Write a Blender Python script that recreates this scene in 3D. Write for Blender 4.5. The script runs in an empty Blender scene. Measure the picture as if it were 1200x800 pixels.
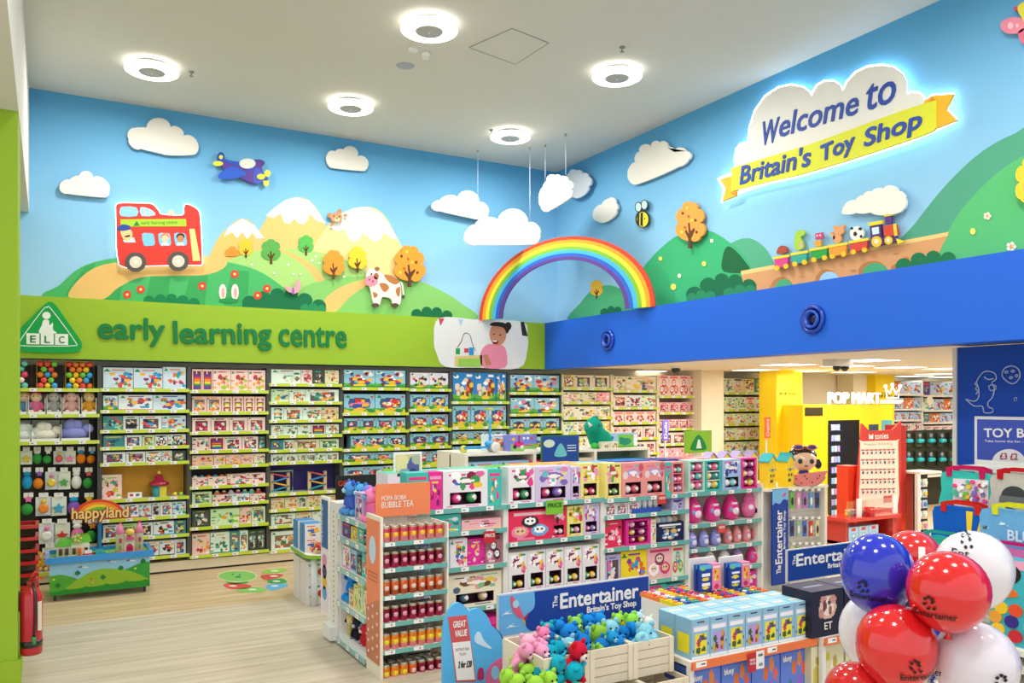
import bpy, math, random
from mathutils import Vector, Matrix
# ------------------------------------------------------------------ camera, light, exposure
SC = bpy.context.scene
COL = SC.collection
F, CX, HY, H = 966.0, 600.0, 469.0, 2.17
TH = math.atan2(543.0, F)
ST, CT = math.sin(TH), math.cos(TH)
PI = math.pi
cd = bpy.data.cameras.new('camera'); cam = bpy.data.objects.new('camera', cd); COL.objects.link(cam)
cam.location = (0, 0, H); cam.rotation_euler = (PI/2, 0, -TH)
cd.sensor_width = 36; cd.lens = F/1200*36; cd.shift_y = (HY-400)/1200; cd.clip_end = 200
SC.camera = cam
SC.view_settings.view_transform = 'Standard'; SC.view_settings.look = 'None'
SC.view_settings.gamma = 1; SC.view_settings.exposure = 0.12
W = bpy.data.worlds.new('shopfront_daylight'); SC.world = W; W.use_nodes = True
W.node_tree.nodes['Background'].inputs[0].default_value = (1.0, 0.98, 0.95, 1)
W.node_tree.nodes['Background'].inputs[1].default_value = 1.05
def area(name, loc, size, power, col=(1, .96, .9), rot=(0, 0, 0), sy=None, shape='DISK'):
    l = bpy.data.lights.new(name, 'AREA'); l.shape = shape; l.size = size; l.energy = power; l.color = col
    if sy: l.size_y = sy
    o = bpy.data.objects.new(name, l); COL.objects.link(o); o.location = loc; o.rotation_euler = rot
    return o
CEIL = 5.84          # tall hall ceiling
LOWC = 2.70          # lower ceiling beyond the blue fascia
YW, YF, XW, XF = 11.22, 11.11, 7.13, 6.84
LAMP_PX = [(178, 83), (411, 126), (503, 35), (598, 161), (723, 90)]
# ------------------------------------------------------------------ pixel rays -> points on real planes
def ray(x, y):
    d = (x-CX)/F
    return Vector((ST+CT*d, CT-ST*d, (HY-y)/F))
def onX(x, y, X): r = ray(x, y); t = X/r.x; return Vector((X, r.y*t, H+r.z*t))
def onY(x, y, Y): r = ray(x, y); t = Y/r.y; return Vector((r.x*t, Y, H+r.z*t))
def onZ(x, y, Z): r = ray(x, y); t = (Z-H)/r.z; return Vector((r.x*t, r.y*t, Z))
# ------------------------------------------------------------------ colours and materials
def S(h, a=1):
    if isinstance(h, tuple): return h
    o = []
    for i in (0, 2, 4):
        c = int(h[i:i+2], 16)/255
        o.append(c/12.92 if c < .04045 else ((c+.055)/1.055)**2.4)
    return (o[0], o[1], o[2], 1)
MATS = {}
def mat(name, rough=.5, spec=.5, metal=0, noise=.06, scale=6, bump=0, bscale=60, coat=0, fixed=None, trans=0, alpha=1, sss=0):
    if name in MATS: return MATS[name]
    m = bpy.data.materials.new(name); m.use_nodes = True; nt = m.node_tree; N = nt.nodes; L = nt.links
    b = N['Principled BSDF']; b.inputs['Roughness'].default_value = rough; b.inputs['Metallic'].default_value = metal
    b.inputs['Specular IOR Level'].default_value = spec; b.inputs['Coat Weight'].default_value = coat
    b.inputs['Transmission Weight'].default_value = trans; b.inputs['Alpha'].default_value = alpha
    tc = N.new('ShaderNodeTexCoord'); no = N.new('ShaderNodeTexNoise'); no.inputs['Scale'].default_value = scale
    L.new(tc.outputs['Object'], no.inputs['Vector'])
    rm = N.new('ShaderNodeMapRange'); rm.inputs[3].default_value = 1-noise; rm.inputs[4].default_value = 1+noise
    L.new(no.outputs['Fac'], rm.inputs[0])
    mx = N.new('ShaderNodeVectorMath'); mx.operation = 'SCALE'; L.new(rm.outputs[0], mx.inputs['Scale'])
    if fixed: mx.inputs[0].default_value = S(fixed)[:3]
    else:
        at = N.new('ShaderNodeAttribute'); at.attribute_name = 'Col'; L.new(at.outputs['Color'], mx.inputs[0])
    L.new(mx.outputs[0], b.inputs['Base Color'])
    if bump:
        n2 = N.new('ShaderNodeTexNoise'); n2.inputs['Scale'].default_value = bscale; L.new(tc.outputs['Object'], n2.inputs['Vector'])
        bp = N.new('ShaderNodeBump'); bp.inputs['Strength'].default_value = bump; bp.inputs['Distance'].default_value = .01
        L.new(n2.outputs['Fac'], bp.inputs['Height']); L.new(bp.outputs[0], b.inputs['Normal'])
    MATS[name] = m; return m
PRINT = mat('printed_card', .45, .35, noise=.03); GLOSS = mat('gloss_plastic', .18, .5, coat=.3, noise=.02)
CLOTH = mat('plush_cloth', .95, .1, noise=.12, scale=40, bump=.6, bscale=220); PAINT = mat('painted_metal', .4, .4, noise=.03)
WALLP = mat('wall_print', .75, .2, noise=.02, scale=2); BOARD = mat('foam_board', .55, .3, noise=.02)
TIN = mat('tin_metal', .25, .6, metal=.5, noise=.03); RUB = mat('latex_balloon', .13, .6, coat=.6, noise=.02, scale=3)
WOODM = mat('pale_wood', .6, .3, noise=.12, scale=9, bump=.2, bscale=30)
def emit(name, col, s):
    if name in MATS: return MATS[name]
    m = bpy.data.materials.new(name); m.use_nodes = True; nt = m.node_tree; b = nt.nodes['Principled BSDF']
    b.inputs['Base Color'].default_value = (.8, .8, .8, 1); b.inputs['Emission Color'].default_value = S(col); b.inputs['Emission Strength'].default_value = s
    MATS[name] = m; return m
CLEAR = mat('clear_plastic', .08, .5, fixed='ffffff', trans=1.0, alpha=.25, noise=0)
# ------------------------------------------------------------------ mesh builder (faces carry their own colour)
class MB:
    def __init__(s): s.v = []; s.f = []; s.c = []; s.s = []
    def face(s, pts, col, sm=False):
        n = len(s.v); s.v += [tuple(p) for p in pts]; s.f.append(tuple(range(n, n+len(pts)))); s.c.append(S(col)); s.s.append(sm); return s
    def box(s, x0, y0, z0, x1, y1, z1, col, top=None):
        n = len(s.v)
        s.v += [(x0,y0,z0),(x1,y0,z0),(x1,y1,z0),(x0,y1,z0),(x0,y0,z1),(x1,y0,z1),(x1,y1,z1),(x0,y1,z1)]
        for q, c in (((3,2,1,0),col),((4,5,6,7),top or col),((0,1,5,4),col),((1,2,6,5),col),((2,3,7,6),col),((3,0,4,7),col)):
            s.f.append(tuple(n+i for i in q)); s.c.append(S(c)); s.s.append(False)
        return s
    def rect(s, x0, z0, x1, z1, y, col): return s.face([(x0,y,z0),(x1,y,z0),(x1,y,z1),(x0,y,z1)], col)
    def pan(s, p2, y, col):
        a = sum(p2[i][0]*p2[(i+1)%len(p2)][1]-p2[(i+1)%len(p2)][0]*p2[i][1] for i in range(len(p2)))
        if a < 0: p2 = p2[::-1]
        return s.face([(p[0], y, p[1]) for p in p2], col)
    def ell(s, cx, cz, rx, rz, y, col, n=10, rot=0):
        c, d = math.cos(rot), math.sin(rot)
        return s.pan([(cx+rx*math.cos(2*PI*i/n)*c-rz*math.sin(2*PI*i/n)*d, cz+rx*math.cos(2*PI*i/n)*d+rz*math.sin(2*PI*i/n)*c) for i in range(n)], y, col)
    def prism(s, p2, y0, y1, col, side=None):
        a = sum(p2[i][0]*p2[(i+1)%len(p2)][1]-p2[(i+1)%len(p2)][0]*p2[i][1] for i in range(len(p2)))
        if a < 0: p2 = p2[::-1]
        n = len(s.v); k = len(p2)
        s.v += [(p[0], y0, p[1]) for p in p2]+[(p[0], y1, p[1]) for p in p2]
        s.f.append(tuple(range(n, n+k))); s.c.append(S(col)); s.s.append(False)
        s.f.append(tuple(range(n+2*k-1, n+k-1, -1))); s.c.append(S(side or col)); s.s.append(False)
        for i in range(k):
            j = (i+1) % k; s.f.append((n+i, n+k+i, n+k+j, n+j)); s.c.append(S(side or col)); s.s.append(False)
        return s
    def sph(s, c, r, col, n=10, m=6, rot=0, tilt=0):
        if not isinstance(r, tuple): r = (r, r, r)
        k = len(s.v); ca, sa = math.cos(rot), math.sin(rot); ct, st = math.cos(tilt), math.sin(tilt)
        for j in range(m+1):
            ph = PI*j/m
            for i in range(n):
                x = r[0]*math.sin(ph)*math.cos(2*PI*i/n); y = r[1]*math.sin(ph)*math.sin(2*PI*i/n); z = r[2]*math.cos(ph)
                x, z = x*ct-z*st, x*st+z*ct
                s.v.append((c[0]+x*ca-y*sa, c[1]+x*sa+y*ca, c[2]+z))
        for j in range(m):
            for i in range(n):
                a, b = k+j*n+i, k+j*n+(i+1) % n
                s.f.append((a, a+n, b+n, b) if 0 < j < m-1 else ((a, a+n, b+n) if j == 0 else (a, a+n, b))); s.c.append(S(col)); s.s.append(True)
        return s
    def lathe(s, prof, col, n=14, c=(0, 0, 0), sm=True):
        k = len(s.v)
        for r, z in prof:
            for i in range(n): s.v.append((c[0]+r*math.cos(2*PI*i/n), c[1]+r*math.sin(2*PI*i/n), c[2]+z))
        for j in range(len(prof)-1):
            cc = col[j] if isinstance(col, list) else col
            for i in range(n):
                a, b = k+j*n+i, k+j*n+(i+1) % n
                s.f.append((a, b, b+n, a+n)); s.c.append(S(cc)); s.s.append(sm)
        s.f.append(tuple(k+(n-1-i) for i in range(n))); s.c.append(S(col[0] if isinstance(col, list) else col)); s.s.append(False)
        s.f.append(tuple(k+(len(prof)-1)*n+i for i in range(n))); s.c.append(S(col[-1] if isinstance(col, list) else col)); s.s.append(False)
        return s
    def tube(s, pts, r, col, n=6, closed=False):
        k = len(s.v); P = [Vector(p) for p in pts]; m = len(P); up = Vector((.13, .21, .97))
        for i, p in enumerate(P):
            t = (P[(i+1) % m]-P[i-1]) if closed else (P[min(i+1, m-1)]-P[max(i-1, 0)])
            t.normalize(); u = up.cross(t)
            if u.length < .1: u = Vector((1, 0, 0)).cross(t)
            u.normalize(); w = t.cross(u)
            for j in range(n):
                a = 2*PI*j/n; s.v.append(tuple(p+u*(r*math.cos(a))+w*(r*math.sin(a))))
        for i in range(m if closed else m-1):
            for j in range(n):
                a, b = k+i*n+j, k+i*n+(j+1) % n; c, d = k+((i+1) % m)*n+j, k+((i+1) % m)*n+(j+1) % n
                s.f.append((a, b, d, c)); s.c.append(S(col)); s.s.append(True)
        if not closed:
            s.f.append(tuple(k+n-1-j for j in range(n))); s.c.append(S(col)); s.s.append(False)
            s.f.append(tuple(k+(m-1)*n+j for j in range(n))); s.c.append(S(col)); s.s.append(False)
        return s
    def add(s, o, dx=0, dy=0, dz=0):
        n = len(s.v); s.v += [(a+dx, b+dy, c+dz) for a, b, c in o.v]; s.f += [tuple(n+i for i in f) for f in o.f]; s.c += o.c; s.s += o.s; return s
    def mesh(s, name, m):
        me = bpy.data.meshes.new(name); me.from_pydata(s.v, [], s.f)
        ca = me.color_attributes.new('Col', 'FLOAT_COLOR', 'CORNER'); buf = []
        for f, c in zip(s.f, s.c): buf += list(c)*len(f)
        ca.data.foreach_set('color', buf); me.polygons.foreach_set('use_smooth', s.s); me.materials.append(m); me.update()
        return me
    def obj(s, name, m=None, parent=None, loc=(0, 0, 0), rz=0, **kw):
        return link(name, s.mesh(name, m or PRINT), parent, loc, rz, **kw)
def link(name, me, parent=None, loc=(0, 0, 0), rz=0, label=None, cat=None, group=None, kind=None, rot=None):
    o = bpy.data.objects.new(name, me); COL.objects.link(o); o.parent = parent; o.location = loc
    o.rotation_euler = rot or (0, 0, rz)
    if label: o['label'] = label
    if cat: o['category'] = cat
    if group: o['group'] = group
    if kind: o['kind'] = kind
    return o
def thing(name, label, cat, loc=(0, 0, 0), rz=0, group=None, rot=None): return link(name, None, None, loc, rz, label, cat, group, rot=rot)
def dup(root, loc, rz=None, label=None, group=None, rot=None):
    r = root.copy(); COL.objects.link(r); r.location = loc
    if rz is not None: r.rotation_euler = (0, 0, rz)
    if rot: r.rotation_euler = rot
    if label: r['label'] = label
    if group: r['group'] = group
    for ch in root.children:
        c = ch.copy(); COL.objects.link(c); c.parent = r
        for g in ch.children:
            d = g.copy(); COL.objects.link(d); d.parent = c
    return r
def struct(name, mb, m, parent=None): return mb.obj(name, m, parent, kind=None if parent else 'structure')
# ------------------------------------------------------------------ outlines
def smooth(p, n=4, closed=True):
    o = []; k = len(p)
    for i in range(k if closed else k-1):
        g = (lambda j: p[j % k]) if closed else (lambda j: p[max(0, min(k-1, j))])
        a, b, c, d = g(i-1), g(i), g(i+1), g(i+2)
        for t in range(n):
            t /= n; o.append(tuple(.5*((2*b[q])+(c[q]-a[q])*t+(2*a[q]-5*b[q]+4*c[q]-d[q])*t*t+(3*b[q]-a[q]-3*c[q]+d[q])*t**3) for q in (0, 1)))
    if not closed: o.append(p[-1])
    return o
def scal(p, n=6):
    """outline from (x, y, bulge) cusps: each edge to the next point is an arc bulging outwards (bulge 1 = semicircle), clockwise on screen"""
    o = []; k = len(p)
    for i in range(k):
        a, b = p[i], p[(i+1) % k]; bu = a[2] if len(a) > 2 else 0
        ax, ay, bx, by = a[0], a[1], b[0], b[1]
        o.append((ax, ay))
        if bu:
            mx, my = (ax+bx)/2, (ay+by)/2; hx, hy = (bx-ax)/2, (by-ay)/2; nx, ny = hy, -hx
            for j in range(1, n):
                t = PI*j/n; o.append((mx-hx*math.cos(t)+nx*bu*math.sin(t), my-hy*math.cos(t)+ny*bu*math.sin(t)))
    return o
def circ(cx, cy, rx, ry=None, n=14, a0=0, a1=2*PI):
    ry = ry or rx; full = abs(a1-a0-2*PI) < 1e-6; m = n if full else n+1
    return [(cx+rx*math.cos(a0+(a1-a0)*i/n), cy+ry*math.sin(a0+(a1-a0)*i/n)) for i in range(m)]
class Plane:
    """vertical plane through P, local x runs along angle a; local -y faces the viewer"""
    def __init__(s, P, a): s.P = Vector((P[0], P[1], 0)); s.a = a; s.u = Vector((math.cos(a), math.sin(a), 0)); s.n = Vector((-math.sin(a), math.cos(a), 0))
    def L(s, x, y, off=0):
        r = ray(x, y); t = (s.P.dot(s.n)+off)/r.dot(s.n); q = r*t+Vector((0, 0, H))
        return ((q-s.P).dot(s.u), q.z)
    def w(s, u, z, off=0): q = s.P+s.u*u+s.n*off; return Vector((q.x, q.y, z))
class Art:
    """a thing cut out flat and standing on a vertical plane, outlines given where the photograph shows them"""
    def __init__(s, pl, c, name=None, label=None, cat=None, group=None, off=0, parent=None):
        s.pl = pl; s.off = off; s.o = pl.L(c[0], c[1], off); s.root = parent
        if name: s.root = thing(name, label, cat, pl.w(s.o[0], s.o[1], off), pl.a, group)
        s.par0 = parent
    def q(s, pts, t=0): return [(a-s.o[0], b-s.o[1]) for a, b in (s.pl.L(x, y, s.off+t) for x, y in pts)]
    def p(s, name, shapes, t0, t1, m=None, parent=None, label=None, side=None):
        mb = MB()
        for k, (pts, col) in enumerate(shapes): mb.prism(s.q(pts, t0), t0-.0008*k, t1, col, side)
        par = parent or s.root; o = mb.obj(name, m or BOARD, par)
        if par is None: o.location = s.pl.w(s.o[0], s.o[1], s.off); o.rotation_euler = (0, 0, s.pl.a)
        if label: o['label'] = label
        return o
TXT = {}
def text_mesh(st, ex=.0, bold=.0, shear=0):
    k = (st, bold, shear)
    if k in TXT: return TXT[k]
    c = bpy.data.curves.new('t', 'FONT'); c.body = st; c.resolution_u = 3; c.shear = shear; c.fill_mode = 'FRONT'
    o = bpy.data.objects.new('t', c); COL.objects.link(o); dg = bpy.context.evaluated_depsgraph_get(); dg.update()
    me = o.evaluated_get(dg).to_mesh()
    v = [(p.co.x, p.co.y) for p in me.vertices]; f = [tuple(p.vertices) for p in me.polygons]
    o.evaluated_get(dg).to_mesh_clear(); bpy.data.objects.remove(o)
    x0 = min(p[0] for p in v); x1 = max(p[0] for p in v); y0 = min(p[1] for p in v); y1 = max(p[1] for p in v)
    v = [((p[0]-x0)/(x1-x0), (p[1]-y0)/(y1-y0)) for p in v]
    TXT[k] = (v, f, (x1-x0)/(y1-y0)); return TXT[k]
def text(mb, st, x, z, h, col, y=-.002, w=None, bold=.0, ang=0, t=0, shear=0, vert=False):
    """lay the word into mb at (x, z) lower-left, h high (w wide), facing -y; bold strokes are thickened by overlaid strokes"""
    v, f, asp = text_mesh(st, 0, 0, shear); w = w or h*asp; ca, sa = math.cos(ang), math.sin(ang); s = bold*h*.9
    for i, (sx, sz) in enumerate(((0, 0),) if not bold else ((0, 0), (s, 0), (-s, 0), (0, s), (0, -s), (s*.7, s*.7), (-s*.7, -s*.7), (-s*.7, s*.7), (s*.7, -s*.7))):
        n = len(mb.v); P = [(x+(p[0]*w+sx)*ca-(p[1]*h+sz)*sa, z+(p[0]*w+sx)*sa+(p[1]*h+sz)*ca) for p in v]
        yy = y-.00025*i; mb.v += [(a, yy, b) for a, b in P]; mb.f += [tuple(n+k for k in q) for q in f]; mb.c += [S(col)]*len(f); mb.s += [False]*len(f)
        if t:
            cnt = {}
            for q in f:
                for k in range(len(q)):
                    a, b = q[k], q[(k+1) % len(q)]
                    if (b, a) in cnt: del cnt[(b, a)]
                    else: cnt[(a, b)] = 1
            m = len(mb.v); mb.v += [(a, y+t, b) for a, b in P]
            for a, b in cnt: mb.f.append((n+b, n+a, m+a, m+b)); mb.c.append(S(col)); mb.s.append(False)
def art_text(A, name, st, lb, rb, hp, col, t0, bold=0, t=0, shear=0, m=None):
    """word on an Art's plane: lower-left pixel lb, lower-right pixel rb, height hp pixels at the left"""
    a = A.q([lb, rb, (lb[0], lb[1]-hp)], t0); mb = MB(); dx, dz = a[1][0]-a[0][0], a[1][1]-a[0][1]
    text(mb, st, a[0][0], a[0][1], a[2][1]-a[0][1], col, t0, math.hypot(dx, dz), bold, math.atan2(dz, dx), t, shear)
    return mb.obj(name, m or BOARD, A.root)
BACK = Plane((0, YW, 0), 0); BAND = Plane((0, YF, 0), 0); SIDE = Plane((XW, 0, 0), -PI/2); SFAS = Plane((XF, 0, 0), -PI/2)
# ------------------------------------------------------------------ setting
def wallmat(name, bot, top, z0, z1):
    m = mat(name, .8, .2, fixed=bot, noise=.015, scale=1.5); nt = m.node_tree; N = nt.nodes; L = nt.links
    g = N.new('ShaderNodeNewGeometry'); sx = N.new('ShaderNodeSeparateXYZ'); L.new(g.outputs['Position'], sx.inputs[0])
    r = N.new('ShaderNodeMapRange'); r.inputs[1].default_value = z0; r.inputs[2].default_value = z1; L.new(sx.outputs['Z'], r.inputs[0])
    x = N.new('ShaderNodeMix'); x.data_type = 'RGBA'; x.inputs[6].default_value = S(bot); x.inputs[7].default_value = S(top); L.new(r.outputs[0], x.inputs[0])
    L.new(x.outputs[2], N['Principled BSDF'].inputs['Base Color']); return m
SKYW = wallmat('printed_sky_wallpaper', 'a3d2ee', '5cabdd', 3.4, CEIL)      # the wallpaper's printed sky deepens towards the top
def floormat():
    m = mat('vinyl_plank_floor', .33, .4, fixed='cfc2ab', noise=.05, scale=1); nt = m.node_tree; N = nt.nodes; L = nt.links
    tc = N['Texture Coordinate']; mp = N.new('ShaderNodeMapping'); mp.inputs['Scale'].default_value = (.5, 9, 1); L.new(tc.outputs['Object'], mp.inputs[0])
    n = N.new('ShaderNodeTexNoise'); n.inputs['Scale'].default_value = 1.6; n.inputs['Detail'].default_value = 6; L.new(mp.outputs[0], n.inputs['Vector'])
    sx = N.new('ShaderNodeSeparateXYZ'); L.new(tc.outputs['Object'], sx.inputs[0])
    r = N.new('ShaderNodeMapRange'); r.inputs[1].default_value = 9.0; r.inputs[2].default_value = 9.15; L.new(sx.outputs['Y'], r.inputs[0])
    ra = N.new('ShaderNodeValToRGB'); ra.color_ramp.elements[0].color = S('bdb29e'); ra.color_ramp.elements[1].color = S('d6cbb8'); L.new(n.outputs['Fac'], ra.inputs[0])
    rb = N.new('ShaderNodeValToRGB'); rb.color_ramp.elements[0].color = S('c0a47c'); rb.color_ramp.elements[1].color = S('dcc6a2'); L.new(n.outputs['Fac'], rb.inputs[0])
    for q in (ra, rb): q.color_ramp.elements[0].position = .35; q.color_ramp.elements[1].position = .68
    x = N.new('ShaderNodeMix'); x.data_type = 'RGBA'; L.new(r.outputs[0], x.inputs[0]); L.new(ra.outputs[0], x.inputs[6]); L.new(rb.outputs[0], x.inputs[7])
    L.new(x.outputs[2], N['Principled BSDF'].inputs['Base Color']); return m
struct('floor', MB().box(-6, -4, -.1, 24, 16, 0, 'cccccc'), floormat())
WHITE = mat('white_plaster', .9, .2, fixed='dcdbd3', noise=.02); CREAM = mat('cream_plaster', .85, .2, fixed='eadfc4', noise=.02)
CEILM = mat('ceiling_plaster', .9, .2, fixed='dbdad2', noise=.02)
LIME = mat('lime_paint', .55, .3, fixed='95ba2c', noise=.02); BLUE = mat('fascia_blue', .5, .3, fixed='1f63d6', noise=.02)
NAVY = mat('navy_paint', .55, .3, fixed='0c47b4', noise=.03)
struct('ceiling', MB().box(-6, -2, CEIL, XW+.3, YW+.4, CEIL+.15, 'cccccc'), CEILM)
wall_back = struct('wall_back', MB().box(-3, YW, 2.663, XW+.2, YW+.4, CEIL, 'cccccc'), SKYW)
wall_right = struct('wall_right', MB().box(XW, -2, 2.72, XW+.3, YW+.4, CEIL, 'cccccc'), SKYW)
struct('wall_lower', MB().box(-3, 11.62, 0, 24, 11.8, 2.75, 'cccccc'), CREAM)
fascia = struct('trim_1', MB().box(-3, YF, 2.663, XF+.0, YW, 3.39, 'cccccc'), LIME)
fascia2 = struct('trim_2', MB().box(XF, -2, 2.663, XW, YF, 3.39, 'cccccc'), BLUE)
struct('ceiling_lower', MB().box(XF+.02, -2, LOWC, 24, 11.7, LOWC+.1, 'cccccc'), mat('low_ceiling_plaster', .9, .2, fixed='e6dfcf', noise=.02))
struct('wall_end', MB().box(23.8, -2, 0, 24, 11.8, LOWC, 'cccccc'), CREAM)
SOF = 4.38
struct('wall_left', MB().box(-3, 3.5, SOF, -.2, YW, CEIL, 'cccccc'), WHITE).rotation_euler = (0, 0, 0)
pil = MB().box(-3, 7.35, 0, -.205, 7.9, SOF, 'cccccc')
struct('wall_pillar', pil, LIME); struct('baseboard_pillar', MB().box(-3, 7.33, 0, -.185, 7.92, .19, 'cccccc'), LIME)
# dark blue bag wall
struct('wall_bags', MB().box(7.65, -1, 0, 7.85, 4.83, LOWC-.02, 'cccccc'), NAVY)
struct('trim_3', MB().box(7.63, 4.83, 0, 7.87, 4.87, LOWC-.02, 'cccccc'), WHITE)
# columns under the low ceiling
def column(name, x0, x1, Y, m, dep=.4, yt=None):
    a = onY(x0, 469, Y).x; b = onY(x1, 469, Y).x
    return struct(name, MB().box(a, Y, 0, b, Y+dep, LOWC, 'cccccc'), m)
YEL = mat('yellow_paint', .5, .3, fixed='f3d21c', noise=.02)
column('wall_column', 822, 848, 10.95, CREAM, .6)
yc = column('trim_4', 910, 940, 10.2, YEL); yc2 = column('trim_5', 1026, 1048, 11.0, YEL)
column('trim_6', 1000, 1024, 11.2, CREAM)
for Y, x0, x1, nm in ((10.2, 910, 940, 0), (11.0, 1026, 1048, 1)):
    A = Art(Plane((0, Y-.004, 0), 0), (x0, 480), parent=(yc, yc2)[nm]); pr = A.pl.w(*A.o); mb = MB()
    w = onY(x1, 469, Y).x-onY(x0, 469, Y).x
    text(mb, 'HERO SHOP', w*.2, .32, .035, '2a2208', 0, w*.6); text(mb, 'POP MART', w*.12, .245, .06, '2a2208', 0, w*.76, .02)
    if not nm:                                                     # plain line drawing, no known figure
        for cx, cz, rr in ((.5, -.45, .2), (.5, -.86, .16)):
            for i in range(16):
                a0, a1 = 2*PI*i/16, 2*PI*(i+1)/16
                mb.tube([(w*(cx+rr*1.3*math.cos(a0)), 0, cz+w*rr*1.3*math.sin(a0)), (w*(cx+rr*1.3*math.cos(a1)), 0, cz+w*rr*1.3*math.sin(a1))], .004, '3a3208', 3)
    o = mb.obj('lettering', PRINT, (yc, yc2)[nm]); o.location = pr
# printed mural on the back wall: every field is a thin sheet of its own
def field(pl, par, name, pts, col, k, lab=None):
    A = Art(pl, pts[0], off=-.0008*k-.002); A.root = None
    mb = MB()
    if isinstance(pts[0][0], tuple): raise ValueError
    mb.prism(A.q(pts, 0), 0, .0015, col); o = mb.obj(name, WALLP, par, A.pl.w(A.o[0], A.o[1], A.off), pl.a)
    if lab: o['label'] = lab
    return o
BK = lambda n, p, c, k, lab=None: field(BACK, wall_back, n, p, c, k, lab)
G1, G2, G3, G4, G5 = '4fb56a', '3ea45c', '8cc872', '7fbd62', 'a3d082'
yb = lambda x: 345.3+.0536*(x-22.5)+1.5       # where the lime band hides the mural
sn = 'f1eee6'
BK('hill', smooth([(232, yb(232)), (250, 290), (268, 266), (284, 256), (300, 266), (316, 300), (330, yb(330))]), 'd8bd6e', 1)
BK('hill', smooth([(285, 362), (292, 300), (312, 256), (330, 238), (348, 231), (366, 238), (384, 268), (398, 310), (404, 368)]), 'd9bd74', 2)
BK('hill', smooth([(345, 370), (352, 320), (380, 270), (400, 250), (430, 242), (450, 252), (466, 280), (480, 310), (492, 372)]), 'e2d492', 3)
BK('snow_cap', [(262, 277), (268, 266), (284, 256), (298, 264), (310, 279)]+[(300, 279), (296, 272), (290, 280), (284, 272), (278, 279), (272, 272)], sn, 4)
BK('snow_cap', [(311, 253), (322, 243), (335, 234), (348, 231), (362, 235), (374, 250), (382, 262), (370, 258), (363, 250), (361, 258), (355, 263), (349, 261), (345, 256), (340, 262), (333, 261), (329, 250), (321, 255)], sn, 5)
BK('snow_cap', [(385, 266), (398, 252), (414, 244), (430, 242), (446, 250), (456, 263), (467, 281), (458, 279), (450, 272), (447, 280), (438, 283), (431, 277), (425, 273), (421, 281), (413, 283), (407, 276), (404, 268), (396, 271)], sn, 6)
BK('meadow', smooth([(240, 350), (255, 315), (285, 298), (320, 291), (360, 293), (400, 302), (430, 320), (450, 345), (455, 375), (300, 372)]), 'a5d07a', 7)
BK('path', smooth([(325, 292), (332, 292), (350, 300), (368, 312), (381, 329), (383, 345), (375, 345), (370, 328), (352, 308)]), 'e5b86f', 8)
BK('meadow', smooth([(340, 375), (352, 340), (380, 328), (410, 324), (450, 324), (490, 329), (520, 342), (540, 355), (556, 374), (450, 378)]), '86c56d', 9)
BK('path', smooth([(374, 366), (381, 350), (400, 336), (428, 327), (436, 330), (412, 346), (392, 366)]), 'e8bd74', 10)
BK('meadow', smooth([(57, yb(57)), (70, 334), (95, 313), (130, 303), (180, 300), (230, 302), (262, 306), (300, 316), (330, 335), (346, 352), (352, 364), (200, 358)]), '4db469', 11)
for a in ((118, 350, 130, 312, 148, 306, 140, 352), (170, 354, 178, 318, 200, 322, 196, 356), (214, 357, 224, 318, 244, 318, 240, 358), (262, 358, 272, 316, 292, 318, 290, 360), (75, 346, 100, 312, 112, 308, 96, 347)):
    BK('field_stripe', [(a[i], a[i+1]) for i in (0, 2, 4, 6)], '3fa35d', 12)
BK('path', smooth([(80, 347), (92, 328), (115, 312), (150, 306), (200, 305), (236, 300), (264, 304), (262, 314), (240, 322), (200, 323), (165, 325), (140, 336), (122, 350), (100, 350)]), 'e9bd73', 13)
def bush(pl, par, x0, x1, y0, hgt, k, col='1f7a4d', nb=5, sl=.0536):
    pts = []
    for i in range(nb+1):
        t = i/nb; pts.append((x0+(x1-x0)*t, y0+sl*(x1-x0)*t-hgt*math.sin(PI*min(max(t, .08), .92))*.75, .9 if i < nb else 0))
    pts += [(x1, y0+sl*(x1-x0)+1), (x0, y0+1)]
    return field(pl, par, 'bush', scal(pts), col, k)
bush(BACK, wall_back, 168, 234, yb(168), 9, 14, '1f7f50'); bush(BACK, wall_back, 284, 382, yb(284), 26, 14, '1b7048', 6); bush(BACK, wall_back, 352, 382, yb(352), 9, 15, '2c8c5c', 3)
bush(BACK, wall_back, 482, 530, yb(482), 12, 14, '1b6b45', 4)
def tree(pl, par, x, y, w, h, col, k, tc='5c3b1e'):
    f = scal([(x-w*.42, y-h*.25, .55), (x-w*.45, y-h*.6, .7), (x-w*.25, y-h*.93, .6), (x+w*.25, y-h*.93, .7), (x+w*.45, y-h*.6, .55), (x+w*.42, y-h*.25, .5), (x+w*.1, y-h*.18, .3)])
    a = field(pl, par, 'tree_crown', f, col, k)
    t = [(x-w*.06, y), (x-w*.05, y-h*.2), (x-w*.22, y-h*.38), (x-w*.18, y-h*.42), (x-w*.04, y-h*.3), (x-w*.05, y-h*.52), (x+w*.04, y-h*.52), (x+w*.04, y-h*.34), (x+w*.2, y-h*.46), (x+w*.24, y-h*.42), (x+w*.07, y-h*.2), (x+w*.09, y)]
    field(pl, par, 'tree_trunk', t, tc, k+1)
tree(BACK, wall_back, 317.5, 309, 20, 28, '5aa650', 16); tree(BACK, wall_back, 358.5, 299, 16, 23, '57b456', 16)
tree(BACK, wall_back, 288, 302, 15, 21, 'f0c03a', 16); BK('bush', scal([(266, 300, .7), (268, 292, .8), (277, 292, .8), (278, 300, 0)]), 'ee9239', 16)
rnd = random.Random(4)
fl = MB()
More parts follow.
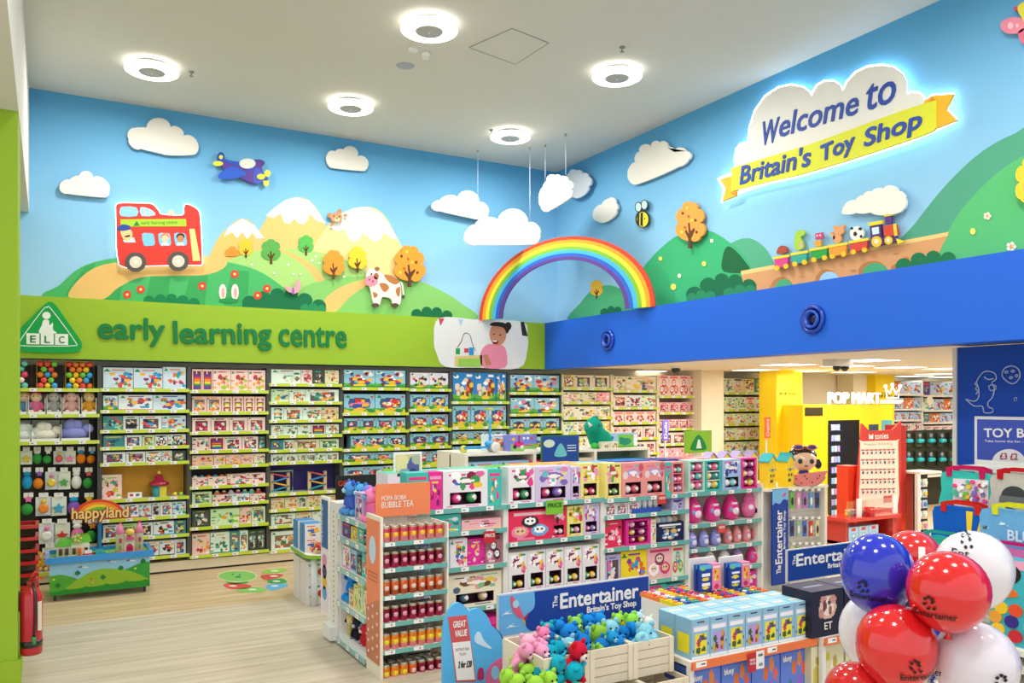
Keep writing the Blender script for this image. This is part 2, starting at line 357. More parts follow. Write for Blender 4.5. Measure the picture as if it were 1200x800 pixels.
for x, y, c in [(149, 345, 'e0483e'), (165, 339, 'e0483e'), (237, 335, 'e0483e'), (275, 321, 'e0483e'), (313, 338, 'e0483e'), (302, 346, 'e0483e')]:
    p = field(BACK, wall_back, 'flower', circ(x, y, 5, 5, 8), c, 17); field(BACK, wall_back, 'flower_centre', circ(x, y, 1.8, 1.8, 6), 'f6e27a', 18)
for x, y in [(321, 320), (338, 310), (344, 321), (352, 321), (366, 305), (370, 300), (374, 308), (403, 324), (295, 310)]: field(BACK, wall_back, 'flower', circ(x, y, 1.6, 1.4, 6), 'f4f4e4', 17)
for dx in (0, 12):                                              # rabbit ears behind the meadow
    BK('rabbit_ear', circ(261+dx*1.2, 342, 4.4, 9.5, 12), 'f2ece6', 18); BK('rabbit_ear', circ(261.5+dx*1.2, 343, 2, 6.5, 10), 'eda6a6', 19)
BK('bush', circ(268, 352, 12, 3, 10), '2f9150', 20)
# mural on the right wall
SD = lambda n, p, c, k, lab=None: field(SIDE, wall_right, n, p, c, k, lab)
sb = lambda x: 379-.1527*(x-638)+1.5
SD('hill', smooth([(668, sb(668)), (680, 355), (694, 340), (715, 334), (738, 345), (752, sb(752))]), '4fae77', 1)
SD('hill', smooth([(745, sb(745)+2), (748, 325), (765, 300), (790, 278), (812, 270), (836, 272), (862, 290), (880, 312), (890, 345), (820, 362)]), '3fb277', 3)
SD('hill', smooth([(842, 300), (858, 284), (878, 279), (895, 289), (905, 304), (908, 318), (870, 325)]), '58ad88', 2)
SD('hill', smooth([(1045, 300), (1072, 262), (1110, 215), (1150, 178), (1190, 156), (1240, 140), (1240, 300), (1100, 330)]), '55a587', 2)
SD('hill', smooth([(1088, 318), (1098, 300), (1120, 255), (1160, 210), (1200, 182), (1250, 160), (1260, 290), (1150, 310)]), '5cbe78', 4)
SD('tunnel', smooth([(848, 318), (847, 300), (852, 289), (860, 292), (872, 305), (878, 318)]), '22673f', 5)
SD('bridge', [(869, 320), (1112, 274), (1106, 284), (1098, 302), (1094, 311), (872, 346)], 'dba26d', 6)
SD('bridge_rail', [(868, 317.5), (1112, 271.5), (1110, 276.5), (869, 322)], 'f3cf84', 7)
for x, y, w, hh, c in ((919, 339, 11, 12, '4fae77'), (972, 331, 12, 13, 'a3d2ee'), (1026, 320, 15, 12, '4fae77'), (1061, 316, 12, 6, '2c7a4c')):
    SD('bridge_arch', [(a, min(b, sb(a)+3)) for a, b in circ(x-3, y-1.5, w+2, hh+1, 14, PI, 2*PI)]+[(x+w-1, y+6), (x-w-5, y+6)], 'b9804f', 8)
    SD('bridge_arch', [(a, min(b, sb(a)+3)) for a, b in circ(x, y, w, hh, 14, PI, 2*PI)]+[(x+w, y+5), (x-w, y+8)], c, 9)
for x, y in ((940, 324), (1050, 297), (1062, 302), (905, 336), (1000, 317), (955, 330)): SD('bridge_stone', circ(x, y, 3.5, 1.5, 8), 'c98a55', 10)
bush(SIDE, wall_right, 805, 886, sb(805), 30, 12, '1f6f48', 5, -.153); bush(SIDE, wall_right, 805, 838, sb(805), 12, 13, '2d8c5c', 3, -.153); bush(SIDE, wall_right, 848, 886, sb(848), 10, 13, '2d8c5c', 3, -.153)
bush(SIDE, wall_right, 1050, 1120, sb(1050), 15, 12, '257a4c', 4, -.153); bush(SIDE, wall_right, 704, 728, sb(704), 10, 5, '1f6f48', 3, -.153)
for x, y, r, c in ((774, 303, 2.2, 'e9e56a'), (825, 309, 2.6, 'e9e56a'), (796, 323, 2.2, 'f1f2e0'), (834, 282, 2, 'f1f2e0'), (789, 336, 3.4, 'e9e56a'), (1140, 271, 3.4, 'e9e56a')): SD('flower', circ(x, y, r, r*1.2, 8), c, 14)
for x, y, r in ((1157, 253, 2.7), (1185, 289, 3.5)):
    for i in range(5): SD('flower_petal', circ(x+r*math.cos(i*1.257), y+r*math.sin(i*1.257), r*.75, r*.75, 8), 'f5efdc', 14)
    SD('flower_centre', circ(x, y, r*.5, r*.6, 8), 'e8b23c', 15)
tree(SIDE, wall_right, 699, 350, 12, 22, 'e8b53a', 4)
# lime band lettering and emblem
A = Art(BAND, (116, 402), off=-.02, parent=None); A.root = thing('band_lettering', 'dark green lettering reading early learning centre on the lime band', 'lettering', BAND.w(A.o[0], A.o[1], -.02))
for wd, lb, rb, hp, bd in (('early', (115.5, 404), (193, 405.3), 32.5, .03), ('learning', (204.5, 410), (318, 410.2), 33.5, .03), ('centre', (327.5, 405), (406, 407), 23, .03)): art_text(A, 'word', wd, lb, rb, hp, '0b7a3c', 0, bd, .018)
A = Art(BAND, (58, 411), 'triangle_emblem', 'green rounded triangle emblem with white child figure on three letter blocks', 'emblem', off=-.03)
A.p('backing', [(smooth([(59, 353.5), (66, 358), (80, 378), (95, 400), (95, 409), (88, 412.5), (60, 413.5), (30, 412), (20, 407), (22, 388), (38, 371), (52, 357)], 3), '0a9d45')], 0, .028)
def outline(A, name, pts, r, col, t):
    q = A.q(pts, t); return MB().tube([(a, t, b) for a, b in q], r, col, 5, True).obj(name, BOARD, A.root)
outline(A, 'triangle_line', smooth([(55, 360.5), (60, 362), (88, 400), (86, 405), (60, 405.5), (26, 405), (23, 400), (50, 363)], 3), .005, 'f2f6f0', 0)
for i, ch in enumerate('ELC'):
    x = 31+i*16.8; A.p('letter_block', [([(x, 390.2+i*.4), (x+15.2, 390.6+i*.4), (x+15.2, 403.4+i*.4), (x, 403+i*.4)], 'e9ece6')], -.003, 0)
    art_text(A, 'letter', ch, (x+4.5, 401+i*.4), (x+10.8, 401.2+i*.4), 8, '0b7a3c', -.005, .02)
A.p('child_figure', [(circ(54.5, 369.5, 5, 4.4, 10), 'e9ece6'), (smooth([(51, 375), (57, 375), (58, 381), (62, 378), (62, 386), (66, 390.5), (46, 390.3), (49, 381)], 3), 'e9ece6')], -.003, 0)
# circular photo print on the band
A = Art(BAND, (565, 402), 'photo_disc', 'round edged photo print of a laughing toddler with a wooden bead maze', 'sign', off=-.006)
A.p('print_sheet', [(smooth([(515, 372.5), (560, 374.5), (612, 377), (618, 392), (618, 410), (608, 431.3), (560, 430.5), (522, 429.5), (512, 415), (508.5, 398)], 4), 'dfe1e2')], 0, .005)
A.p('toddler_print', [(smooth([(563, 414), (570, 404), (580, 403), (590, 405), (594, 415), (592, 430.5), (566, 430)], 3), 'e58aa2'), (circ(583.5, 391.5, 10, 13.5, 14), 'c58a68'), (smooth([(574, 381), (578, 377.5), (590, 378), (597, 384), (594, 391), (590, 384), (580, 382)], 3), '2c1c18'), (circ(595.5, 382, 4, 5, 8), '2c1c18')], -.001, 0, PRINT)
A.p('face_print', [(circ(580.5, 400.5, 4, 3, 8), '7a1f22'), (circ(579, 391.5, 1.5, .8, 6), '2c1c18'), (circ(586, 392.5, 1.5, .8, 6), '2c1c18'), (circ(580, 399.4, 3, 1, 8), 'f4eee6'), ([(566, 416), (571, 415), (576, 427), (570, 428)], 'b87c5c')], -.002, -.001, PRINT)
A.p('bead_maze_print', [([(533, 417), (565, 416), (565, 430.2), (533, 429.6)], 'd9c27e'), ([(537, 420), (563, 420), (563, 430), (537, 429.6)], '94c44e'), ([(534, 408), (539, 408), (539, 415), (534, 415)], '2b9a4a'), ([(544, 408), (549, 408), (549, 413), (544, 413)], 'c23b43'), ([(549.5, 407), (555, 407), (555, 416), (549.5, 416)], '2790cf')], -.001, 0, PRINT)
q = A.q(smooth([(536, 407), (541, 399), (543, 392), (547, 390), (551, 393), (553, 401), (557, 411)], 3, False), -.002); MB().tube([(a, -.002, b) for a, b in q], .006, '7a3a3a', 4).obj('wire_print', PRINT, A.root)
A.p('bunting_print', [([(514, 372.6), (521, 373), (516, 382)], 'c8415a'), ([(537, 374), (543, 374.2), (540, 382)], '9cc8e0'), ([(560, 374.5), (564, 375), (562, 380)], 'eab5b5'), ([(610, 377), (614, 377), (618.5, 394), (612, 393)], '2a2522')], -.001, 0, PRINT)
# foam clouds
def cloud(pl, pts, off, label, th=.03, col='ebe8de', name='foam_cloud'):
    c = pts[0]; A = Art(pl, (sum(p[0] for p in pts)/len(pts), sum(p[1] for p in pts)/len(pts)), off=off)
    mb = MB(); mb.prism(A.q(scal(pts, 8), 0), 0, th, col)
    o = mb.obj(name, BOARD, None, pl.w(A.o[0], A.o[1], off), pl.a, label=label, cat='cloud', group=None)
    if off < -.03: MB().box(-.04, th, -.02, .04, -off, .02, 'd8d8d0').obj('stand_off', BOARD, o)
    return o
cloud(BACK, [(157, 150, .1), (171.5, 149.5, .8), (200, 149, .6), (215, 159, .75), (229.5, 180, .1), (190, 180, .02), (165, 174, .55), (151, 162, .6)], -.07, 'large white foam cloud above and left of the blue plane')
cloud(BACK, [(82, 211, .3), (93, 206, .85), (109, 208, .6), (128, 224, .45), (123, 231, .03), (78, 226.5, .5), (70, 219, .5)], -.07, 'small white foam cloud over the red bus, near the left end')
cloud(BACK, [(384, 180.5, .6), (393, 178, .5), (402, 175.5, .9), (419, 183.5, .7), (431, 195, .4), (426, 200, .03), (390, 196.5, .5)], -.07, 'small white foam cloud on the blue wall right of the plane')
cloud(BACK, [(506, 242, .5), (516, 235, .45), (536, 231, .85), (561.5, 237, .6), (572, 250, .4), (566, 258, .02), (515, 247, .4)], -.12, 'white foam cloud hung before the wall left of the rainbow')
HC = Plane(onZ(621, 173, CEIL), .0)
cloud(HC, [(546, 283, .5), (558, 263, .5), (584, 259, .9), (619, 261, .6), (633, 274, .4), (626, 286, .02), (560, 286.5, .3)], 0, 'biggest hanging foam cloud just above the rainbow')
P1, P2 = onZ(639, 170, CEIL), onZ(663, 157, CEIL); ap = math.atan2(P2.y-P1.y, P2.x-P1.x); HP = Plane(P1, ap)
cloud(HP, [(634, 242, .35), (636, 220, .3), (641, 212, .8), (650, 206, .8), (656, 208, .8), (665, 212, .8), (669, 222, .45), (667, 232, .06), (644, 246, .7)], 0, 'white hanging foam cloud with pointed lower tip by the wall corner')
cloud(SIDE, [(666, 228, .1), (664.5, 212, .5), (667, 203, .8), (675, 200.5, .8), (682, 204, .8), (689, 207, .7), (689, 218, .5), (672, 231, .3)], -.12, 'pale grey foam cloud half hidden behind the hanging one', col='dfe3ea')
cloud(SIDE, [(695, 250, .4), (705, 240, .3), (713, 233, .9), (721, 238, .6), (722, 246, .5), (700, 259, .5)], -.07, 'smallest foam cloud left of the bumblebee')
cloud(SIDE, [(736, 204, .4), (745, 190, .5), (749, 178, .8), (763, 172, .8), (773, 167, .9), (782, 173, .7), (790, 178, .7), (804, 177, .9), (806, 187, .3), (795, 195, .05), (745, 216, .5)], -.07, 'long white foam cloud left of the lit welcome sign')
for i, (x, y, y1, ow, lb) in enumerate(((560, 176, 232, 'left', 'thin ceiling cable over the cloud left of the rainbow'), (621, 173, 262, '', 'thin ceiling cable holding the biggest cloud, left of the corner'), (639, 170, 212, '', 'left cable of the two holding the pointed cloud'), (663, 157, 205, '', 'right cable of the two holding the pointed cloud'))):
    p = onZ(x, y, CEIL); d = (p.x*ST+p.y*CT); z1 = H+(HY-y1)/F*d
    c = thing('hanging_cable', lb, 'cable', (p.x, p.y, z1), 0, 'ceiling cables for the foam clouds')
    MB().tube([(0, 0, 0), (0, 0, CEIL-z1)], .0035, 'dfe8f0', 4).obj('wire', PAINT, c)
    MB().lathe([(.012, 0), (.016, .02), (.02, .03)], 'b0b0a8', 8, (0, 0, CEIL-z1-.03)).obj('ceiling_fixing', PAINT, c)
# rainbow standing across the corner
Pl, Pr = onY(563, 375, YF-.0), onX(768, 360, XF); ra = math.atan2(Pr.y-Pl.y, Pr.x-Pl.x)
RB = Plane(Pl, ra); A = Art(RB, (665, 366), 'rainbow_arch', 'big seven-band rainbow arch board standing across the corner of the two walls', 'rainbow')
bl, br = A.q([(562, 375)])[0], A.q([(768, 359)])[0]; tp = A.q([(671, 276)])[0]
cx = (bl[0]+br[0])/2; R0 = (br[0]-bl[0])/2; zc = min(bl[1], br[1]); hh = tp[1]-zc; nb = 7; wd = R0*.30
for i, c in enumerate(('d8452c', 'f2a22b', 'e9e23c', '7dbb3f', '44b4e8', '2f62c8', '5f3f92')):
    ro, ri = 1-.30*i/nb, 1-.30*(i+1)/nb
    o = [(cx+R0*ro*math.cos(PI*k/40), zc+hh*ro*math.sin(PI*k/40)) for k in range(41)]; n = [(cx+R0*ri*math.cos(PI*k/40), zc+hh*ri*math.sin(PI*k/40)) for k in range(40, -1, -1)]
    MB().prism(o+n, -.012, .012, c).obj('colour_band', BOARD, A.root)
# bus
def glow(pl, pts, off, name, par, s, col='dff2ff', r=.012):
    A = Art(pl, pts[0], off=off); q = A.q(pts, 0); mb = MB().tube([(a, 0, b) for a, b in q], r, 'ffffff', 5, True)
    o = mb.obj(name, emit('halo_led_'+name, col, s), par); return o, A
BUS = smooth([(136, 241), (140, 238), (160, 238), (178, 239), (186, 247), (190, 251), (214, 252), (216, 243), (219, 239), (232, 246), (235, 262), (237, 308)], 3, False)+[(236, 310), (222, 310), (170, 311), (148, 313), (140, 310), (138, 300), (137, 290)]
A = Art(BACK, (188, 312), 'bus_cutout', 'red open-top double-decker bus cutout with halo lighting', 'wall art', off=-.09)
A.p('bus_body', [(BUS, 'dc3a30')], 0, .03)
A.p('window_pane', [(smooth([(141, 244), (145, 242), (160, 243), (160.5, 253), (141.5, 253)], 2), '8fc9ee')], -.004, 0); A.p('window_pane', [(smooth([(164.5, 243), (172, 243.5), (179, 247), (182, 252), (166, 253)], 2), 'a9d6ee')], -.004, 0)
for x in (166.5, 185.5, 204): A.p('window_pane', [(smooth([(x, 274), (x+7, 273), (x+13, 274), (x+14.5, 280), (x+14.5, 287), (x+7, 288), (x+2, 287)], 2), '7cc4ef')], -.004, 0)
A.p('name_strip', [([(141, 257), (218, 256.5), (218.5, 265), (141.5, 265.5)], 'a8cf33')], -.004, 0)
art_text(A, 'strip_lettering', 'early learning centre', (166, 264.2), (208, 263.5), 5.5, '1c8a3c', -.006)
A.p('strip_emblem', [([(160, 258.5), (164, 264.5), (156.5, 264.5)], '138a3f')], -.006, -.004)
A.p('driver_face', [(smooth([(141, 270), (148, 268), (154, 270), (155, 277), (150, 282), (144, 279)], 3), 'f0c98c')], -.006, 0); A.p('driver_cap', [(smooth([(137, 267), (143, 263), (151, 264), (153, 268), (147, 270), (140, 270)], 3), '2c4a9c')], -.008, 0)
A.p('driver_shirt', [([(144, 281), (157, 278), (159, 284), (146, 284)], 'e8ecf2')], -.005, 0); A.p('driver_moustache', [([(146, 276.5), (152, 275), (152.5, 277), (146.5, 278)], '2a1c14')], -.008, -.006)
for x, c, hc in ((193.5, 'f1c9a4', 'e08a4a'), (211.5, 'c98552', '3a2416')):
    A.p('passenger', [(circ(x, 277, 5, 4, 10), hc), (circ(x, 279.5, 4, 4.2, 10), c), ([(x-5, 287.5), (x-3, 284), (x+3, 284), (x+5, 287.5)], 'e9e4ee')], -.006, -.003)
A.p('entry_door', [([(222, 268), (228, 268), (235, 305.5), (226, 305.5)], 'efe08a')], -.004, 0)
for x, y in ((159, 307), (209, 306)):
    w = A.p('wheel', [(circ(x, y, 12.6, 11.5, 22), '55504c')], -.008, .0); A.p('hub', [(circ(x, y, 7.4, 7, 18), 'd9d3c0')], -.012, -.008, parent=w); A.p('hub_cap', [(circ(x, y, 2.5, 2.3, 10), 'efeade')], -.014, -.012, parent=w)
A.p('rear_seats', [(smooth([(197, 251), (201, 245), (205, 251)], 2), 'e6dca0')], .002, .02)
o, G = glow(BACK, [(x*1.0, y) for x, y in BUS], -.05, 'bus_halo', A.root, 3.5, r=.011); o.location = (G.o[0]-A.o[0], .04, G.o[1]-A.o[1])
# plane
A = Art(BACK, (285, 200), 'plane_cutout', 'blue and purple propeller plane cutout with yellow propeller', 'wall art', off=-.07)
A.p('fuselage', [(smooth([(256, 184), (266, 187), (280, 190), (300, 188), (307, 197), (309, 208), (305, 213), (299, 215), (285, 210), (262, 198), (256, 189)], 3), '5a3f94')], 0, .03)
A.p('nose', [(smooth([(299, 197), (304, 197), (309, 203), (308, 212), (303, 215), (298, 214), (297, 205)], 3), '4258c0')], -.004, 0); A.p('upper_hull', [([(258, 186), (265, 187), (281, 190), (298, 196), (297, 201), (258, 187.5)], '2f57be')], -.003, 0)
A.p('canopy', [(circ(290, 191.5, 9.6, 6, 16), 'dfe3d6')], -.006, 0); A.p('wing', [(smooth([(256, 205), (264, 198), (274, 195), (289, 203), (280, 208), (266, 210), (257, 209)], 3), '2d5cc8')], -.008, 0)
A.p('far_wing', [(smooth([(297, 187.5), (306, 187), (310.5, 191), (305, 197), (300, 195)], 3), '52398c')], .004, .03); A.p('tail_fin', [(circ(259, 184, 4.3, 6, 12), '1c4a9e'), ], -.002, .02); A.p('tail_disc', [(circ(259, 184, 2.4, 2.5, 10), 'ece45a')], -.006, -.002); A.p('tail_wing', [(circ(255.5, 191.5, 6, 3, 12), 'ebe04e')], -.006, 0)
for x, y, a, b in ((306, 207, 5, 3.3), (313.5, 203, 3.6, 4), (312, 214, 3.2, 4.4)): A.p('propeller_blade', [(circ(x, y, a, b, 12), 'ede23f')], -.014, -.008)
A.p('propeller_hub', [(circ(312, 209.5, 2.6, 2, 10), '3b4fa8')], -.02, -.012)
# cow
A = Art(BACK, (452, 358), 'cow_cutout', 'white cow cutout with brown patches standing on the painted meadow', 'wall art', off=-.07)
A.p('cow_body', [(smooth([(430, 319), (436, 314), (444, 318), (450, 322), (462, 324), (468, 330), (470, 340), (469, 356), (461, 357), (458, 350), (448, 348), (445, 357), (438, 356), (434, 338), (430, 330)], 3), 'ece6da')], 0, .03)
A.p('muzzle', [(circ(435, 329, 8, 6.4, 16), 'ef8fa0')], -.006, 0); A.p('nostril', [(circ(433, 327.5, 1, 1.2, 6), '7a3340'), (circ(437, 329.5, 1, 1.2, 6), '7a3340')], -.008, -.006); A.p('ear', [(circ(441, 323.5, 3, 4, 10), 'a9683f')], -.006, 0); A.p('hair_tuft', [(circ(442, 315, 3, 2.6, 8), '9a6a3c')], -.005, .01); A.p('eye', [(circ(435.5, 321, 1, 1.3, 6), '1a1412')], -.006, 0)
for p in ([(450, 322), (459, 323), (468, 329), (464, 333), (456, 330)], [(445, 332), (452, 332), (456, 337), (451, 342), (447, 338)], [(464, 339), (469, 336), (468, 347), (465, 345)], [(437, 342), (443, 345), (439, 349)]): A.p('brown_patch', [(smooth(p, 3), 'b8743f')], -.003, 0)
for x in (440, 463): A.p('hoof', [(circ(x, 357.5, 4.5, 2.6, 10), '5a463c')], -.003, .01)
A.p('tail', [(smooth([(469, 330), (472, 332), (474, 346), (472.5, 346), (471, 335)], 2), 'ece6da'), (circ(473, 347.5, 1.6, 2.4, 8), '5a463c')], 0, .02)
# bear
A = Art(BACK, (394, 262), 'bear_cutout', 'small brown bear head cutout peeping over the snowy mountain', 'wall art', off=-.07)
A.p('head', [(circ(394.5, 254.5, 7, 6, 14), 'c08f62')], 0, .025); A.p('muzzle', [(circ(395, 257, 3.2, 2.6, 10), 'e2c298')], -.004, 0); A.p('nose', [(circ(395, 255.8, 1.1, .9, 6), '2a1a12')], -.006, -.004); A.p('eyes', [(circ(391.5, 253, .8, .9, 6), '2a1a12'), (circ(398, 253.5, .8, .9, 6), '2a1a12')], -.004, 0)
for x, y in ((386.5, 252), (398, 247.5)): A.p('ear', [(circ(x, y, 2.8, 2.8, 10), 'b48256')], .002, .02)
for x, y in ((389, 263), (405, 252)): A.p('paw', [(circ(x, y, 2.2, 1.7, 8), 'b48256')], 0, .02)
# butterfly, trees in relief
A = Art(BACK, (343, 338), 'butterfly_cutout', 'pink butterfly cutout above the dark green bush', 'wall art', off=-.06)
A.p('wing', [(smooth([(334, 335), (342, 338), (343, 343), (337, 341)], 3), 'ef9fae')], 0, .02); A.p('wing', [(smooth([(344, 339), (349, 328), (352, 330), (351, 340), (345, 344)], 3), 'ef9fae')], 0, .02); A.p('body', [(circ(343.5, 341, 1.6, 4, 8), '8c6fc0')], -.004, .01)
def tree_cut(pl, x, y, w, h, col, name, label, trunk='5b371c', off=-.07, leaves=()):
    A = Art(pl, (x, y), name, label, 'wall art', off=off)
    A.p('crown', [(scal([(x-w*.42, y-h*.25, .6), (x-w*.45, y-h*.55, .7), (x-w*.3, y-h*.85, .8), (x+w*.05, y-h*.97, .7), (x+w*.33, y-h*.85, .7), (x+w*.45, y-h*.55, .7), (x+w*.46, y-h*.25, .6), (x+w*.1, y-h*.17, .3)], 6), col)], 0, .03)
    A.p('trunk', [([(x-w*.07, y), (x-w*.05, y-h*.2), (x-w*.2, y-h*.36), (x-w*.16, y-h*.4), (x-w*.03, y-h*.3), (x-w*.07, y-h*.54), (x-w*.01, y-h*.55), (x+w*.03, y-h*.36), (x+w*.2, y-h*.44), (x+w*.22, y-h*.4), (x+w*.06, y-h*.22), (x+w*.07, y)], trunk)], -.006, .01)
    for u, v, c in leaves: A.p('leaf', [(circ(x+u*w, y-v*h, 1.6, 1.9, 6), c)], -.004, 0)
lv = [(-.3, .75, '6b3a1a'), (-.1, .86, 'f6d13c'), (.25, .6, '6b3a1a'), (.3, .35, '6b3a1a'), (-.2, .45, 'b8642a'), (-.35, .35, 'f6d13c'), (.1, .6, 'f6d13c'), (-.05, .68, 'b8642a')]
tree_cut(BACK, 391, 327, 21, 34, 'f0932e', 'tree_cutout', 'plain orange tree cutout left of the yellow one'); tree_cut(BACK, 419, 319, 18, 30, 'f2c72d', 'tree_cutout', 'yellow tree cutout behind and left of the cow')
tree_cut(BACK, 480, 336, 31, 48, 'f0982f', 'tree_cutout', 'large orange tree cutout with loose leaves, right of the cow', leaves=lv); tree_cut(SIDE, 808, 291, 27, 55, 'ee9c42', 'tree_cutout', 'tall orange tree cutout on the green hill right of the rainbow', leaves=lv)
tree_cut(SIDE, 1206, 250, 24, 66, 'f2cf3c', 'tree_cutout', 'yellow tree cutout cut off by the right edge of view')
# bee and winged toy
A = Art(SIDE, (752, 262), 'bee_cutout', 'yellow and black bumblebee cutout on the blue wall', 'wall art', off=-.07)
A.p('body', [(circ(752, 256.5, 7.6, 9.8, 18), '2a2a1e')], 0, .03); A.p('yellow_coat', [(circ(753, 257, 6.6, 8.8, 18), 'f0d935')], -.004, 0)
for a, w in ((747, 1.6), (750.6, 2)): A.p('black_stripe', [([(a, 249.5), (a+w*1.4, 248.6), (a+w*1.2, 265.3), (a-.3, 263.8)], '23231c')], -.007, -.004)
A.p('eye', [(circ(755.5, 256, .8, 1, 6), '23231c')], -.007, -.004)
for x, y in ((748, 242.5), (755, 240)): w = A.p('wing', [(circ(x, y, 4.2, 6.2, 12), '2f4a46'), ], .003, .02); A.p('wing_film', [(circ(x, y, 3.2, 5.1, 12), 'bfe0dc')], -.002, .003, parent=w)
A = Art(SIDE, (1199, 45), 'butterfly_cutout', 'pink butterfly cutout with yellow body in the top right corner', 'wall art', off=-.07)
A.p('body', [(smooth([(1192, 10), (1198, 3), (1210, 2), (1214, 20), (1208, 40), (1198, 22)], 3), 'ece04c')], -.006, .02)
A.p('wing', [(smooth([(1173, 33), (1174, 25), (1186, 20), (1198, 22), (1202, 30), (1196, 38), (1180, 39)], 3), 'ee8fa6')], 0, .02); A.p('wing', [(smooth([(1193, 38), (1202, 33), (1210, 40), (1208, 50), (1198, 51)], 3), 'e5738f')], 0, .02); A.p('antenna', [(circ(1190, 10, 2.4, 3, 8), 'd8506c')], 0, .02)
A.p('wing_spot', [(circ(1184, 30, 3.4, 4, 10), 'f6c6cf'), (circ(1192, 30, 2, 2.6, 8), 'f6c6cf')], -.003, 0)
# train cutouts: loco and wagons, each its own board, with the toys riding in them
A = Art(SIDE, (1038, 290), 'train_engine_cutout', 'purple and red toy steam engine cutout with yellow roof', 'wall art', off=-.07)
A.p('cab', [([(1019, 264), (1032, 261), (1033, 278), (1042, 276), (1050, 276), (1052, 283), (1021, 289)], '4c3172')], 0, .03); A.p('boiler', [([(1035, 265), (1050, 262), (1053, 275), (1036, 277)], 'd0452c')], -.003, .02); A.p('roof', [([(1017, 261), (1034, 258), (1034.5, 262), (1018, 265)], 'efd433')], -.006, .02)
A.p('chimney', [([(1037, 253), (1045, 251.5), (1045, 262), (1037, 263)], '56347c')], -.002, .02); A.p('chimney_rim', [([(1035, 250.5), (1046.5, 248), (1047, 252), (1036, 254)], 'efd433')], -.005, .02); A.p('cab_window', [([(1021.5, 267), (1029.5, 265.5), (1030, 273.5), (1022.5, 275)], 'cfe6ee')], -.005, 0); A.p('boiler_band', [([(1046.5, 262.5), (1050, 262), (1051.5, 276), (1048, 276.5)], 'efd433')], -.006, 0); A.p('cowcatcher', [([(1050, 279), (1060, 283), (1052, 286)], 'efd433')], -.002, .02)
for x, y, r in ((1027, 283, 6), (1041, 281.5, 4.6)):
    w = A.p('wheel', [(circ(x, y, r, r*1.08, 14), 'efc52f')], -.01, 0); A.p('hub', [(circ(x, y, r*.45, r*.5, 10), 'f0ead0')], -.014, -.01, parent=w)
cloud(SIDE, [(987, 250, .3), (990, 241, .4), (1003, 235, .4), (1012, 229, .5), (1022, 225, .5), (1035, 222, .7), (1052, 224, .5), (1060, 232, .4), (1058, 245, .3), (1040, 250, .3), (1020, 248, .2), (1003, 249, .2)], -.08, 'cream puff of smoke cutout above the toy train', col='f3eee0', name='smoke_cutout')
for x, y, w, c, nm in ((995.5, 284, 21, 'd5453a', 'red'), (971, 289, 21, 'f09a35', 'orange'), (949.5, 293, 20, '23a046', 'green'), (927.5, 298, 18, '35a795', 'teal'), (907, 302.5, 16.5, 'd9478e', 'pink')):
    A = Art(SIDE, (x+w/2, y+6), 'train_wagon_cutout', f'{nm} toy train wagon cutout with yellow rim on the painted bridge', 'wall art', off=-.07)
    s = -.19*w; A.p('wagon_body', [([(x, y), (x+w, y+s), (x+w-1, y+s+12), (x+1, y+12)], c)], 0, .03); A.p('rim', [([(x-1, y-1.5), (x+w+1, y+s-1.5), (x+w+1, y+s+1.5), (x-1, y+1.5)], 'f0da3e')], -.005, .02)
    for k in (.2, .82): A.p('wheel', [(circ(x+w*k, y+s*k+12, 2.9, 3, 12), 'edc42c')], -.008, .01)
A = Art(SIDE, (1005, 280), 'football_cutout', 'black and white football cutout in the red wagon', 'wall art', off=-.055); A.p('ball', [(circ(1004, 273.5, 8.2, 8.5, 18), 'f0eee8')], 0, .02); A.p('black_panel', [(circ(1002, 274, 2.4, 3, 5), '1c1c20'), (circ(1008, 268, 2.5, 2, 5), '1c1c20'), (circ(998, 267.5, 2, 1.6, 5), '1c1c20'), (circ(1009, 277, 1.6, 2, 5), '1c1c20')], -.003, 0)
A = Art(SIDE, (981, 282), 'bear_cutout', 'waving orange bear cutout in the orange wagon', 'wall art', off=-.055); A.p('body', [(circ(981, 279, 5, 6, 12), 'e3a06a')], 0, .02); A.p('head', [(circ(983, 270, 6, 5.2, 12), 'e3a06a'), (circ(978, 266, 2, 2, 8), 'e3a06a'), (circ(988, 265, 2, 2, 8), 'e3a06a')], -.004, .02); A.p('arm', [([(972, 273), (975, 272), (979, 278), (977, 281)], 'e3a06a')], 0, .02)
A = Art(SIDE, (960, 288), 'robot_cutout', 'small pink robot cutout in the green wagon', 'wall art', off=-.055); A.p('head', [([(955, 273.5), (963.5, 272), (964, 279), (955.5, 280.5)], 'd63f7c')], 0, .02); A.p('body', [([(954.5, 282), (962, 281), (962, 288), (955, 289)], 'e0a23a')], 0, .02); A.p('eyes', [(circ(957.5, 276, 1.1, 1.1, 6), 'f2e8ee'), (circ(961, 275.5, 1.1, 1.1, 6), 'f2e8ee')], -.003, 0)
A = Art(SIDE, (937, 292), 'dinosaur_cutout', 'small lime dinosaur cutout in the teal wagon', 'wall art', off=-.055); A.p('body', [(smooth([(932, 292), (931, 282), (933, 272), (938, 269.5), (943, 271), (942, 275), (938, 278), (941, 284), (941, 291)], 3), 'a5cf3e')], 0, .02); A.p('belly', [(circ(939, 287, 1.8, 4, 8), 'e6a9a0')], -.003, 0)
A = Art(SIDE, (917, 296), 'pirate_hat_cutout', 'dark red pirate hat cutout in the pink wagon', 'wall art', off=-.055); A.p('hat', [(smooth([(910, 297), (912, 290), (917, 287.5), (922, 290), (922, 295), (916, 297)], 3), 'a84a32')], 0, .02)
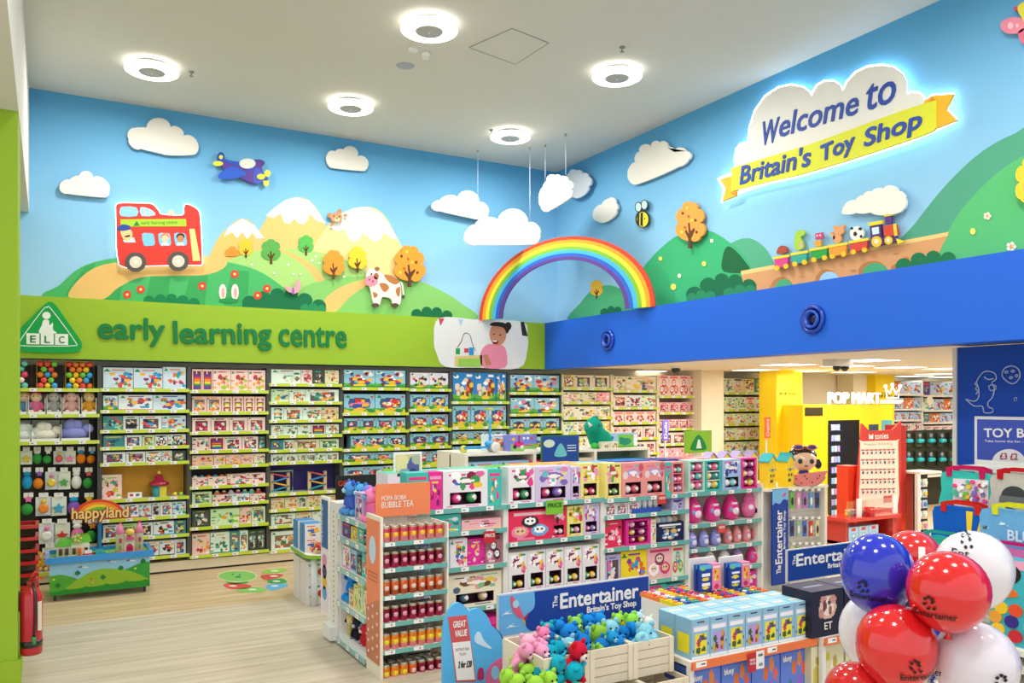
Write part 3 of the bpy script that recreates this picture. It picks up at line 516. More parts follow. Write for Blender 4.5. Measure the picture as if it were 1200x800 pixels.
# welcome sign
CL = scal([(862, 194, .3), (864, 170, .5), (877, 166, .0), (878, 158, .52), (951, 114, .62), (987, 107, .62), (1062, 112, .0), (1063, 110, .75), (1083, 124, 0), (1083, 160, 0), (862, 206, 0)], 12)
CL = [(862, 196), (861.5, 186), (863, 175), (868, 169), (877, 166.5), (879, 148), (885, 130), (897, 113), (912, 103), (927, 99.5), (940, 102), (948, 108), (951, 114)]+[(953, 108), (958, 100), (966, 95.5), (976, 95), (984, 100), (987.5, 107.5)]+[(993, 96), (1003, 85), (1017, 78.5), (1033, 76.5), (1046, 78.5), (1056, 86), (1061.5, 97), (1062, 111)]+[(1068, 108.5), (1076, 109), (1082, 114), (1084, 122), (1084, 150), (862, 205)]
A = Art(SIDE, (970, 200), 'welcome_sign', 'halo-lit cloud sign reading Welcome to Britain\'s Toy Shop', 'sign', off=-.11)
A.p('cloud_panel', [(CL, 'e9e8e2')], .01, .04)
RIB = smooth([(857, 197), (900, 184), (960, 165), (1020, 143), (1062, 128), (1097, 117)], 4, False)+smooth([(1097, 149), (1090, 155), (1060, 166), (1000, 186), (940, 204), (900, 213), (857, 224)], 4, False)
A.p('ribbon', [(RIB, 'dde13a')], -.012, .02)
A.p('ribbon_tail', [([(1083, 118), (1092, 112), (1117, 110), (1108, 128), (1121, 141), (1098, 150)], 'f0b62c')], .0, .03)
A.p('ribbon_tail', [([(858, 206), (843, 210), (850, 221), (846, 236), (863, 229)], 'f0b62c')], .0, .03)
A.p('ribbon_fold', [([(1083, 124), (1093, 114), (1096, 118), (1084, 122)], 'd98a1e')], -.004, .01); A.p('ribbon_fold', [([(856, 226), (863, 224), (864, 222), (863, 230)], 'd98a1e')], -.004, .01)
for wd, lb, rb, hp, bd, sh in (('W', (893, 170.5), (912, 165), 27, 0, .15), ('elcome', (913, 161), (1005, 133), 26, .0, .15), ('to', (1015, 130), (1049, 118.5), 29, .0, .15)): art_text(A, 'word', wd, lb, rb, hp, '2f4fa8', .002, bd+.02, .008, sh)
for wd, lb, rb, hp, bd in (('Britain\'s', (867, 216), (949, 193.5), 21, .035), ('Toy', (963, 194.5), (1002, 179), 24, .035), ('Shop', (1013, 178), (1080, 155), 26, .035)): art_text(A, 'word', wd, lb, rb, hp, '2f4fa8', -.02, bd, .008, .12)
HAL = CL[:-2]+[(1092, 112), (1117, 110), (1109, 128), (1121, 141), (1099, 151), (1062, 167), (1000, 187), (940, 205), (900, 214), (864, 226), (846, 236), (849, 221), (842, 210), (858, 203)]
o, G = glow(SIDE, HAL, -.045, 'sign_halo', A.root, 7, r=.016); o.location = (G.o[0]-A.o[0], .065, G.o[1]-A.o[1])
# ------------------------------------------------------------------ ceiling fittings
def ceiling_lamp(p, label, vis=True):
    t = thing('ceiling_lamp', label, 'ceiling light', p, 0, 'round ceiling lights of the tall hall')
    MB().lathe([(.16, -.045), (.19, -.04), (.19, -.03), (.15, -.012), (.14, 0)], 'd8d8d4', 32).obj('housing', PAINT, t)
    MB().lathe([(.1, -.05), (.26, -.05), (.275, -.058), (.275, -.08), (.262, -.088), (.13, -.088)], 'ffffff', 36).obj('diffuser_ring', emit('lamp_diffuser', 'fffaf0', 2.2), t)
    MB().lathe([(.02, -.094), (.13, -.093), (.135, -.088), (.02, -.087)], 'b9bab6', 28).obj('centre_plate', PAINT, t)
    MB().sph((0, 0, -.1), .008, 'ffffff', 8, 5).obj('sensor', PAINT, t)
    area('lamp_light', (p[0], p[1], p[2]-.12), .5, 48)
for (x, y), w in zip(LAMP_PX, ('round ceiling light nearest the left wall', 'round ceiling light second from the left', 'round ceiling light largest in view, beside the smoke detector', 'round ceiling light farthest away, near the wall corner', 'round ceiling light on the right, below a sprinkler head')):
    ceiling_lamp(onZ(x, y, CEIL-.07)+Vector((0, 0, .07)), w)
for X, Y in ((.8, 4), (3.2, 4), (5.4, 3.4), (.8, 1), (3.2, 1), (5.4, .5)): area('lamp_light', (X, Y, CEIL-.13), .6, 48)
h = onZ(550, 55, CEIL), onZ(600, 33, CEIL), onZ(643, 50, CEIL), onZ(604, 75, CEIL)
mb = MB(); mb.face([(p.x, p.y, CEIL-.004) for p in h], 'd2d1c6'); o = mb.obj('access_hatch', CEILM, None, label='square flush access hatch in the ceiling right of the largest lamp', cat='hatch')
mb = MB().tube([(p.x, p.y, CEIL-.004) for p in h], .006, 'a9a89c', 4, True); mb.obj('hatch_edge', PAINT, o)
def at_ceil(x, y): return onZ(x, y, CEIL)
p = at_ceil(499, 62); t = thing('smoke_detector', 'white smoke detector on the ceiling below the largest round light', 'detector', p)
MB().lathe([(.035, -.06), (.035, -.04), (.05, -.035), (.05, 0)], 'eeeee8', 14).obj('sensor_body', PAINT, t)
p = at_ceil(484, 57); MB().box(-.05, -.02, -.03, .05, .02, 0, 'eeeee8').obj('emergency_sensor', PAINT, None, p, label='small white rectangular sensor beside the smoke detector', cat='sensor')
p = at_ceil(475, 77); MB().lathe([(.09, -.006), (.1, 0)], 'a9abb4', 20).obj('ceiling_speaker', PAINT, None, p, label='flush grey round ceiling speaker below the smoke detector', cat='speaker')
for x, y, w in ((224, 84, 'tiny ceiling sprinkler head right of the leftmost round light'), (729, 55, 'tiny ceiling sprinkler head above the right round light'), (576, 152, 'tiny ceiling sprinkler head beside the farthest round light')):
    MB().lathe([(.025, -.05), (.008, -.045), (.008, -.02), (.03, -.01), (.03, 0)], '8c8c84', 10).obj('sprinkler_head', TIN, None, at_ceil(x, y), label=w, cat='sprinkler')
# jet nozzles in the blue fascia
for x, y, w in ((713, 398.5, 'round blue air nozzle in the blue fascia nearest the corner'), (953.5, 374, 'round blue air nozzle in the blue fascia, the larger one on the right')):
    p = onX(x, y, XF); t = thing('air_nozzle', w, 'air vent', p, 0, None, rot=(0, 0, -PI/2))
    for nm, pr, c in (('outer_ring', [(.15, 0), (.15, .03), (.125, .045), (.105, .02), (.1, 0)], '123fae'), ('inner_ring', [(.095, 0), (.095, .05), (.075, .06), (.062, .02), (.06, 0)], '1a4fc4'), ('nozzle_throat', [(.058, 0), (.058, .012), (.02, .014)], '050a3c')):
        o = MB().lathe(pr, c, 26).obj(nm, GLOSS, t); o.rotation_euler = (PI/2, 0, 0)
# low ceiling panels
for i, (x0, x1, y) in enumerate(sorted(((746, 767, 434.3), (810, 831, 435.2), (874, 897, 432.7), (910, 937, 426.3), (936, 953, 434), (1002, 1033, 421.2), (980, 1006, 427.8), (1042, 1068, 429.5), (1099, 1122, 431.2), (990, 1011, 435.2), (1062, 1080, 440), (1086, 1107, 437.5), (1100, 1118, 441)))):
    p = onZ((x0+x1)/2, y, LOWC)
    t = thing('ceiling_panel_light', f'flat square light panel, {["leftmost", "second", "third", "fourth", "fifth", "sixth", "seventh", "eighth", "ninth", "tenth", "eleventh", "twelfth", "rightmost"][i]} from left across the low ceiling'.replace('leftmost from left', 'leftmost').replace('rightmost from left', 'rightmost'), 'ceiling light', p, 0, 'square light panels of the low ceiling')
    MB().box(-.3, -.3, -.012, .3, .3, .0, 'f0f0ec').obj('frame', PAINT, t); MB().box(-.27, -.27, -.016, .27, .27, -.012, 'ffffff').obj('diffuser', emit('panel_diffuser', 'fff8ec', 2.5), t)
for X, Y in ((8.5, 9), (11.5, 9.3), (14.5, 9), (9.5, 6), (12.5, 6), (15.5, 6.5), (18, 9)): area('panel_light', (X, Y, LOWC-.05), .6, 62, shape='SQUARE')
p = onZ(982, 421, LOWC); t = thing('ceiling_camera_unit', 'white ceiling unit with two dark camera domes', 'camera', p, 0)
MB().box(-.17, -.1, -.09, .17, .1, 0, 'd8d4c8').obj('housing', PAINT, t)
for dx in (-.07, .08): MB().sph((dx, -.04, -.1), .055, '141414', 12, 8).obj('dome', GLOSS, t)
p = onZ(792, 429, LOWC); t = thing('dome_camera', 'small dark dome camera on the low ceiling above the shelves', 'camera', p, 0)
MB().lathe([(.09, -.03), (.09, 0)], 'e8e4da', 14).obj('mount', PAINT, t); MB().sph((0, 0, -.05), .07, '141414', 12, 8).obj('dome', GLOSS, t)
# ------------------------------------------------------------------ printed boxes: the front is one sheet of small coloured cells
def in_shape(s, u, v):
    k = s[0]
    if k == 'e': return ((u-s[1])/s[3])**2+((v-s[2])/s[4])**2 <= 1
    if k == 'r': return s[1] <= u <= s[3] and s[2] <= v <= s[4]
    if k == 't': return s[2] <= v <= s[2]+s[4] and abs(u-s[1]) <= s[3]*(1-(v-s[2])/s[4])
    if k == 'g': return v <= s[1]+s[2]*math.sin(u*s[3]+s[4])
    return False
def carton(w, h, d, bg, shapes, cell=.012, win=None, side=None, top=None):
    mb = MB(); nx = max(3, min(40, round(w/cell))); nz = max(3, min(48, round(h/cell)))
    xs = [w*i/nx-w/2 for i in range(nx+1)]; zs = [h*j/nz for j in range(nz+1)]
    mb.v = [(x, 0, z) for z in zs for x in xs]; bgc = S(bg)
    sc = [(s, S(s[-1])) for s in shapes][::-1]
    for j in range(nz):
        for i in range(nx):
            u, v = (i+.5)/nx, (j+.5)/nz
            if win and win[0] < u < win[2] and win[1] < v < win[3]: continue
            c = bgc
            for s, cc in sc:
                if in_shape(s, u, v): c = cc; break
            a = j*(nx+1)+i; mb.f.append((a, a+1, a+nx+2, a+nx+1)); mb.c.append(c); mb.s.append(False)
    n = len(mb.v); mb.v += [(-w/2, d, 0), (w/2, d, 0), (w/2, d, h), (-w/2, d, h)]; A, B, C, D = 0, nx, (nz+1)*(nx+1)-1, nz*(nx+1)
    sd = S(side or bg); tp = S(top or side or bg)
    for q, c in (((B, n+1, n+2, C), sd), ((n, A, D, n+3), sd), ((D, C, n+2, n+3), tp), ((n, n+1, B, A), sd), ((n+1, n, n+3, n+2), sd)):
        mb.f.append(q); mb.c.append(c); mb.s.append(False)
    return mb
def tray(w, h, d, win, col):
    """recess behind a window"""
    x0, x1, z0, z1 = (win[0]-.5)*w, (win[2]-.5)*w, win[1]*h, win[3]*h; dd = d*.7; mb = MB(); n = 0
    mb.v = [(x0, .001, z0), (x1, .001, z0), (x1, .001, z1), (x0, .001, z1), (x0, dd, z0), (x1, dd, z0), (x1, dd, z1), (x0, dd, z1)]
    for q in ((4, 5, 6, 7), (0, 1, 5, 4), (3, 7, 6, 2), (0, 4, 7, 3), (1, 2, 6, 5)): mb.f.append(q); mb.c.append(S(col)); mb.s.append(False)
    return mb
def blobs(r, acc, n, x0=.15, z0=.12, x1=.88, z1=.72, sz=.16):
    return [('e', r.uniform(x0+sz*.5, x1-sz*.5), r.uniform(z0+sz*.5, z1-sz*.5), r.uniform(.4, 1)*sz, r.uniform(.4, 1)*sz, r.choice(acc)) for _ in range(n)]
def D_elc(r, p):
    bg, acc = p; s = [('r', 0, 0, 1, .05, r.choice(acc))] if r.random() < .3 else []
    s += blobs(r, acc+[bg], r.randint(18, 26), .24, .06, .97, .8, .12)
    if r.random() < .5: s += [('r', .02, .1, .16, .16, r.choice(acc)), ('r', .02, .3, .14, .34, r.choice(acc)), ('r', .02, .45, .18, .5, acc[0])]
    s += [('t', .13, .8, .1, .15, '1c8a46'), ('r', .3, .86, .75, .9, r.choice(acc)), ('r', .78, .06, .92, .1, 'ffffff')]
    return s
def D_happy(r, p):
    bg, acc = p; s = [('g', .3, .06, 9, r.random()*6, '4f9a3c'), ('g', .16, .05, 14, r.random()*6, 'd8c63a')]
    s += [('e', .5, .52, .36, .3, '3f5876'), ('r', .16, .28, .84, .76, '3f5876')]+blobs(r, acc+['e8d8c0'], 26, .2, .26, .82, .74, .12)
    s += [('e', r.random(), .13, .12, .09, '6cbb3c'), ('e', r.random(), .1, .14, .09, '2f8c34'), ('e', .5, .2, .2, .07, 'f2b634'), ('t', .12, .82, .07, .12, '1c8a46'), ('r', .85, .8, .95, .92, 'd8405a')]
    return s
def D_scene(r, p):
    bg, acc = p; s = [('g', .3, .05, 8, r.random()*6, '5fae3c'), ('g', .13, .04, 11, r.random()*6, '2f8c34')]
    s += [('e', .15, .86, .12, .06, 'ffffff'), ('e', .75, .9, .14, .05, 'ffffff')]+blobs(r, acc+['e8d8c0'], 22, .12, .12, .92, .85, .12)
    s += [('e', .5, .15, .2, .07, 'f2c634'), ('t', .12, .85, .07, .12, '1c8a46')]
    return s
def D_win(r, p):
    bg, acc = p; s = [('r', .14, .1, .86, .8, '5a4a54' if r.random() < .6 else '8a6a5c')]+blobs(r, acc+['f0e0d0', bg], 26, .16, .1, .84, .76, .13)
    s += [('t', .1, .84, .07, .12, '1c8a46'), ('r', .25, .87, .7, .92, r.choice(acc))]
    return s
def D_ball(r, p):
    bg, acc = p; s = [('e', .5, .72, .3, .11, acc[0]), ('r', .12, .86, .5, .91, acc[1]), ('r', .6, .9, .92, .95, acc[2 % len(acc)])]+blobs(r, acc+['ffffff'], 12, .1, .46, .95, .97, .12)
    return s+[('r', .08, .02, .2, .05, acc[1]), ('r', .5, .02, .8, .05, acc[-1]), ('e', .52, .72, .18, .05, 'fff4f4')]
def D_three(r, p):
    bg, acc = p; s = []
    for k in range(3): s += [('r', .2, .08+.3*k, .85, .3+.3*k, '4a2c2c'), ('e', .5, .17+.3*k, .26, .1, acc[k % len(acc)]), ('e', .5, .12+.3*k, .16, .05, 'f0e6d8')]
    return s
def D_plain(r, p):
    bg, acc = p; return [('r', .1, .8, .9, .9, acc[0]), ('r', .2, .7, .7, .74, acc[-1])]+blobs(r, acc, 12, .12, .08, .88, .68, .12)
def D_stack(r, p):
    s = [('r', .1, .05, .9, .93, '8a1f3a')]; cc = ['2a57b8', '2fa24a', 'e9dc3a', 'ee8c2c', 'd83a3a', '6a3a90']
    for k, c in enumerate(cc): s += [('r', .2, .1+.11*k, .8, .2+.11*k, c)]
    return s+[('r', .44, .76, .54, .95, 'eeeeee')]
def D_char(r, p):
    bg, acc = p; s = [('r', 0, .55, 1, 1, bg)]
    for cx, cz in ((.27, .3), (.72, .32), (.5, .62)): s += [('e', cx, cz, .2, .2, r.choice(acc)), ('e', cx, cz+.02, .13, .12, r.choice(['f6dcc8', 'ffffff', 'f0c8a0'])), ('e', cx-.05, cz+.03, .025, .03, '201418'), ('e', cx+.05, cz+.03, .025, .03, '201418')]
    return s+[('r', .12, .84, .88, .95, acc[0]), ('r', .2, .04, .6, .1, acc[-1])]
MIX = ['e2473d', 'f2b634', '2f9fd6', '3b4fa0', '3aa35a', 'e8743a', '8c3a78']
PAL = {
 'lb': ('cfe2f0', MIX, 'light blue boxed toy'), 'wb': ('e4edf2', MIX+['222226'], 'white boxed baby toy'), 'bw': ('dfe6ea', ['16161a', '16161a', '44464c', 'f2b634', 'e2473d'], 'black and white boxed toy'),
 'tb': ('3f8f98', ['f2d634', '2a6a8c', 'e2473d', '9ad0c8', '1f4a58'], 'teal boxed toy'), 'lk': ('f6d3cc', ['c92f4a', '9cc83a', 'e8b23a', '8a2a3c', '3f9c8c', 'e86a3c'], 'pale pink boxed toy'),
 'rk': ('efc6bc', ['f08a3a', 'e8d23a', 'f2b8a0', 'a83232', '58b0a8'], 'peach boxed toy'), 'rd': ('f0d4cc', ['a81f3c', 'd8405a', '3fa8a0', 'f0e6e0', '6a1424'], 'pink and crimson boxed toy'),
 'mt': ('dcece0', ['4fa08c', 'e8a03a', 'c8d8c0', '8a6a4a', 'd85a3a', '2f7a58'], 'mint boxed wooden toy'), 'wd': ('dfd2ae', ['b8864a', 'e8c87a', '5a3a22', 'd86a3a', '8ac04a'], 'tan boxed wooden toy'),
 'gn': ('c8e4b4', ['3aa348', '8cc83a', '2a6a9c', 'f0e8c0', 'e0a03a'], 'light green boxed toy'), 'hp': ('8fc8dc', ['d8332f', 'f2b634', 'ffffff', '2f4fa0', 'e87aa0', '6a3a2a'], 'sky blue boxed playset'),
 'hb': ('2f86cc', ['8a3a2a', 'f2c634', '6a3a1c', 'e8763a', 'ffffff', '9cc83a'], 'deep blue playset'), 'hr': ('8fb8cc', ['d8231f', 'd8231f', 'b8181a', 'f2f0ea', 'f2b634'], 'red vehicle playset box'),
 'hy': ('8fc8dc', ['f0c020', 'e8b010', '3a2a1a', 'f2e070', '2f4fa0'], 'yellow vehicle playset box'), 'wf': ('e8e4f0', ['2a2a3a', 'f2a23a', 'e8743a', '9ad06a', 'd8405a'], 'lilac boxed playset'),
 'cr': ('f0e8d0', ['d8b890', '6a4a2a', '7ac08a', 'e8a0a0', 'f2cf4a', '4a6a8a'], 'cream boxed toy'), 'cp': ('f2dcd4', ['e8707a', 'c83a4a', 'f2b8a8', '5a3a3a', 'd8a070'], 'cream and coral boxed doll'),
 'pk': ('f4b8c0', ['d83a7a', 'f07aa0', 'ffffff', '8a3a5a', 'f0d0a0'], 'pink boxed doll'), 'yb': ('f0dc8a', ['5a3a1a', 'e8b83a', 'd85a3a', 'ffffff', '3a6a8a'], 'yellow boxed toy'),
 'cg': ('d8ecc8', ['d8405a', '3fa0d0', 'f2b634', '5ab04a', '7a4a9a', 'f2f2f2'], 'pale green craft set box'), 'cg2': ('2f8c50', ['f2e8c8', 'e8743a', '8cc83a', 'f2b634', '3b4fa0'], 'green craft set box'),
 'ot': ('e87a2a', ['2a2a6a', 'f2c634', '3f9cd0', 'ffffff'], 'orange boxed game'), 'dk': ('3a4a3a', ['8a9a5a', '6a5a3a', '2a2a2a', '2fb0b8', 'c8c0a0'], 'dark boxed toy'), 'pu': ('5a3a8a', MIX, 'purple boxed toy'),
 'sq': ('ece8ec', ['8a1f4a', 'e83a8c', '3a9c5a', 'f2c634', '3b6fd0', 'e86aa8'], 'white capsule toy box'), 'ly': ('d8c8e8', ['8a6ac0', 'e88ac0', '6ac0d0', 'f2e070', 'd83a7a'], 'lilac capsule toy box'), 'yl': ('f0e48a', ['e8c020', 'd83a5a', '8a6a2a', '6ab04a', 'f29ac0'], 'yellow capsule toy box'),
 'co': ('f09a94', ['b8a0d8', 'f27a9a', '6ac0c0', 'f4d8d8', 'd85a6a'], 'coral capsule toy box'), 'mn': ('b8e0d0', ['f0f0c8', 'f27aa8', '58c0b8', 'e86a9a', 'f2d04a'], 'mint blind toy box'), 'hk': ('e8309a', ['f2a0c8', '8a1f6a', 'f4e0ec', 'c8207a', 'f2d04a'], 'hot pink toy box'),
 'sk': ('9cc4e8', ['3a3a8c', 'e8309a', 'f4f4f4', '8ad0d8', '6a3a9a'], 'pale blue cutie toy box'), 'nv': ('1a2454', ['f2f2f4', 'd8b868', '58a0d8', 'c8d8e8', 'e8e0c8'], 'navy printed toy box'), 'rs': ('e8305a', ['f4c8d0', 'ffffff', '2a2a2a', '6ab0e0', 'f2b0c0', 'f08aa8'], 'rose red plush toy box'),
 'yw': ('f2da28', ['d83a8a', '3a9cd8', '8a3a9a', 'f4f0e0', 'e86a2a'], 'bright yellow fashion toy box'), 'lv': ('b8b0e0', ['5a4aa8', 'e86ab0', 'f2f2f4', '8ad0e0', '3a3a7a'], 'lavender toy box'), 'tl': ('3fc0b4', ['e83a8a', 'f4f4f0', 'f2d04a', '1f8a88', 'e85a7a'], 'turquoise toy box'),
 'br': ('a86a78', ['5a3040', 'e8a0b8', 'd878a0', '3a2028', 'f0d0d8'], 'dusky rose toy box'), 'or': ('f08a5a', ['c83a2a', 'f4e0c8', 'f2c634', '5a2a1a'], 'orange toy box'),
 'bd': ('b8d0e8', MIX+['7a4a2a'], 'pale blue boxed game'),
}
DES = {'e': D_elc, 'h': D_happy, 's': D_scene, 'w': D_win, '3': D_three, 'p': D_plain, 'k': D_stack, 'c': D_char, 'b': D_ball, 'v': D_plain}
BOXC = {}
BNAME = dict(hp='playset_box', hb='playset_box', hr='playset_box', hy='playset_box', wf='playset_box', cg='craft_box', cg2='craft_box', cp='doll_box', pk='doll_box', sq='capsule_box', ly='capsule_box', yl='capsule_box', co='capsule_box', mn='capsule_box', mt='wooden_toy_box', wd='wooden_toy_box', ot='game_box', bd='game_box')
WIN = {'b': (.16, .08, .86, .42), 'v': (.1, .06, .9, .94)}
WC = {}
def fill_window(o, key, des, w, h, d, seed):
    k = (key, des, round(w, 3), round(h, 3)); acc = PAL[key][1]; wn = WIN[des]
    if k not in WC: WC[k] = tray(w, h, d, wn, '4a2438' if des == 'b' else PAL[key][0]).mesh('window_recess', PRINT)
    link('window_recess', WC[k], o, (0, 0, 0)); x0, x1, z0, z1 = (wn[0]-.5)*w, (wn[2]-.5)*w, wn[1]*h, wn[3]*h
    r = random.Random(seed*7+len(key)); tiers = 1 if des == 'b' else 3
    rad = min((x1-x0)/4.2, (z1-z0)/tiers/2.1, d*.33)
    for t in range(tiers):
        zb = z0+(z1-z0)*t/tiers
        if t: 
            kk = ('sh', key, round(w, 3));
            if kk not in WC: WC[kk] = MB().box(x0, .0, -.004, x1, d*.6, .004, acc[1]).mesh('inner_shelf', PRINT)
            link('inner_shelf', WC[kk], o, (0, 0, zb-.004))
        for i in range(2 if des == 'v' else 2):
            c = acc[(i+t+seed) % len(acc)]; c2 = 'f4eef0'; kk = ('b', c, round(rad, 3))
            if kk not in WC: WC[kk] = MB().sph((0, 0, 0), rad, c, 12, 8).mesh('capsule_toy', GLOSS)
            if ('f', round(rad, 3)) not in WC: WC[('f', round(rad, 3))] = MB().sph((0, 0, 0), (rad*.6, rad*.4, rad*.55), c2, 8, 6).mesh('face_patch', GLOSS)
            x = x0+(x1-x0)*(i+.5)/2; b = link('capsule_toy', WC[kk], o, (x, rad+.004, zb+rad+.002)); link('face_patch', WC[('f', round(rad, 3))], b, (rad*.15, -rad*.65, rad*.05))
ORD = ['leftmost', 'second from left', 'third from left', 'fourth from left', 'fifth from left', 'sixth from left', 'seventh from left', 'eighth from left', 'ninth from left', 'tenth from left', 'eleventh from left', 'twelfth from left', 'thirteenth from left', 'fourteenth from left', 'fifteenth from left', 'sixteenth from left']
ROWN = ['top', 'second', 'third', 'fourth', 'fifth', 'sixth', 'seventh', 'eighth', 'ninth', 'tenth']
USEDL = set()
def uniq(l):
    assert l not in USEDL, l
    USEDL.add(l); return l
def boxmesh(key, des, seed, w, h, d, cell):
    k = (key, des, seed, round(w, 3), round(h, 3), cell)
    if k not in BOXC:
        bg, acc, _ = PAL[key]; r = random.Random(hash((key, des, seed)) if False else (sum(map(ord, key+des))*31+seed*977))
        BOXC[k] = carton(w, h, d, bg, DES[des](r, (bg, acc)), cell, win=WIN.get(des)).mesh('toy_box', PRINT)
    return BOXC[k]
def row(spec, X0, X1, Yf, z, hs, rown, bayn, rz=0, org=None, set_back=.03, dep=.18, cell=.0125, jit=.012):
    """spec tokens key+design:seed:width:count:height -> boxes side by side, each a thing"""
    toks = []
    for t in spec.split():
        q = t.split(':'); key, des = q[0][:-1], q[0][-1]; seed = int(q[1]); w = float(q[2]); n = int(q[3]) if len(q) > 3 and q[3] else 1; hf = float(q[4]) if len(q) > 4 else .84
        toks.append((key, des, seed, w, n, hf))
    tot = sum(t[3]*t[4] for t in toks); x = X0; k = 0; rr = random.Random(int(X0*100)+int(z*100))
    for key, des, seed, w, n, hf in toks:
        ww = (X1-X0)*w/tot; me = None
        for i in range(n):
            if key == '_': x += ww; continue
            bw = ww-.006; me = boxmesh(key, des, seed, bw, hs*hf, dep, cell)
            lx, ly = x+ww/2, set_back+rr.uniform(0, jit)
            loc = Vector((lx, Yf+ly, z)) if org is None else org(lx, ly, z)
            lab = f"{PAL[key][2]}, {ORD[k]}, {ROWN[rown] if isinstance(rown, int) else rown} shelf, {bayn}"
            o = link(BNAME.get(key, 'toy_box'), me, None, loc, rz+rr.uniform(-.02, .02), uniq(lab), 'toy box', f"{PAL[key][2]} copies, {ROWN[rown] if isinstance(rown, int) else rown} shelf, {bayn}" if n > 1 else None)
            if des in 'bv': fill_window(o, key, des, bw, hs*hf, dep, seed)
            x += ww; k += 1
def bay(label, x0, x1, Yf, zs, ztop, dep=.42, strip='c3d63a', back='2c2c2e', plinth='d9ccb0', zp=.14, upr='4a4a48', loc=None, rz=0, shelf='d8d6c8', sides=True, tick='f0efe8'):
    t = thing('shelving_bay', uniq(label), 'shelving', loc or (x0, Yf, 0), rz); w = x1-x0
    MB().box(.0, dep, 0, w, dep+.03, ztop, back).obj('back_panel', PAINT, t)
    if sides:
        for x in (0, w-.025): MB().box(x, 0.02, 0, x+.025, dep, ztop, upr).obj('side_panel', PAINT, t)
    if zp: MB().box(0, .01, .025, w, dep, zp, plinth).obj('plinth', PAINT, t); MB().box(0, .03, 0, w, dep, .025, '16161a').obj('kick_strip', PAINT, t)
    for z in zs:
        s = MB().box(.003, 0, z-.025, w-.003, dep, z, shelf).obj('shelf', PAINT, t)
        MB().box(.003, -.012, z-.036, w-.003, -.001, z+.006, strip).obj('price_strip', GLOSS, s)
        n = max(2, int(w/.22)); mb = MB()
        for i in range(n): mb.rect(.03+i*w/n, z-.034, .03+i*w/n+.075, z+.004, -.0135, tick); mb.rect(.045+i*w/n, z-.02, .07+i*w/n, z-.012, -.0142, '55555a')
        o = mb.obj('price_tickets', PRINT, s); o['kind'] = 'stuff'
    return t
def zy(x, y, Y): return onY(x, y, Y).z
def xY(x, Y): return onY(x, 469, Y).x
YS = 11.14
def wallbay(label, px0, px1, ys, bayn, rows, xref=None, ztop=2.6, strip='c3d63a', back='2c2c2e', yb=None, **kw):
    x0, x1 = xY(px0, YS), xY(px1, YS); xref = xref or px0+3
    zs = [zy(xref, y, YS)+.018 for y in ys]
    bay(label, x0, x1, YS, zs, ztop, strip=strip, back=back, **kw)
    tops = [2.62]+[z-.04 for z in zs[:-1]]
    for i, (spec, z, zt) in enumerate(zip(rows, zs, tops)):
        if spec: row(spec, x0+.035, x1-.035, YS, z+.001, (zt-z), i, bayn)
    return x0, x1, zs, tops
# bay with balls and soft toys
XA0 = -.48; XA1 = xY(117, YS); zsA = [zy(60, y, YS)+.018 for y in (457, 487.5, 519, 672)]
bay('left shelving bay with bagged balls, soft toys and rattles on pegs', XA0, XA1, YS, zsA, 2.6, back='33302e')
def soft(c1, c2, c3, kind='doll'):
    mb = MB(); s = 1
    mb.sph((0, .05, .085), (.06, .05, .085), c1, 12, 8)
    for sx in (-1, 1): mb.sph((sx*.062, .03, .1), (.025, .025, .055), c1, 8, 6, 0, sx*.5); mb.sph((sx*.045, -.0, .03), (.028, .04, .028), c2, 8, 6)
    mb.sph((0, .04, .2), (.062, .055, .058), c2, 14, 9)
    if kind == 'bunny':
        for sx in (-1, 1): mb.sph((sx*.075, .04, .17), (.02, .018, .075), c1, 8, 6, 0, sx*.2)
    elif kind == 'bear':
        for sx in (-1, 1): mb.sph((sx*.05, .045, .25), (.024, .014, .024), c1, 8, 6)
        mb.sph((0, -.01, .19), (.026, .02, .02), c3, 8, 6)
    else: mb.sph((0, .055, .225), (.064, .052, .045), c3, 12, 7)
    for sx in (-1, 1): mb.sph((sx*.022, -.012, .21), .006, '1a1412', 6, 4)
    return mb.mesh('soft_toy', CLOTH)
def put(me, name, loc, rz, lab, cat, sc=1, group=None, rot=None):
    o = link(name, me, None, loc, rz, uniq(lab), cat, group); o.scale = (sc, sc, sc) if not isinstance(sc, tuple) else sc
    if rot: o.rotation_euler = rot
    return o
for px, me, lb in ((28, soft('6ea0c8', 'e8c8a0', 'c89a5a'), 'blue soft doll with fair hair, half hidden by the green pillar'), (42, soft('f07aa8', 'f2cfae', 'e84a8a'), 'pink soft rag doll with headscarf, second shelf left bay'), (63, soft('b8b4b0', 'c8c4c0', 'f0eeea', 'bunny'), 'grey soft bunny between the pink doll and pink bunny'), (84, soft('e8b8b0', 'f0c8c0', 'f8f0ea', 'bunny'), 'pale pink soft bunny with long ears, second shelf left bay'), (105, soft('e8a83a', 'f2cfa0', 'e8c040'), 'soft doll with yellow hair and lilac body, second shelf left bay')):
    p = onY(px, 470, YS); put(me, 'soft_toy', (p.x, YS+.07, zsA[1]+.001), 0, lb, 'soft toy', 1.02)
for px, w, c, lb in ((30, 1, 'e6ece8', 'white fluffy soft toy at the left end, third shelf'), (53, 1.05, 'f0ece0', 'cream plush elephant lying on the third shelf, left bay'), (88, 1.2, '8f97dc', 'lavender plush elephant lying on the third shelf, left bay')):
    m = MB().sph((0, 0, .08), (.14, .09, .08), c, 14, 8).sph((-.03, -.02, .15), (.07, .06, .07), c, 12, 8).sph((.11, -.03, .12), (.06, .05, .05), c, 10, 7).sph((.02, -.06, .16), (.045, .02, .05), c, 10, 6).mesh('plush_elephant', CLOTH)
    p = onY(px, 470, YS); put(m, 'plush_elephant', (p.x, YS+.12, zsA[2]+.001), 0, lb, 'soft toy', w)
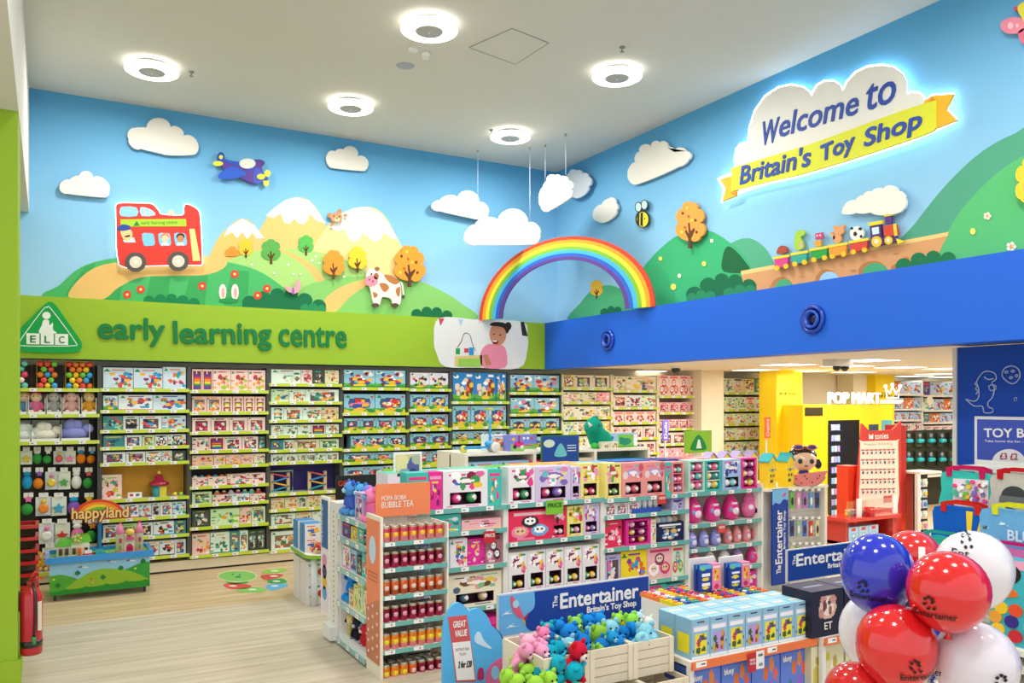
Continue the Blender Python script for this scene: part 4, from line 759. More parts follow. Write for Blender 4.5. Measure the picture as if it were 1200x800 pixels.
for k, (px0, px1, r_) in enumerate(((16, 32, 1), (32, 54, 1), (54, 73, 1), (73, 94, 1), (95, 117, 1), (14, 36, 2), (36, 71, 2), (71, 106, 2))):
    a, b = xY(px0, YS)+.006, xY(px1, YS)-.006
    if r_ == 1 and k == 4: b -= .03
    t = thing('display_box', uniq(f"open white card display box behind the {('blue doll', 'pink doll', 'grey bunny', 'pale pink bunny', 'yellow haired doll', 'white fluffy toy', 'cream elephant', 'lavender elephant')[k]}"), 'box', (a, YS+.015, zsA[r_]+.0004)); w = b-a
    MB().box(0, .27, 0, w, .28, .245, 'dfe3e2').obj('back_card', PRINT, t); MB().box(0, 0, 0, w, .006, .035, 'eceeec').obj('front_edge', PRINT, t)
    for x in (0, w-.006): MB().prism([(x, 0), (x+.006, 0), (x+.006, .2), (x, .2)], .006, .27, 'e4e6e4').obj('side_card', PRINT, t)
PC = ['e8453a', 'f2c81e', '2f9fd8', '6cc03c', 'ee7a2a']; PP = ['f0a8b0', 'e8405a', '66c8b0', 'f2d8c8']
for px0, px1, cc, lb in ((16, 37, PP, 'net bag of pink, red and mint play balls by the green pillar'), (43, 75, PC, 'net bag of bright play balls, middle of the top left shelf'), (77, 110, PC, 'net bag of bright play balls, right end of the top left shelf')):
    X0, X1 = xY(px0, YS), xY(px1, YS); z0 = zsA[0]+.001; w = X1-X0; hgt = .33; t = thing('ball_bag', uniq(lb), 'ball bag', ((X0+X1)/2, YS+.1, z0)); rr = random.Random(px0); rad = .036
    c_m = {c: MB().sph((0, 0, 0), rad, c, 12, 8).mesh('ball', GLOSS) for c in cc}; nx = int(w/(rad*2)); k = 0; zz = rad
    while zz < hgt-rad*.8:
        for i in range(nx-(k % 2)): link('ball', c_m[rr.choice(cc)], t, (-w/2+rad+(i+.5*(k % 2))*rad*2.03, rr.uniform(-.035, .0), zz))
        zz += rad*1.78; k += 1
    MB().tube([(-w/2, -.04, 0), (w/2, -.04, 0), (w/2, -.04, hgt), (-w/2, -.04, hgt)], .004, cc[1], 4, True).obj('net_frame', GLOSS, t)
# hanging packs on pegs
def hook(mb, z, L=.12): mb.tube([(0, L, z), (0, -.02, z), (0, -.03, z+.012)], .003, 'b8b8b8', 4); return mb
rr = random.Random(77)
HN = ['e8c41e', 'd8403a', '2f9fd0', '3fa04a', 'e87ab0', '8a5ac0', 'f2f0ea', 'ee8a2a']; HW = {'e8c41e': 'yellow', 'd8403a': 'red', '2f9fd0': 'blue', '3fa04a': 'green', 'e87ab0': 'pink', '8a5ac0': 'purple', 'f2f0ea': 'white', 'ee8a2a': 'orange'}
def star(mb, c, r, col, y):
    return mb.prism([(c[0]+(r if i % 2 == 0 else r*.5)*math.sin(i*PI/5), c[1]+(r if i % 2 == 0 else r*.5)*math.cos(i*PI/5)) for i in range(10)], y, y+.02, col)
for ri, (yt, cnt, hh, x0, x1) in enumerate(((526, 7, .19, 24, 115), (551, 6, .24, 24, 112), (581, 5, .25, 24, 114), (612, 4, .27, 46, 118), (641, 4, .25, 50, 118))):
    for i in range(cnt):
        px = x0+(x1-x0)*(i+.5)/cnt; p = onY(px, yt, YS); c, c2 = HN[(i*3+ri*2) % 8], HN[(i*5+ri+1) % 8]; wq = (xY(x1, YS)-xY(x0, YS))/cnt*.92
        t = thing('hanging_pack', uniq(f"{HW[c]} and {HW[c2]} rattle toy pack, {ORD[i]} in {ROWN[ri]} peg row".replace(' and '+HW[c2], '' if c == c2 else ' and '+HW[c2])), 'rattle toy', (p.x, YS+.16-.02*(ri > 2), p.z-hh))
        hook(MB(), hh-.015, .24).obj('peg_hook', TIN, t); t.scale = (1.13, 1, 1.1)
        MB().prism([(-wq*.3, hh-.05), (-wq*.3, hh), (wq*.3, hh), (wq*.3, hh-.05)], -.012, -.008, 'eceae4').obj('header_card', PRINT, t)
        k = (i+ri) % 4
        if k == 0: MB().prism([(-wq/2, 0), (wq/2, 0), (wq/2, hh-.045), (-wq/2, hh-.045)], 0, .004, 'e4ecdc').obj('backing_card', PRINT, t); star(MB(), (0, hh*.32), wq*.4, c, -.022).obj('star_toy', GLOSS, t)
        elif k == 1: MB().sph((0, 0, hh*.33), (wq*.42, .05, hh*.32), c, 12, 8).obj('soft_ball', CLOTH, t); MB().sph((0, -.01, hh*.7), (wq*.3, .03, hh*.12), c2, 10, 6).obj('top_toy', CLOTH, t)
        elif k == 2: MB().sph((-wq*.1, 0, hh*.28), (wq*.4, .05, hh*.25), c2, 12, 8).obj('soft_animal', CLOTH, t); star(MB(), (0, hh*.72), wq*.3, c, -.02).obj('star_ring', GLOSS, t)
        else:
            MB().prism([(-wq/2, 0), (wq/2, 0), (wq/2, hh-.045), (-wq/2, hh-.045)], 0, .004, 'd8e0e4').obj('backing_card', PRINT, t)
            MB().lathe([(wq*.2, 0), (wq*.34, .004), (wq*.34, .018), (wq*.2, .022)], c, 14).obj('ring_toy', GLOSS, t).matrix_local = Matrix.Translation((0, -.025, hh*.32))@Matrix.Rotation(PI/2, 4, 'X'); MB().sph((0, -.02, hh*.62), (wq*.18, .02, wq*.18), c2, 8, 6).obj('bead', GLOSS, t)
for i, (px, c) in enumerate(((58, 'c89a5a'), (52, 'e8b83a'), (64, 'd8b070'))):
    p = onY(px, 660, YS); put(soft(c, 'e0bc80', 'f0e0c0', 'bear'), 'soft_toy', (p.x+.0, YS+.08+.05*i, zsA[3]+.001), .3*i, ('brown', 'mustard', 'tan')[i]+' teddy on the bottom shelf of the left bay', 'soft toy', .85)
# bay B
x0, x1, zs, tp = wallbay('shelving bay with light blue baby toy boxes above a lit orange alcove', 117, 222, (457, 482.5, 506, 526, 545, 588, 611, 634, 659), 'bay with the orange alcove', [
 'lbe:1:37:2 lbe:2:30::.9', 'lbs:3:18::.8 wbe:4:42 lbe:5:42', 'tbe:6:24 bww:7:20 wbw:8:28 lbe:9:31', 'tbp:10:24 wbw:11:20 gnw:12:15 bwc:13:15 wbe:14:22', 'wbw:15:28 wbw:16:24 bwc:17:20 lbe:18:14 dkw:19:18', '',
 'wbe:20:30 wbe:20:20 lbe:21:18 bww:22:12 wbw:23:18 lbe:24:20', 'wbw:25:20 gnw:26:18 bww:27:18 wbe:28:24 tbw:29:14', 'wbe:30:24 wbe:31:22 bwe:32:18 bwe:32:18 lbw:33:14'])
MB().box(x0+.03, YS+.3, zs[5]+.001, x1-.03, YS+.32, zs[4]-.06, 'e2a83a').obj('alcove_back', WOODM, None, label=uniq('orange wooden back board of the lit alcove in the baby toy bay'), cat='panel')
link('toy_box', boxmesh('lk', 'e', 3, .25, .3, .1, .015), None, (xY(130, YS), YS+.06, zs[5]+.001), 0, uniq('pale pink boxed castle sorter at the left of the orange alcove'), 'toy box')
t = thing('shape_sorter_castle', uniq('toy castle sorter with crimson roof in the orange alcove'), 'toy', (xY(188, YS), YS+.16, zs[5]+.001))
MB().lathe([(.085, 0), (.085, .14)], ['2fa8b0', '2fa8b0'], 10).obj('castle_wall', GLOSS, t); MB().box(-.0, -.09, .0, .08, -.06, .13, 'd8c83a').obj('yellow_wall', GLOSS, t)
MB().lathe([(.12, .14), (.12, .17), (.06, .2), (.04, .26), (.01, .28)], 'b81f4a', 12).obj('castle_roof', GLOSS, t); star(MB(), (0, .3), .03, 'f2e04a', -.01).obj('star', GLOSS, t)
MB().box(-.08, 0, 0, .08, .01, .07, 'f2f2ee').rect(-.06, .02, -.02, .05, -.001, 'c83a4a').rect(.01, .02, .05, .05, -.001, '6a6a70').obj('info_card', PRINT, None, (xY(159, YS), YS+.1, zs[5]+.001), label=uniq('small white info card in the middle of the orange alcove'), cat='card')
for i, c in enumerate(('e8d83a', '9cd04a')): MB().sph((0, 0, .025), .027, c, 10, 7).obj('toy_block', GLOSS, None, (xY(206+7*i, YS), YS+.07, zs[5]+.001), label=uniq(('yellow', 'lime')[i]+' little toy piece at the right of the orange alcove'), cat='toy')
# bay C
wallbay('shelving bay with pink wooden toy boxes and rainbow stackers', 222, 315, (459, 484.5, 508, 530, 548, 572, 593, 620, 653), 'rainbow stacker bay', [
 'lkk:1:13:2 lke:1:23:3', 'rkw:2:18:2 rk3:3:14:4', 'rdw:4:24:2 rdw:5:24:2', 'rde:6:22 rdk:7:20 rdw:8:24 rdw:9:22 dkw:10:10', 'rke:11:28 rke:12:16 rke:13:20 rke:14:18 cre:15:16', 
 'rde:16:20::.5 rde:17:24::.5 rde:18:24::.6 rde:19:26::.62', 'gnw:20:24::.8 rde:21:24::.55 wbe:22:22::.55 rde:23:20::.5', 'dkw:24:22 gne:25:36 rke:26:15 gnw:27:18', 'rke:28:22 mte:29:24 tbw:30:12 mtw:31:11 dkw:32:11:2'])
rr = random.Random(5)
X0, X1 = xY(225, YS), xY(312, YS); zz = zy(225, 572, YS)+.02+.07
for i in range(11):
    c = rr.choice(['e8453a', 'f2c81e', '3fa8b0', '6cc03c', 'f2f0ea', 'ee7a2a']); MB().sph((0, 0, 0), .033, c, 10, 7).obj('toy_ball', GLOSS, None, (X0+.05+(X1-X0-.1)*i/10, YS+.1, zz+.033), label=uniq(f'small round toy, {ORD[i]} along the sixth shelf, rainbow stacker bay'), cat='toy', group='round toys above the trays, rainbow stacker bay')
zz = zy(225, 593, YS)+.02+.08
for i in range(7):
    c = ['e8743a', '8a2a2a', 'c8c8d0', 'b03a90', '3fa8a0', '58c0b8', 'd83a2a'][i]; m = MB().sph((0, 0, .03), (.045, .03, .03), c, 10, 7).sph((.0, .0, .055), (.025, .02, .018), 'f0e8dc', 8, 6)
    m.obj('toy_car', GLOSS, None, (X0+.32+(X1-X0-.4)*i/6, YS+.1, zz), label=uniq(f'little rounded toy vehicle, {ORD[i]} on the seventh shelf, rainbow stacker bay'), cat='toy car', group='toy vehicles in trays, rainbow stacker bay')
# bay D
x0, x1, zs, tp = wallbay('shelving bay with mint wooden toy boxes and a purple alcove', 315, 401, (451, 472.5, 494, 512, 529, 543.5, 580, 599, 618, 647), 'mint bay with purple alcove', [
 'mte:1:36 rde:2:14 dkw:3:15 wde:4:18', 'gne:5:22 mte:6:20 mtw:7:42', 'mt3:8:15 mtw:9:22 mte:10:22 wde:11:22', 'mte:12:15 mte:13:18 mte:14:18 mtk:15:18 mte:16:18', 'tbw:17:15 mtw:18:12 wdw:19:32 gnw:20:24', 'mtw:21:16 mtw:22:14 mtw:23:11 mtw:24:11 mte:25:12 mtw:26:16', '',
 'wde:27:16 wde:28:16 mtw:29:10 wde:30:14 wde:31:12 wde:32:14', 'mtw:33:30 wde:34:20 mte:35:34', 'mtw:36:36 mte:37:22 mtw:38:28'])
MB().box(x0+.03, YS+.3, zs[6]+.001, x1-.03, YS+.32, zs[5]-.06, '3a2f7c').obj('alcove_back', BOARD, None, label=uniq('purple back board of the alcove in the mint bay'), cat='panel')
for px, boxed, lb in ((331, 1, 'mint framed wooden ramp toy at the left of the purple alcove'), (375, 0, 'unboxed wooden zigzag ramp toy in the purple alcove')):
    t = thing('ramp_toy', uniq(lb), 'toy', (xY(px, YS), YS+.12, zs[6]+.001))
    for sx in (-1, 1): MB().box(sx*.11-.02, 0, 0, sx*.11+.02, .05, .26, 'e0c49a').obj('upright', WOODM, t)
    for k, c in enumerate(('2fa0b8', 'e8b83a', '3f8fd0', 'd8505a')):
        o = MB().box(-.12, -.01, -.01, .12, .04, .01, c).obj('ramp', GLOSS, t); o.location = (0, 0, .05+.06*k); o.rotation_euler = (0, .25*(1 if k % 2 else -1), 0)
    if boxed: MB().tube([(-.16, -.03, .01), (.16, -.03, .01), (.16, -.03, .29), (-.16, -.03, .29)], .014, '9cc8b0', 4, True).obj('box_frame', PRINT, t)
# bays E F G H
wallbay('shelving bay with blue and green playset boxes, left of three', 401, 479, (455.5, 485.5, 506.5, 528, 543.5, 566, 590), 'left playset bay', [
 'hps:1:40:2:.92', 'hph:2:38 hph:3:38', 'hph:4:19:2 hph:5:22 hph:6:14', '_p:0:7 hph:7:17 hph:8:22 hph:9:20', 'hph:10:30 hph:11:16 hph:12:14', 'hph:13:20 hph:14:18 wbe:15:18', 'hph:16:20 hph:17:20 hph:18:20'], xref=402)
wallbay('narrow shelving bay with red bus and yellow van playsets', 479, 529, (457, 481, 504, 525, 547, 570), 'narrow playset bay', ['wfs:1:24:2', 'hyh:2:24:2', 'hrh:3:24:2', 'hph:4:24:2', 'hrh:5:24:2', 'hrh:6:24:2'], xref=481)
wallbay('shelving bay with tall deep blue treehouse playsets', 529, 597, (472, 502, 519, 541, 565), 'treehouse playset bay', ['hbs:1:28:2:.93 hbs:2:13::.93', 'hph:3:22:3:.93', 'hyh:4:22:3', 'hph:5:22:3', 'hph:6:22:3'], xref=531)
wallbay('shelving bay with train track and fairground playsets', 597, 659, (461, 486.5, 507.5, 533, 560), 'fairground playset bay', ['hps:1:28 hps:2:32', 'hps:3:28 hps:4:30', 'hyh:5:20:3', 'hyh:6:20:3', 'hyh:7:20:3'], xref=599)
wallbay('shelving bay with cream wooden kitchen toys under the blue fascia', 659, 718, (455.6, 472.3, 490.5, 508, 527, 548), 'cream toy bay', ['yb'+'w:1:14 crw:2:22:2', 'cre:3:24 cre:4:14 pke:5:15', 'cre:6:13 cre:7:28 cre:8:16', 'cge:9:10 cre:10:14 yb'+'e:11:11:2', 'cre:12:14:4', 'cre:13:14:4'], xref=661, back='c8b89a', upr='e8dcc0')
wallbay('shelving bay with dolls house and tea set boxes', 718, 772, (458.5, 478.5, 496.5, 515, 533, 552), 'dolls house bay', ['cre:1:15 cre:2:38', 'cpw:3:16 bwe:4:18 cge:5:18', 'cpp:6:11:4', 'cpw:7:10:2 cpw:8:16:2', 'cpw:9:13:4', 'cpw:10:13:4'], xref=720, back='c8b89a', upr='e8dcc0')
wallbay('shelving bay with pink fashion doll boxes beside the cream column', 772, 822, (465, 484.5, 503.5, 521.5, 540), 'pink doll bay', ['cpc:1:12:4:.95', 'pkw:2:13:4:.7', 'pkw:3:13:4:.65', 'cpw:4:16:3', 'pke:5:13:4'], xref=775, back='d8b0a0', upr='e8dcc0')
wallbay('shelving bay with green craft boxes beside the yellow column', 848, 905, (461, 481, 498, 514.5, 532, 552), 'craft bay', ['cge:1:12 bwc:2:12 yb'+'e:3:14 cg2e:4:14 cg2e:5:6', 'cge:6:14 cge:7:12 lkc:8:12 cgc:9:18', 'cge:10:13 cge:11:14:3', 'cge:12:13 cgc:13:13 lke:14:13 cge:15:14', 'cge:16:13:4', 'cge:17:13:4'], xref=850, back='7a8a6a', upr='e8dcc0')
wallbay('far white shelving bay with game boxes, left one', 1047, 1082, (462.5, 480, 493, 508), 'far left game bay', ['ote:1:10 bde:2:14 bde:3:14', 'bde:4:14 ote:5:13 bde:6:10', 'bde:7:8 bde:8:9 bde:9:9 bde:10:9', 'rde:11:13:3'], xref=1050, strip='efe8d6', back='7a6a50', upr='f0e8d4')
wallbay('far white shelving bay with game boxes, right one', 1082, 1126, (464, 481.5, 496, 511), 'far right game bay', ['pup:1:8 bde:2:16 bde:3:16', 'cge:4:13 bde:5:12 ote:6:9 bde:7:9', 'tbe:8:8 ote:9:12 bde:10:10 bde:11:13', 'rdp:12:11:4'], xref=1084, strip='efe8d6', back='7a6a50', upr='f0e8d4')
# ------------------------------------------------------------------ main gondola, long side facing the camera
YG = 6.51; TEAL = '6cb4ae'
GX = [2.62]+[xY(p, YG) for p in (594, 708, 807, 892)]
GB = dict(strip=TEAL, back='dcdcd8', plinth='e4e4e0', upr='e8e6e2', shelf='efece4', tick='f4f4f0')
def gbay(i, label, bayn, ys, xref, rows, ztop=1.25):
    x0, x1 = GX[i], GX[i+1]; zs = [zy(xref, y, YG)+.012 for y in ys]
    bay(label, x0, x1, YG, zs, zs[0]-.02, dep=.44, zp=.1, **GB)
    tops = [zs[0]+.36]+[z-.04 for z in zs[:-1]]
    for k, (spec, z, zt) in enumerate(zip(rows, zs, tops)):
        if spec: row(spec, x0+.03, x1-.03, YG, z+.001, zt-z, k, bayn, dep=.16, cell=.009)
    return x0, x1, zs, tops
gbay(0, 'white gondola bay behind the can stand, left end of the long island', 'island bay one', (595.5, 622.5, 664, 712, 770), 562, [
 'tlp:1:14::.9 hkp:1:9::.9 sqb:1:30::.9 tlp:2:10::.9', 'mnb:2:16::.92 tle:3:22::.92 pke:4:30::.55', 'ske:5:28::.9 sqe:6:12::.9 hke:7:12::.85 brc:8:12::.9', 'sqb:9:16::.9 hkp:10:8::.9 crb:11:34::.9', 'sqe:12:20::.8 hke:13:30::.8'])
gbay(1, 'white gondola bay with the rose red panda box, second of the long island', 'island bay two', (589, 632.5, 690, 745), 650, [
 'sqb:13:26::.93 lyb:14:36::.9 lyb:15:10::.86 ylb:15:20::.93', 'rsc:16:54::.9 rsb:17:20::.93 ylb:18:22::.93 lyb:19:22::.96', 'sqb:20:24:5:.86', 'sqe:21:20:4:.8'])
gbay(2, 'white gondola bay with navy bottle crate, third of the long island', 'island bay three', (583, 602.5, 639.5, 682, 716, 750), 756, [
 'ylb:22:22::.95 cob:23:30:2:.93 tlp:23:9::.9 cov:24:18::.9', 'sqw:25:10:3:.9 _p:0:30 lvp:26:12::.9', 'rse:27:20::.95 _p:0:4 hkv:28:30::.92 crp:29:7::.85 nvp:30:34::.7', 'lvw:31:17::.9 ywe:32:28::.95 pkc:33:28::.96 cgc:34:14::.94', 'ske:35:14 tlc:36:26::.9 tlp:37:12', 'hke:38:20:4'])
gx0, gx1, gz, gt = gbay(3, 'white gondola bay with hot pink eggs, right end of the long island', 'island bay four', (576, 612.5, 640.5, 667, 700), 850, [
 'mnv:40:22::.92 tlv:41:22::.9 skb:42:26::.9 hkv:43:22::.92', '', '', '', 'hke:44:20:3'])
MB().box(GX[4]-GX[3]+.002, 0, 0, GX[4]-GX[3]+.032, .46, 1.26, 'ece8de').obj('end_panel', PAINT, [o for o in COL.objects if o.get('label', '').startswith('white gondola bay with hot pink eggs')][0])
# eggs
def egg(c, c2, r=.1, h=.26):
    return MB().lathe([(r*.45, 0), (r*.8, h*.08), (r, h*.3), (r*.97, h*.45), (r*.8, h*.7), (r*.5, h*.9), (r*.15, h*.99), (.002, h)], c, 18).mesh('egg_body', GLOSS)
def egg_thing(px, z, Y, c, c2, r, h, lab, grp, extra=None):
    x = xY(px, Y); t = thing('surprise_egg', uniq(lab), 'toy egg', (x, Y, z+.001), 0, grp); link('egg_body', egg(c, c2, r, h), t)
    MB().sph((0, -r*.8, h*.36), (r*.5, r*.3, h*.16), c2, 12, 8).obj('heart_badge', GLOSS, t); MB().sph((0, -r*.62, h*.66), (r*.5, r*.3, h*.06), 'f6e6f0', 10, 6).obj('name_label', GLOSS, t)
    MB().sph((-r*.55, -r*.7, h*.42), (r*.22, r*.22, h*.1), '7aa8e0', 8, 6).obj('blue_print', GLOSS, t)
    if extra: MB().tube([(r*.1, 0, h*.97), (r*.15, -.005, h*1.1), (r*.4, -.01, h*1.15), (r*.45, 0, h*1.02)], .006, extra, 5).obj('loop', GLOSS, t)
for px, o in ((812, 'leftmost'), (834, 'middle'), (856, 'rightmost')): egg_thing(px, gz[1], YG+.12, 'e0288a', 'f4d8ea', .095, .27, f'big hot pink surprise egg, {o} of three, right bay of the island', 'big hot pink surprise eggs')
m = MB().sph((0, 0, .1), (.1, .08, .1), 'ee7ab0', 14, 9).sph((0, 0, .2), (.07, .06, .07), 'ee7ab0', 12, 8).sph((0, 0, .265), (.035, .03, .035), 'f6b8d4', 10, 6).sph((-.03, -.07, .12), (.04, .02, .03), 'f8f0f4', 8, 6).sph((.05, -.07, .08), (.03, .02, .03), '2a2a4a', 8, 6)
m.obj('blob_plush', CLOTH, None, (xY(877, YG+.12), YG+.12, gz[1]+.001), label=uniq('pink bobbly plush toy right of the hot pink eggs'), cat='soft toy')
for i, px in enumerate((812, 826, 840)): egg_thing(px-2, gz[2], YG+.06, '8f92dc', 'e4e0f4', .062, .18, f'lavender egg with yellow loop, {ORD[i]} on the third shelf', 'lavender eggs with yellow loops', 'f2c634')
for i, px in enumerate((853, 864, 875, 886)): egg_thing(px-1, gz[2], YG+.1, 'ee8a90', 'f6d8d8', .055, .18, f'coral pink egg, {ORD[i]} of four at the island\'s right end', 'coral pink eggs')
for i, (px, c) in enumerate(((815, 'e88aa8'), (833, 'f4f0f2'), (850, 'f4eef2'), (865, 'a890d8'), (882, 'ec3a94'))): egg_thing(px-1, gz[3], YG+.1, c, 'e83a8c' if i != 3 else 'f2d8f0', .068, .17, f"{('rose', 'white', 'off-white', 'purple', 'hot pink')[i]} round egg toy on the fourth shelf, right bay", 'round egg toys')
# bottles and small things in bay three
zz = zy(756, 602.5, YG)+.012
MB().box(-.19, 0, 0, .19, .14, .045, '3a5ab8').obj('bottle_tray', PRINT, None, (xY(760, YG), YG+.03, zz+.001), label=uniq('blue card tray holding small white bottles, island bay three'), cat='tray')
for i in range(5): MB().lathe([(.028, 0), (.03, .06), (.026, .075), (.03, .085), (.02, .11), (.004, .12)], ['e8eaf0', 'e8eaf0', 'b8c8e0', 'e8eaf0', 'e8eaf0', 'e8eaf0'], 12).obj('toy_bottle', GLOSS, None, (xY(760, YG)-.14+.07*i, YG+.07, zz+.046), label=uniq(f'small white toy bottle, {ORD[i]} in the blue tray'), cat='bottle', group='white bottles in the blue tray')
zz = zy(756, 639.5, YG)+.012+.21
for i, c in enumerate(('d8c040', 'e8e8ec', 'b8d8ec', 'e8e8ec', 'c8b8a0')): MB().sph((0, 0, .0), (.045, .04, .04), c, 10, 7).obj('plush_ball', CLOTH, None, (xY(783, YG)-.14+.075*i, YG+.1, zz+.0), label=uniq(f'little plush head, {ORD[i]} above the navy box, island bay three'), cat='soft toy')
# promo cards on the island
for px, py, w, h, c, tx, lb in ((574, 629, .12, .1, 'c8283a', 'PRICE', 'red promotion card left of the rose red box'), (650, 594, .19, .13, '7cc03a', 'PRICE', 'lime price card with dark lettering above the panda box'), (776, 585, .1, .09, 'd83a3a', 'NEW', 'red promotion card above the white bottles'), (846, 619, .1, .09, 'e0504a', 'NEW', 'red promotion card over the coral eggs')):
    p = onY(px, py, YG-.03); o = MB().box(-w/2, 0, -h/2, w/2, .004, h/2, c).obj('promotion_card', PRINT, None, p, label=uniq(lb), cat='price card'); mb = MB(); text(mb, tx, -w*.4, .0, h*.3, 'f6f6ee' if c != '7cc03a' else '1c4a1c', -.002, w*.8, .02); mb.obj('lettering', PRINT, o)
    MB().box(-.004, .004, -h*.2, .004, .05, -h*.1, 'd0d0d0').obj('clip', PAINT, o)
# back side of the island: coloured boxes standing on top
MB().box(GX[0], YG+.47, 0, GX[4]+.85, YG+.92, gz[0]-.03, 'dcdcd8').obj('rear_shelving', PAINT, None, label=uniq('white rear half of the long island, only its top showing'), cat='shelving')
x = GX[0]+.05; k = 0
for w, c, s, h in ((.36, '58c8b4', 'e8e0e4', .32), (.36, '5cc8b4', 'e8e0e4', .325), (.36, '6cc8a8', 'ece4e4', .33), (.34, '58b83a', 'f0e8d8', .335), (.3, 'f0a83a', 'f0e0e0', .34), (.5, 'f2ac4a', 'f0d8d8', .34), (.4, '8ab8e0', 'f0d0d4', .335), (.5, '2a72d0', '2a5cb8', .34), (.46, '1f3f9c', '1f3f9c', .335), (.5, 'b82a3c', 'b82a3c', .33)):
    nm = {'58c8b4': 'mint', '5cc8b4': 'turquoise', '6cc8a8': 'pale jade', '58b83a': 'green', 'f0a83a': 'amber', 'f2ac4a': 'long orange', '8ab8e0': 'powder blue', '2a72d0': 'bright blue', '1f3f9c': 'dark blue', 'b82a3c': 'crimson'}[c]
    w = w*.93
    carton(w, h, .3, s, [('r', 0, .9, 1, 1, s), ('r', .3, .9, .45, .96, '3a3038')], .03, side=s, top=c).obj('game_box', PRINT, None, (x+w/2, YG+.53, gz[0]-.028), label=uniq(f'{nm} topped box lying behind the front boxes on the island'), cat='toy box'); x += w+.012; k += 1
# purple-roofed house boxes at the rear right
for i in range(4):
    p = onY(836+i*16, 530, YG+.75); t = thing('house_box', uniq(f'lilac roofed house shaped box, {ORD[i]} on top of the island'), 'toy box', (p.x, YG+.75, gz[0]-.028), 0, 'lilac roofed house boxes')
    MB().prism([(-.06, 0), (.06, 0), (.06, .3), (0, .355), (-.06, .3)], 0, .12, 'e8cf6a').obj('carton', PRINT, t); MB().prism([(-.075, .295), (0, .365), (.075, .295), (.075, .31), (0, .38), (-.075, .31)], -.01, .13, 'c4b4e4').obj('roof_flap', PRINT, t); MB().sph((0, -.005, .25), (.03, .01, .03), '6a4a2a', 8, 6).obj('window_print', PRINT, t)
# ------------------------------------------------------------------ left end rack of the island
EX = 2.25; EY1, EY0 = 7.18, 6.43
def eorg(lx, ly, z): return Vector((EX+ly, EY1-lx, z))
ez = [onX(395, y, EX).z for y in (602, 626.5, 662, 702.5, 746)]
bay('white end rack with blue plush toys at the left end of the island', 0, EY1-EY0, 0, ez, 1.24, dep=.33, zp=.1, loc=(EX, EY1, 0), rz=-PI/2, strip='8cc4c8', back='dcdcd8', plinth='e8eef0', upr='e8e8e8', shelf='efece4', tick='f4f4f0')
def eput(me, lx, ly, z, rz, lab, cat='soft toy', sc=1, rot=None, name='soft_toy'): put(me, name, eorg(lx, ly, z+.001), rz-PI/2, lab, cat, sc, rot=rot)
bl = lambda a, b, c, k='bear': soft(a, b, c, k)
eput(bl('4a6ad0', '5a9ae0', 'a8d8f4'), .1, .04, ez[0], 0, 'blue plush toy with pale muzzle at the far end of the end rack', sc=1.15); eput(bl('3f8ad8', '58b0ec', 'b8e4f8'), .24, .1, ez[0], .3, 'bright blue plush toy second on the top of the end rack', sc=1.1)
eput(bl('8a6ac8', '7a8ae0', 'c8b8f0', 'bunny'), .34, .12, ez[0], -.2, 'violet long-eared plush toy on the end rack', sc=1.1); eput(bl('f07ab4', 'f490c4', '58a8e8'), .62, .05, ez[0], 0, 'pink plush toy with blue muzzle nearest the orange sign', sc=1.1)
row('lvw:3:20:1:.9', .36, .56, 0, ez[0]+.001, .26, 'top', 'end rack', -PI/2, eorg, dep=.12, cell=.01)
row('pup:50:22::.9 ywe:51:18::.8 tle:52:18::.85 nvp:53:12::.7', .04, .7, 0, ez[1]+.001, ez[0]-ez[1]-.05, 'second', 'end rack', -PI/2, eorg, dep=.12, cell=.01)
row('sqe:54:22::.85 skw:55:20::.85 dkw:56:14::.7 tle:57:18::.9', .04, .7, 0, ez[2]+.001, ez[1]-ez[2]-.05, 'third', 'end rack', -PI/2, eorg, dep=.12, cell=.01)
eput(bl('1f8ae8', '2f9af0', '1f6ac8'), .1, .06, ez[3], 0, 'round bright blue plush toy on the fourth shelf of the end rack', sc=1.15); row('wdp:58:18::.55 yle:59:16::.8 gne:60:18::.95 cre:61:16::.8', .2, .7, 0, ez[3]+.001, ez[2]-ez[3]-.05, 'fourth', 'end rack', -PI/2, eorg, dep=.14, cell=.01)
for i, (a, b, c, nm) in enumerate((('d8c880', 'f0e0a0', '2a2a2a', 'cream and black'), ('b81f2a', 'c8282f', 'f4f4f4', 'dark red'), ('2a2a34', '3a3a44', 'e8e8e8', 'black and white'), ('2f9ae8', '48b0f0', 'b8e0f8', 'sky blue'), ('d82f3f', 'e84050', 'ffffff', 'red spotted'), ('f08ac0', 'f4a4d0', 'ffffff', 'bubblegum pink'), ('3a58c8', '4a6ad8', '90c0f0', 'royal blue'))):
    eput(bl(a, b, c), .09+.095*i, .06+.03*(i % 2), ez[4], .3*(i % 3-1), f'{nm} small plush toy on the bottom shelf of the end rack', sc=.85)
# far upright and picture panel of the end rack
t = thing('display_upright', uniq('white slotted upright with foot at the far side of the end rack'), 'upright', (EX, 7.19, 0))
MB().box(0, 0, .0, .35, .23, 1.25, 'e6e4e2').obj('post', PAINT, t); MB().box(-.06, .02, 0.02, 0, .25, .14, 'e8ecee').obj('foot', PAINT, t)
mb = MB()
for i in range(24): mb.box(-.002, .1, .12+i*.045, 0, .112, .14+i*.045, '2a2a2a')
mb.obj('slots', PAINT, t, kind='stuff')
t = thing('picture_sign', uniq('narrow blue and pink picture panel at the far side of the end rack'), 'sign', (EX, 7.7, .17), -PI/2)
MB().box(0, 0, 0, .245, .02, 1.1, 'f0f0f2').obj('panel', PRINT, t); MB().rect(.02, .62, .225, 1.07, -.001, '2a62a0').obj('blue_field', PRINT, t); MB().rect(.02, .03, .225, .61, -.001, 'e8e0ec').obj('pale_field', PRINT, t)
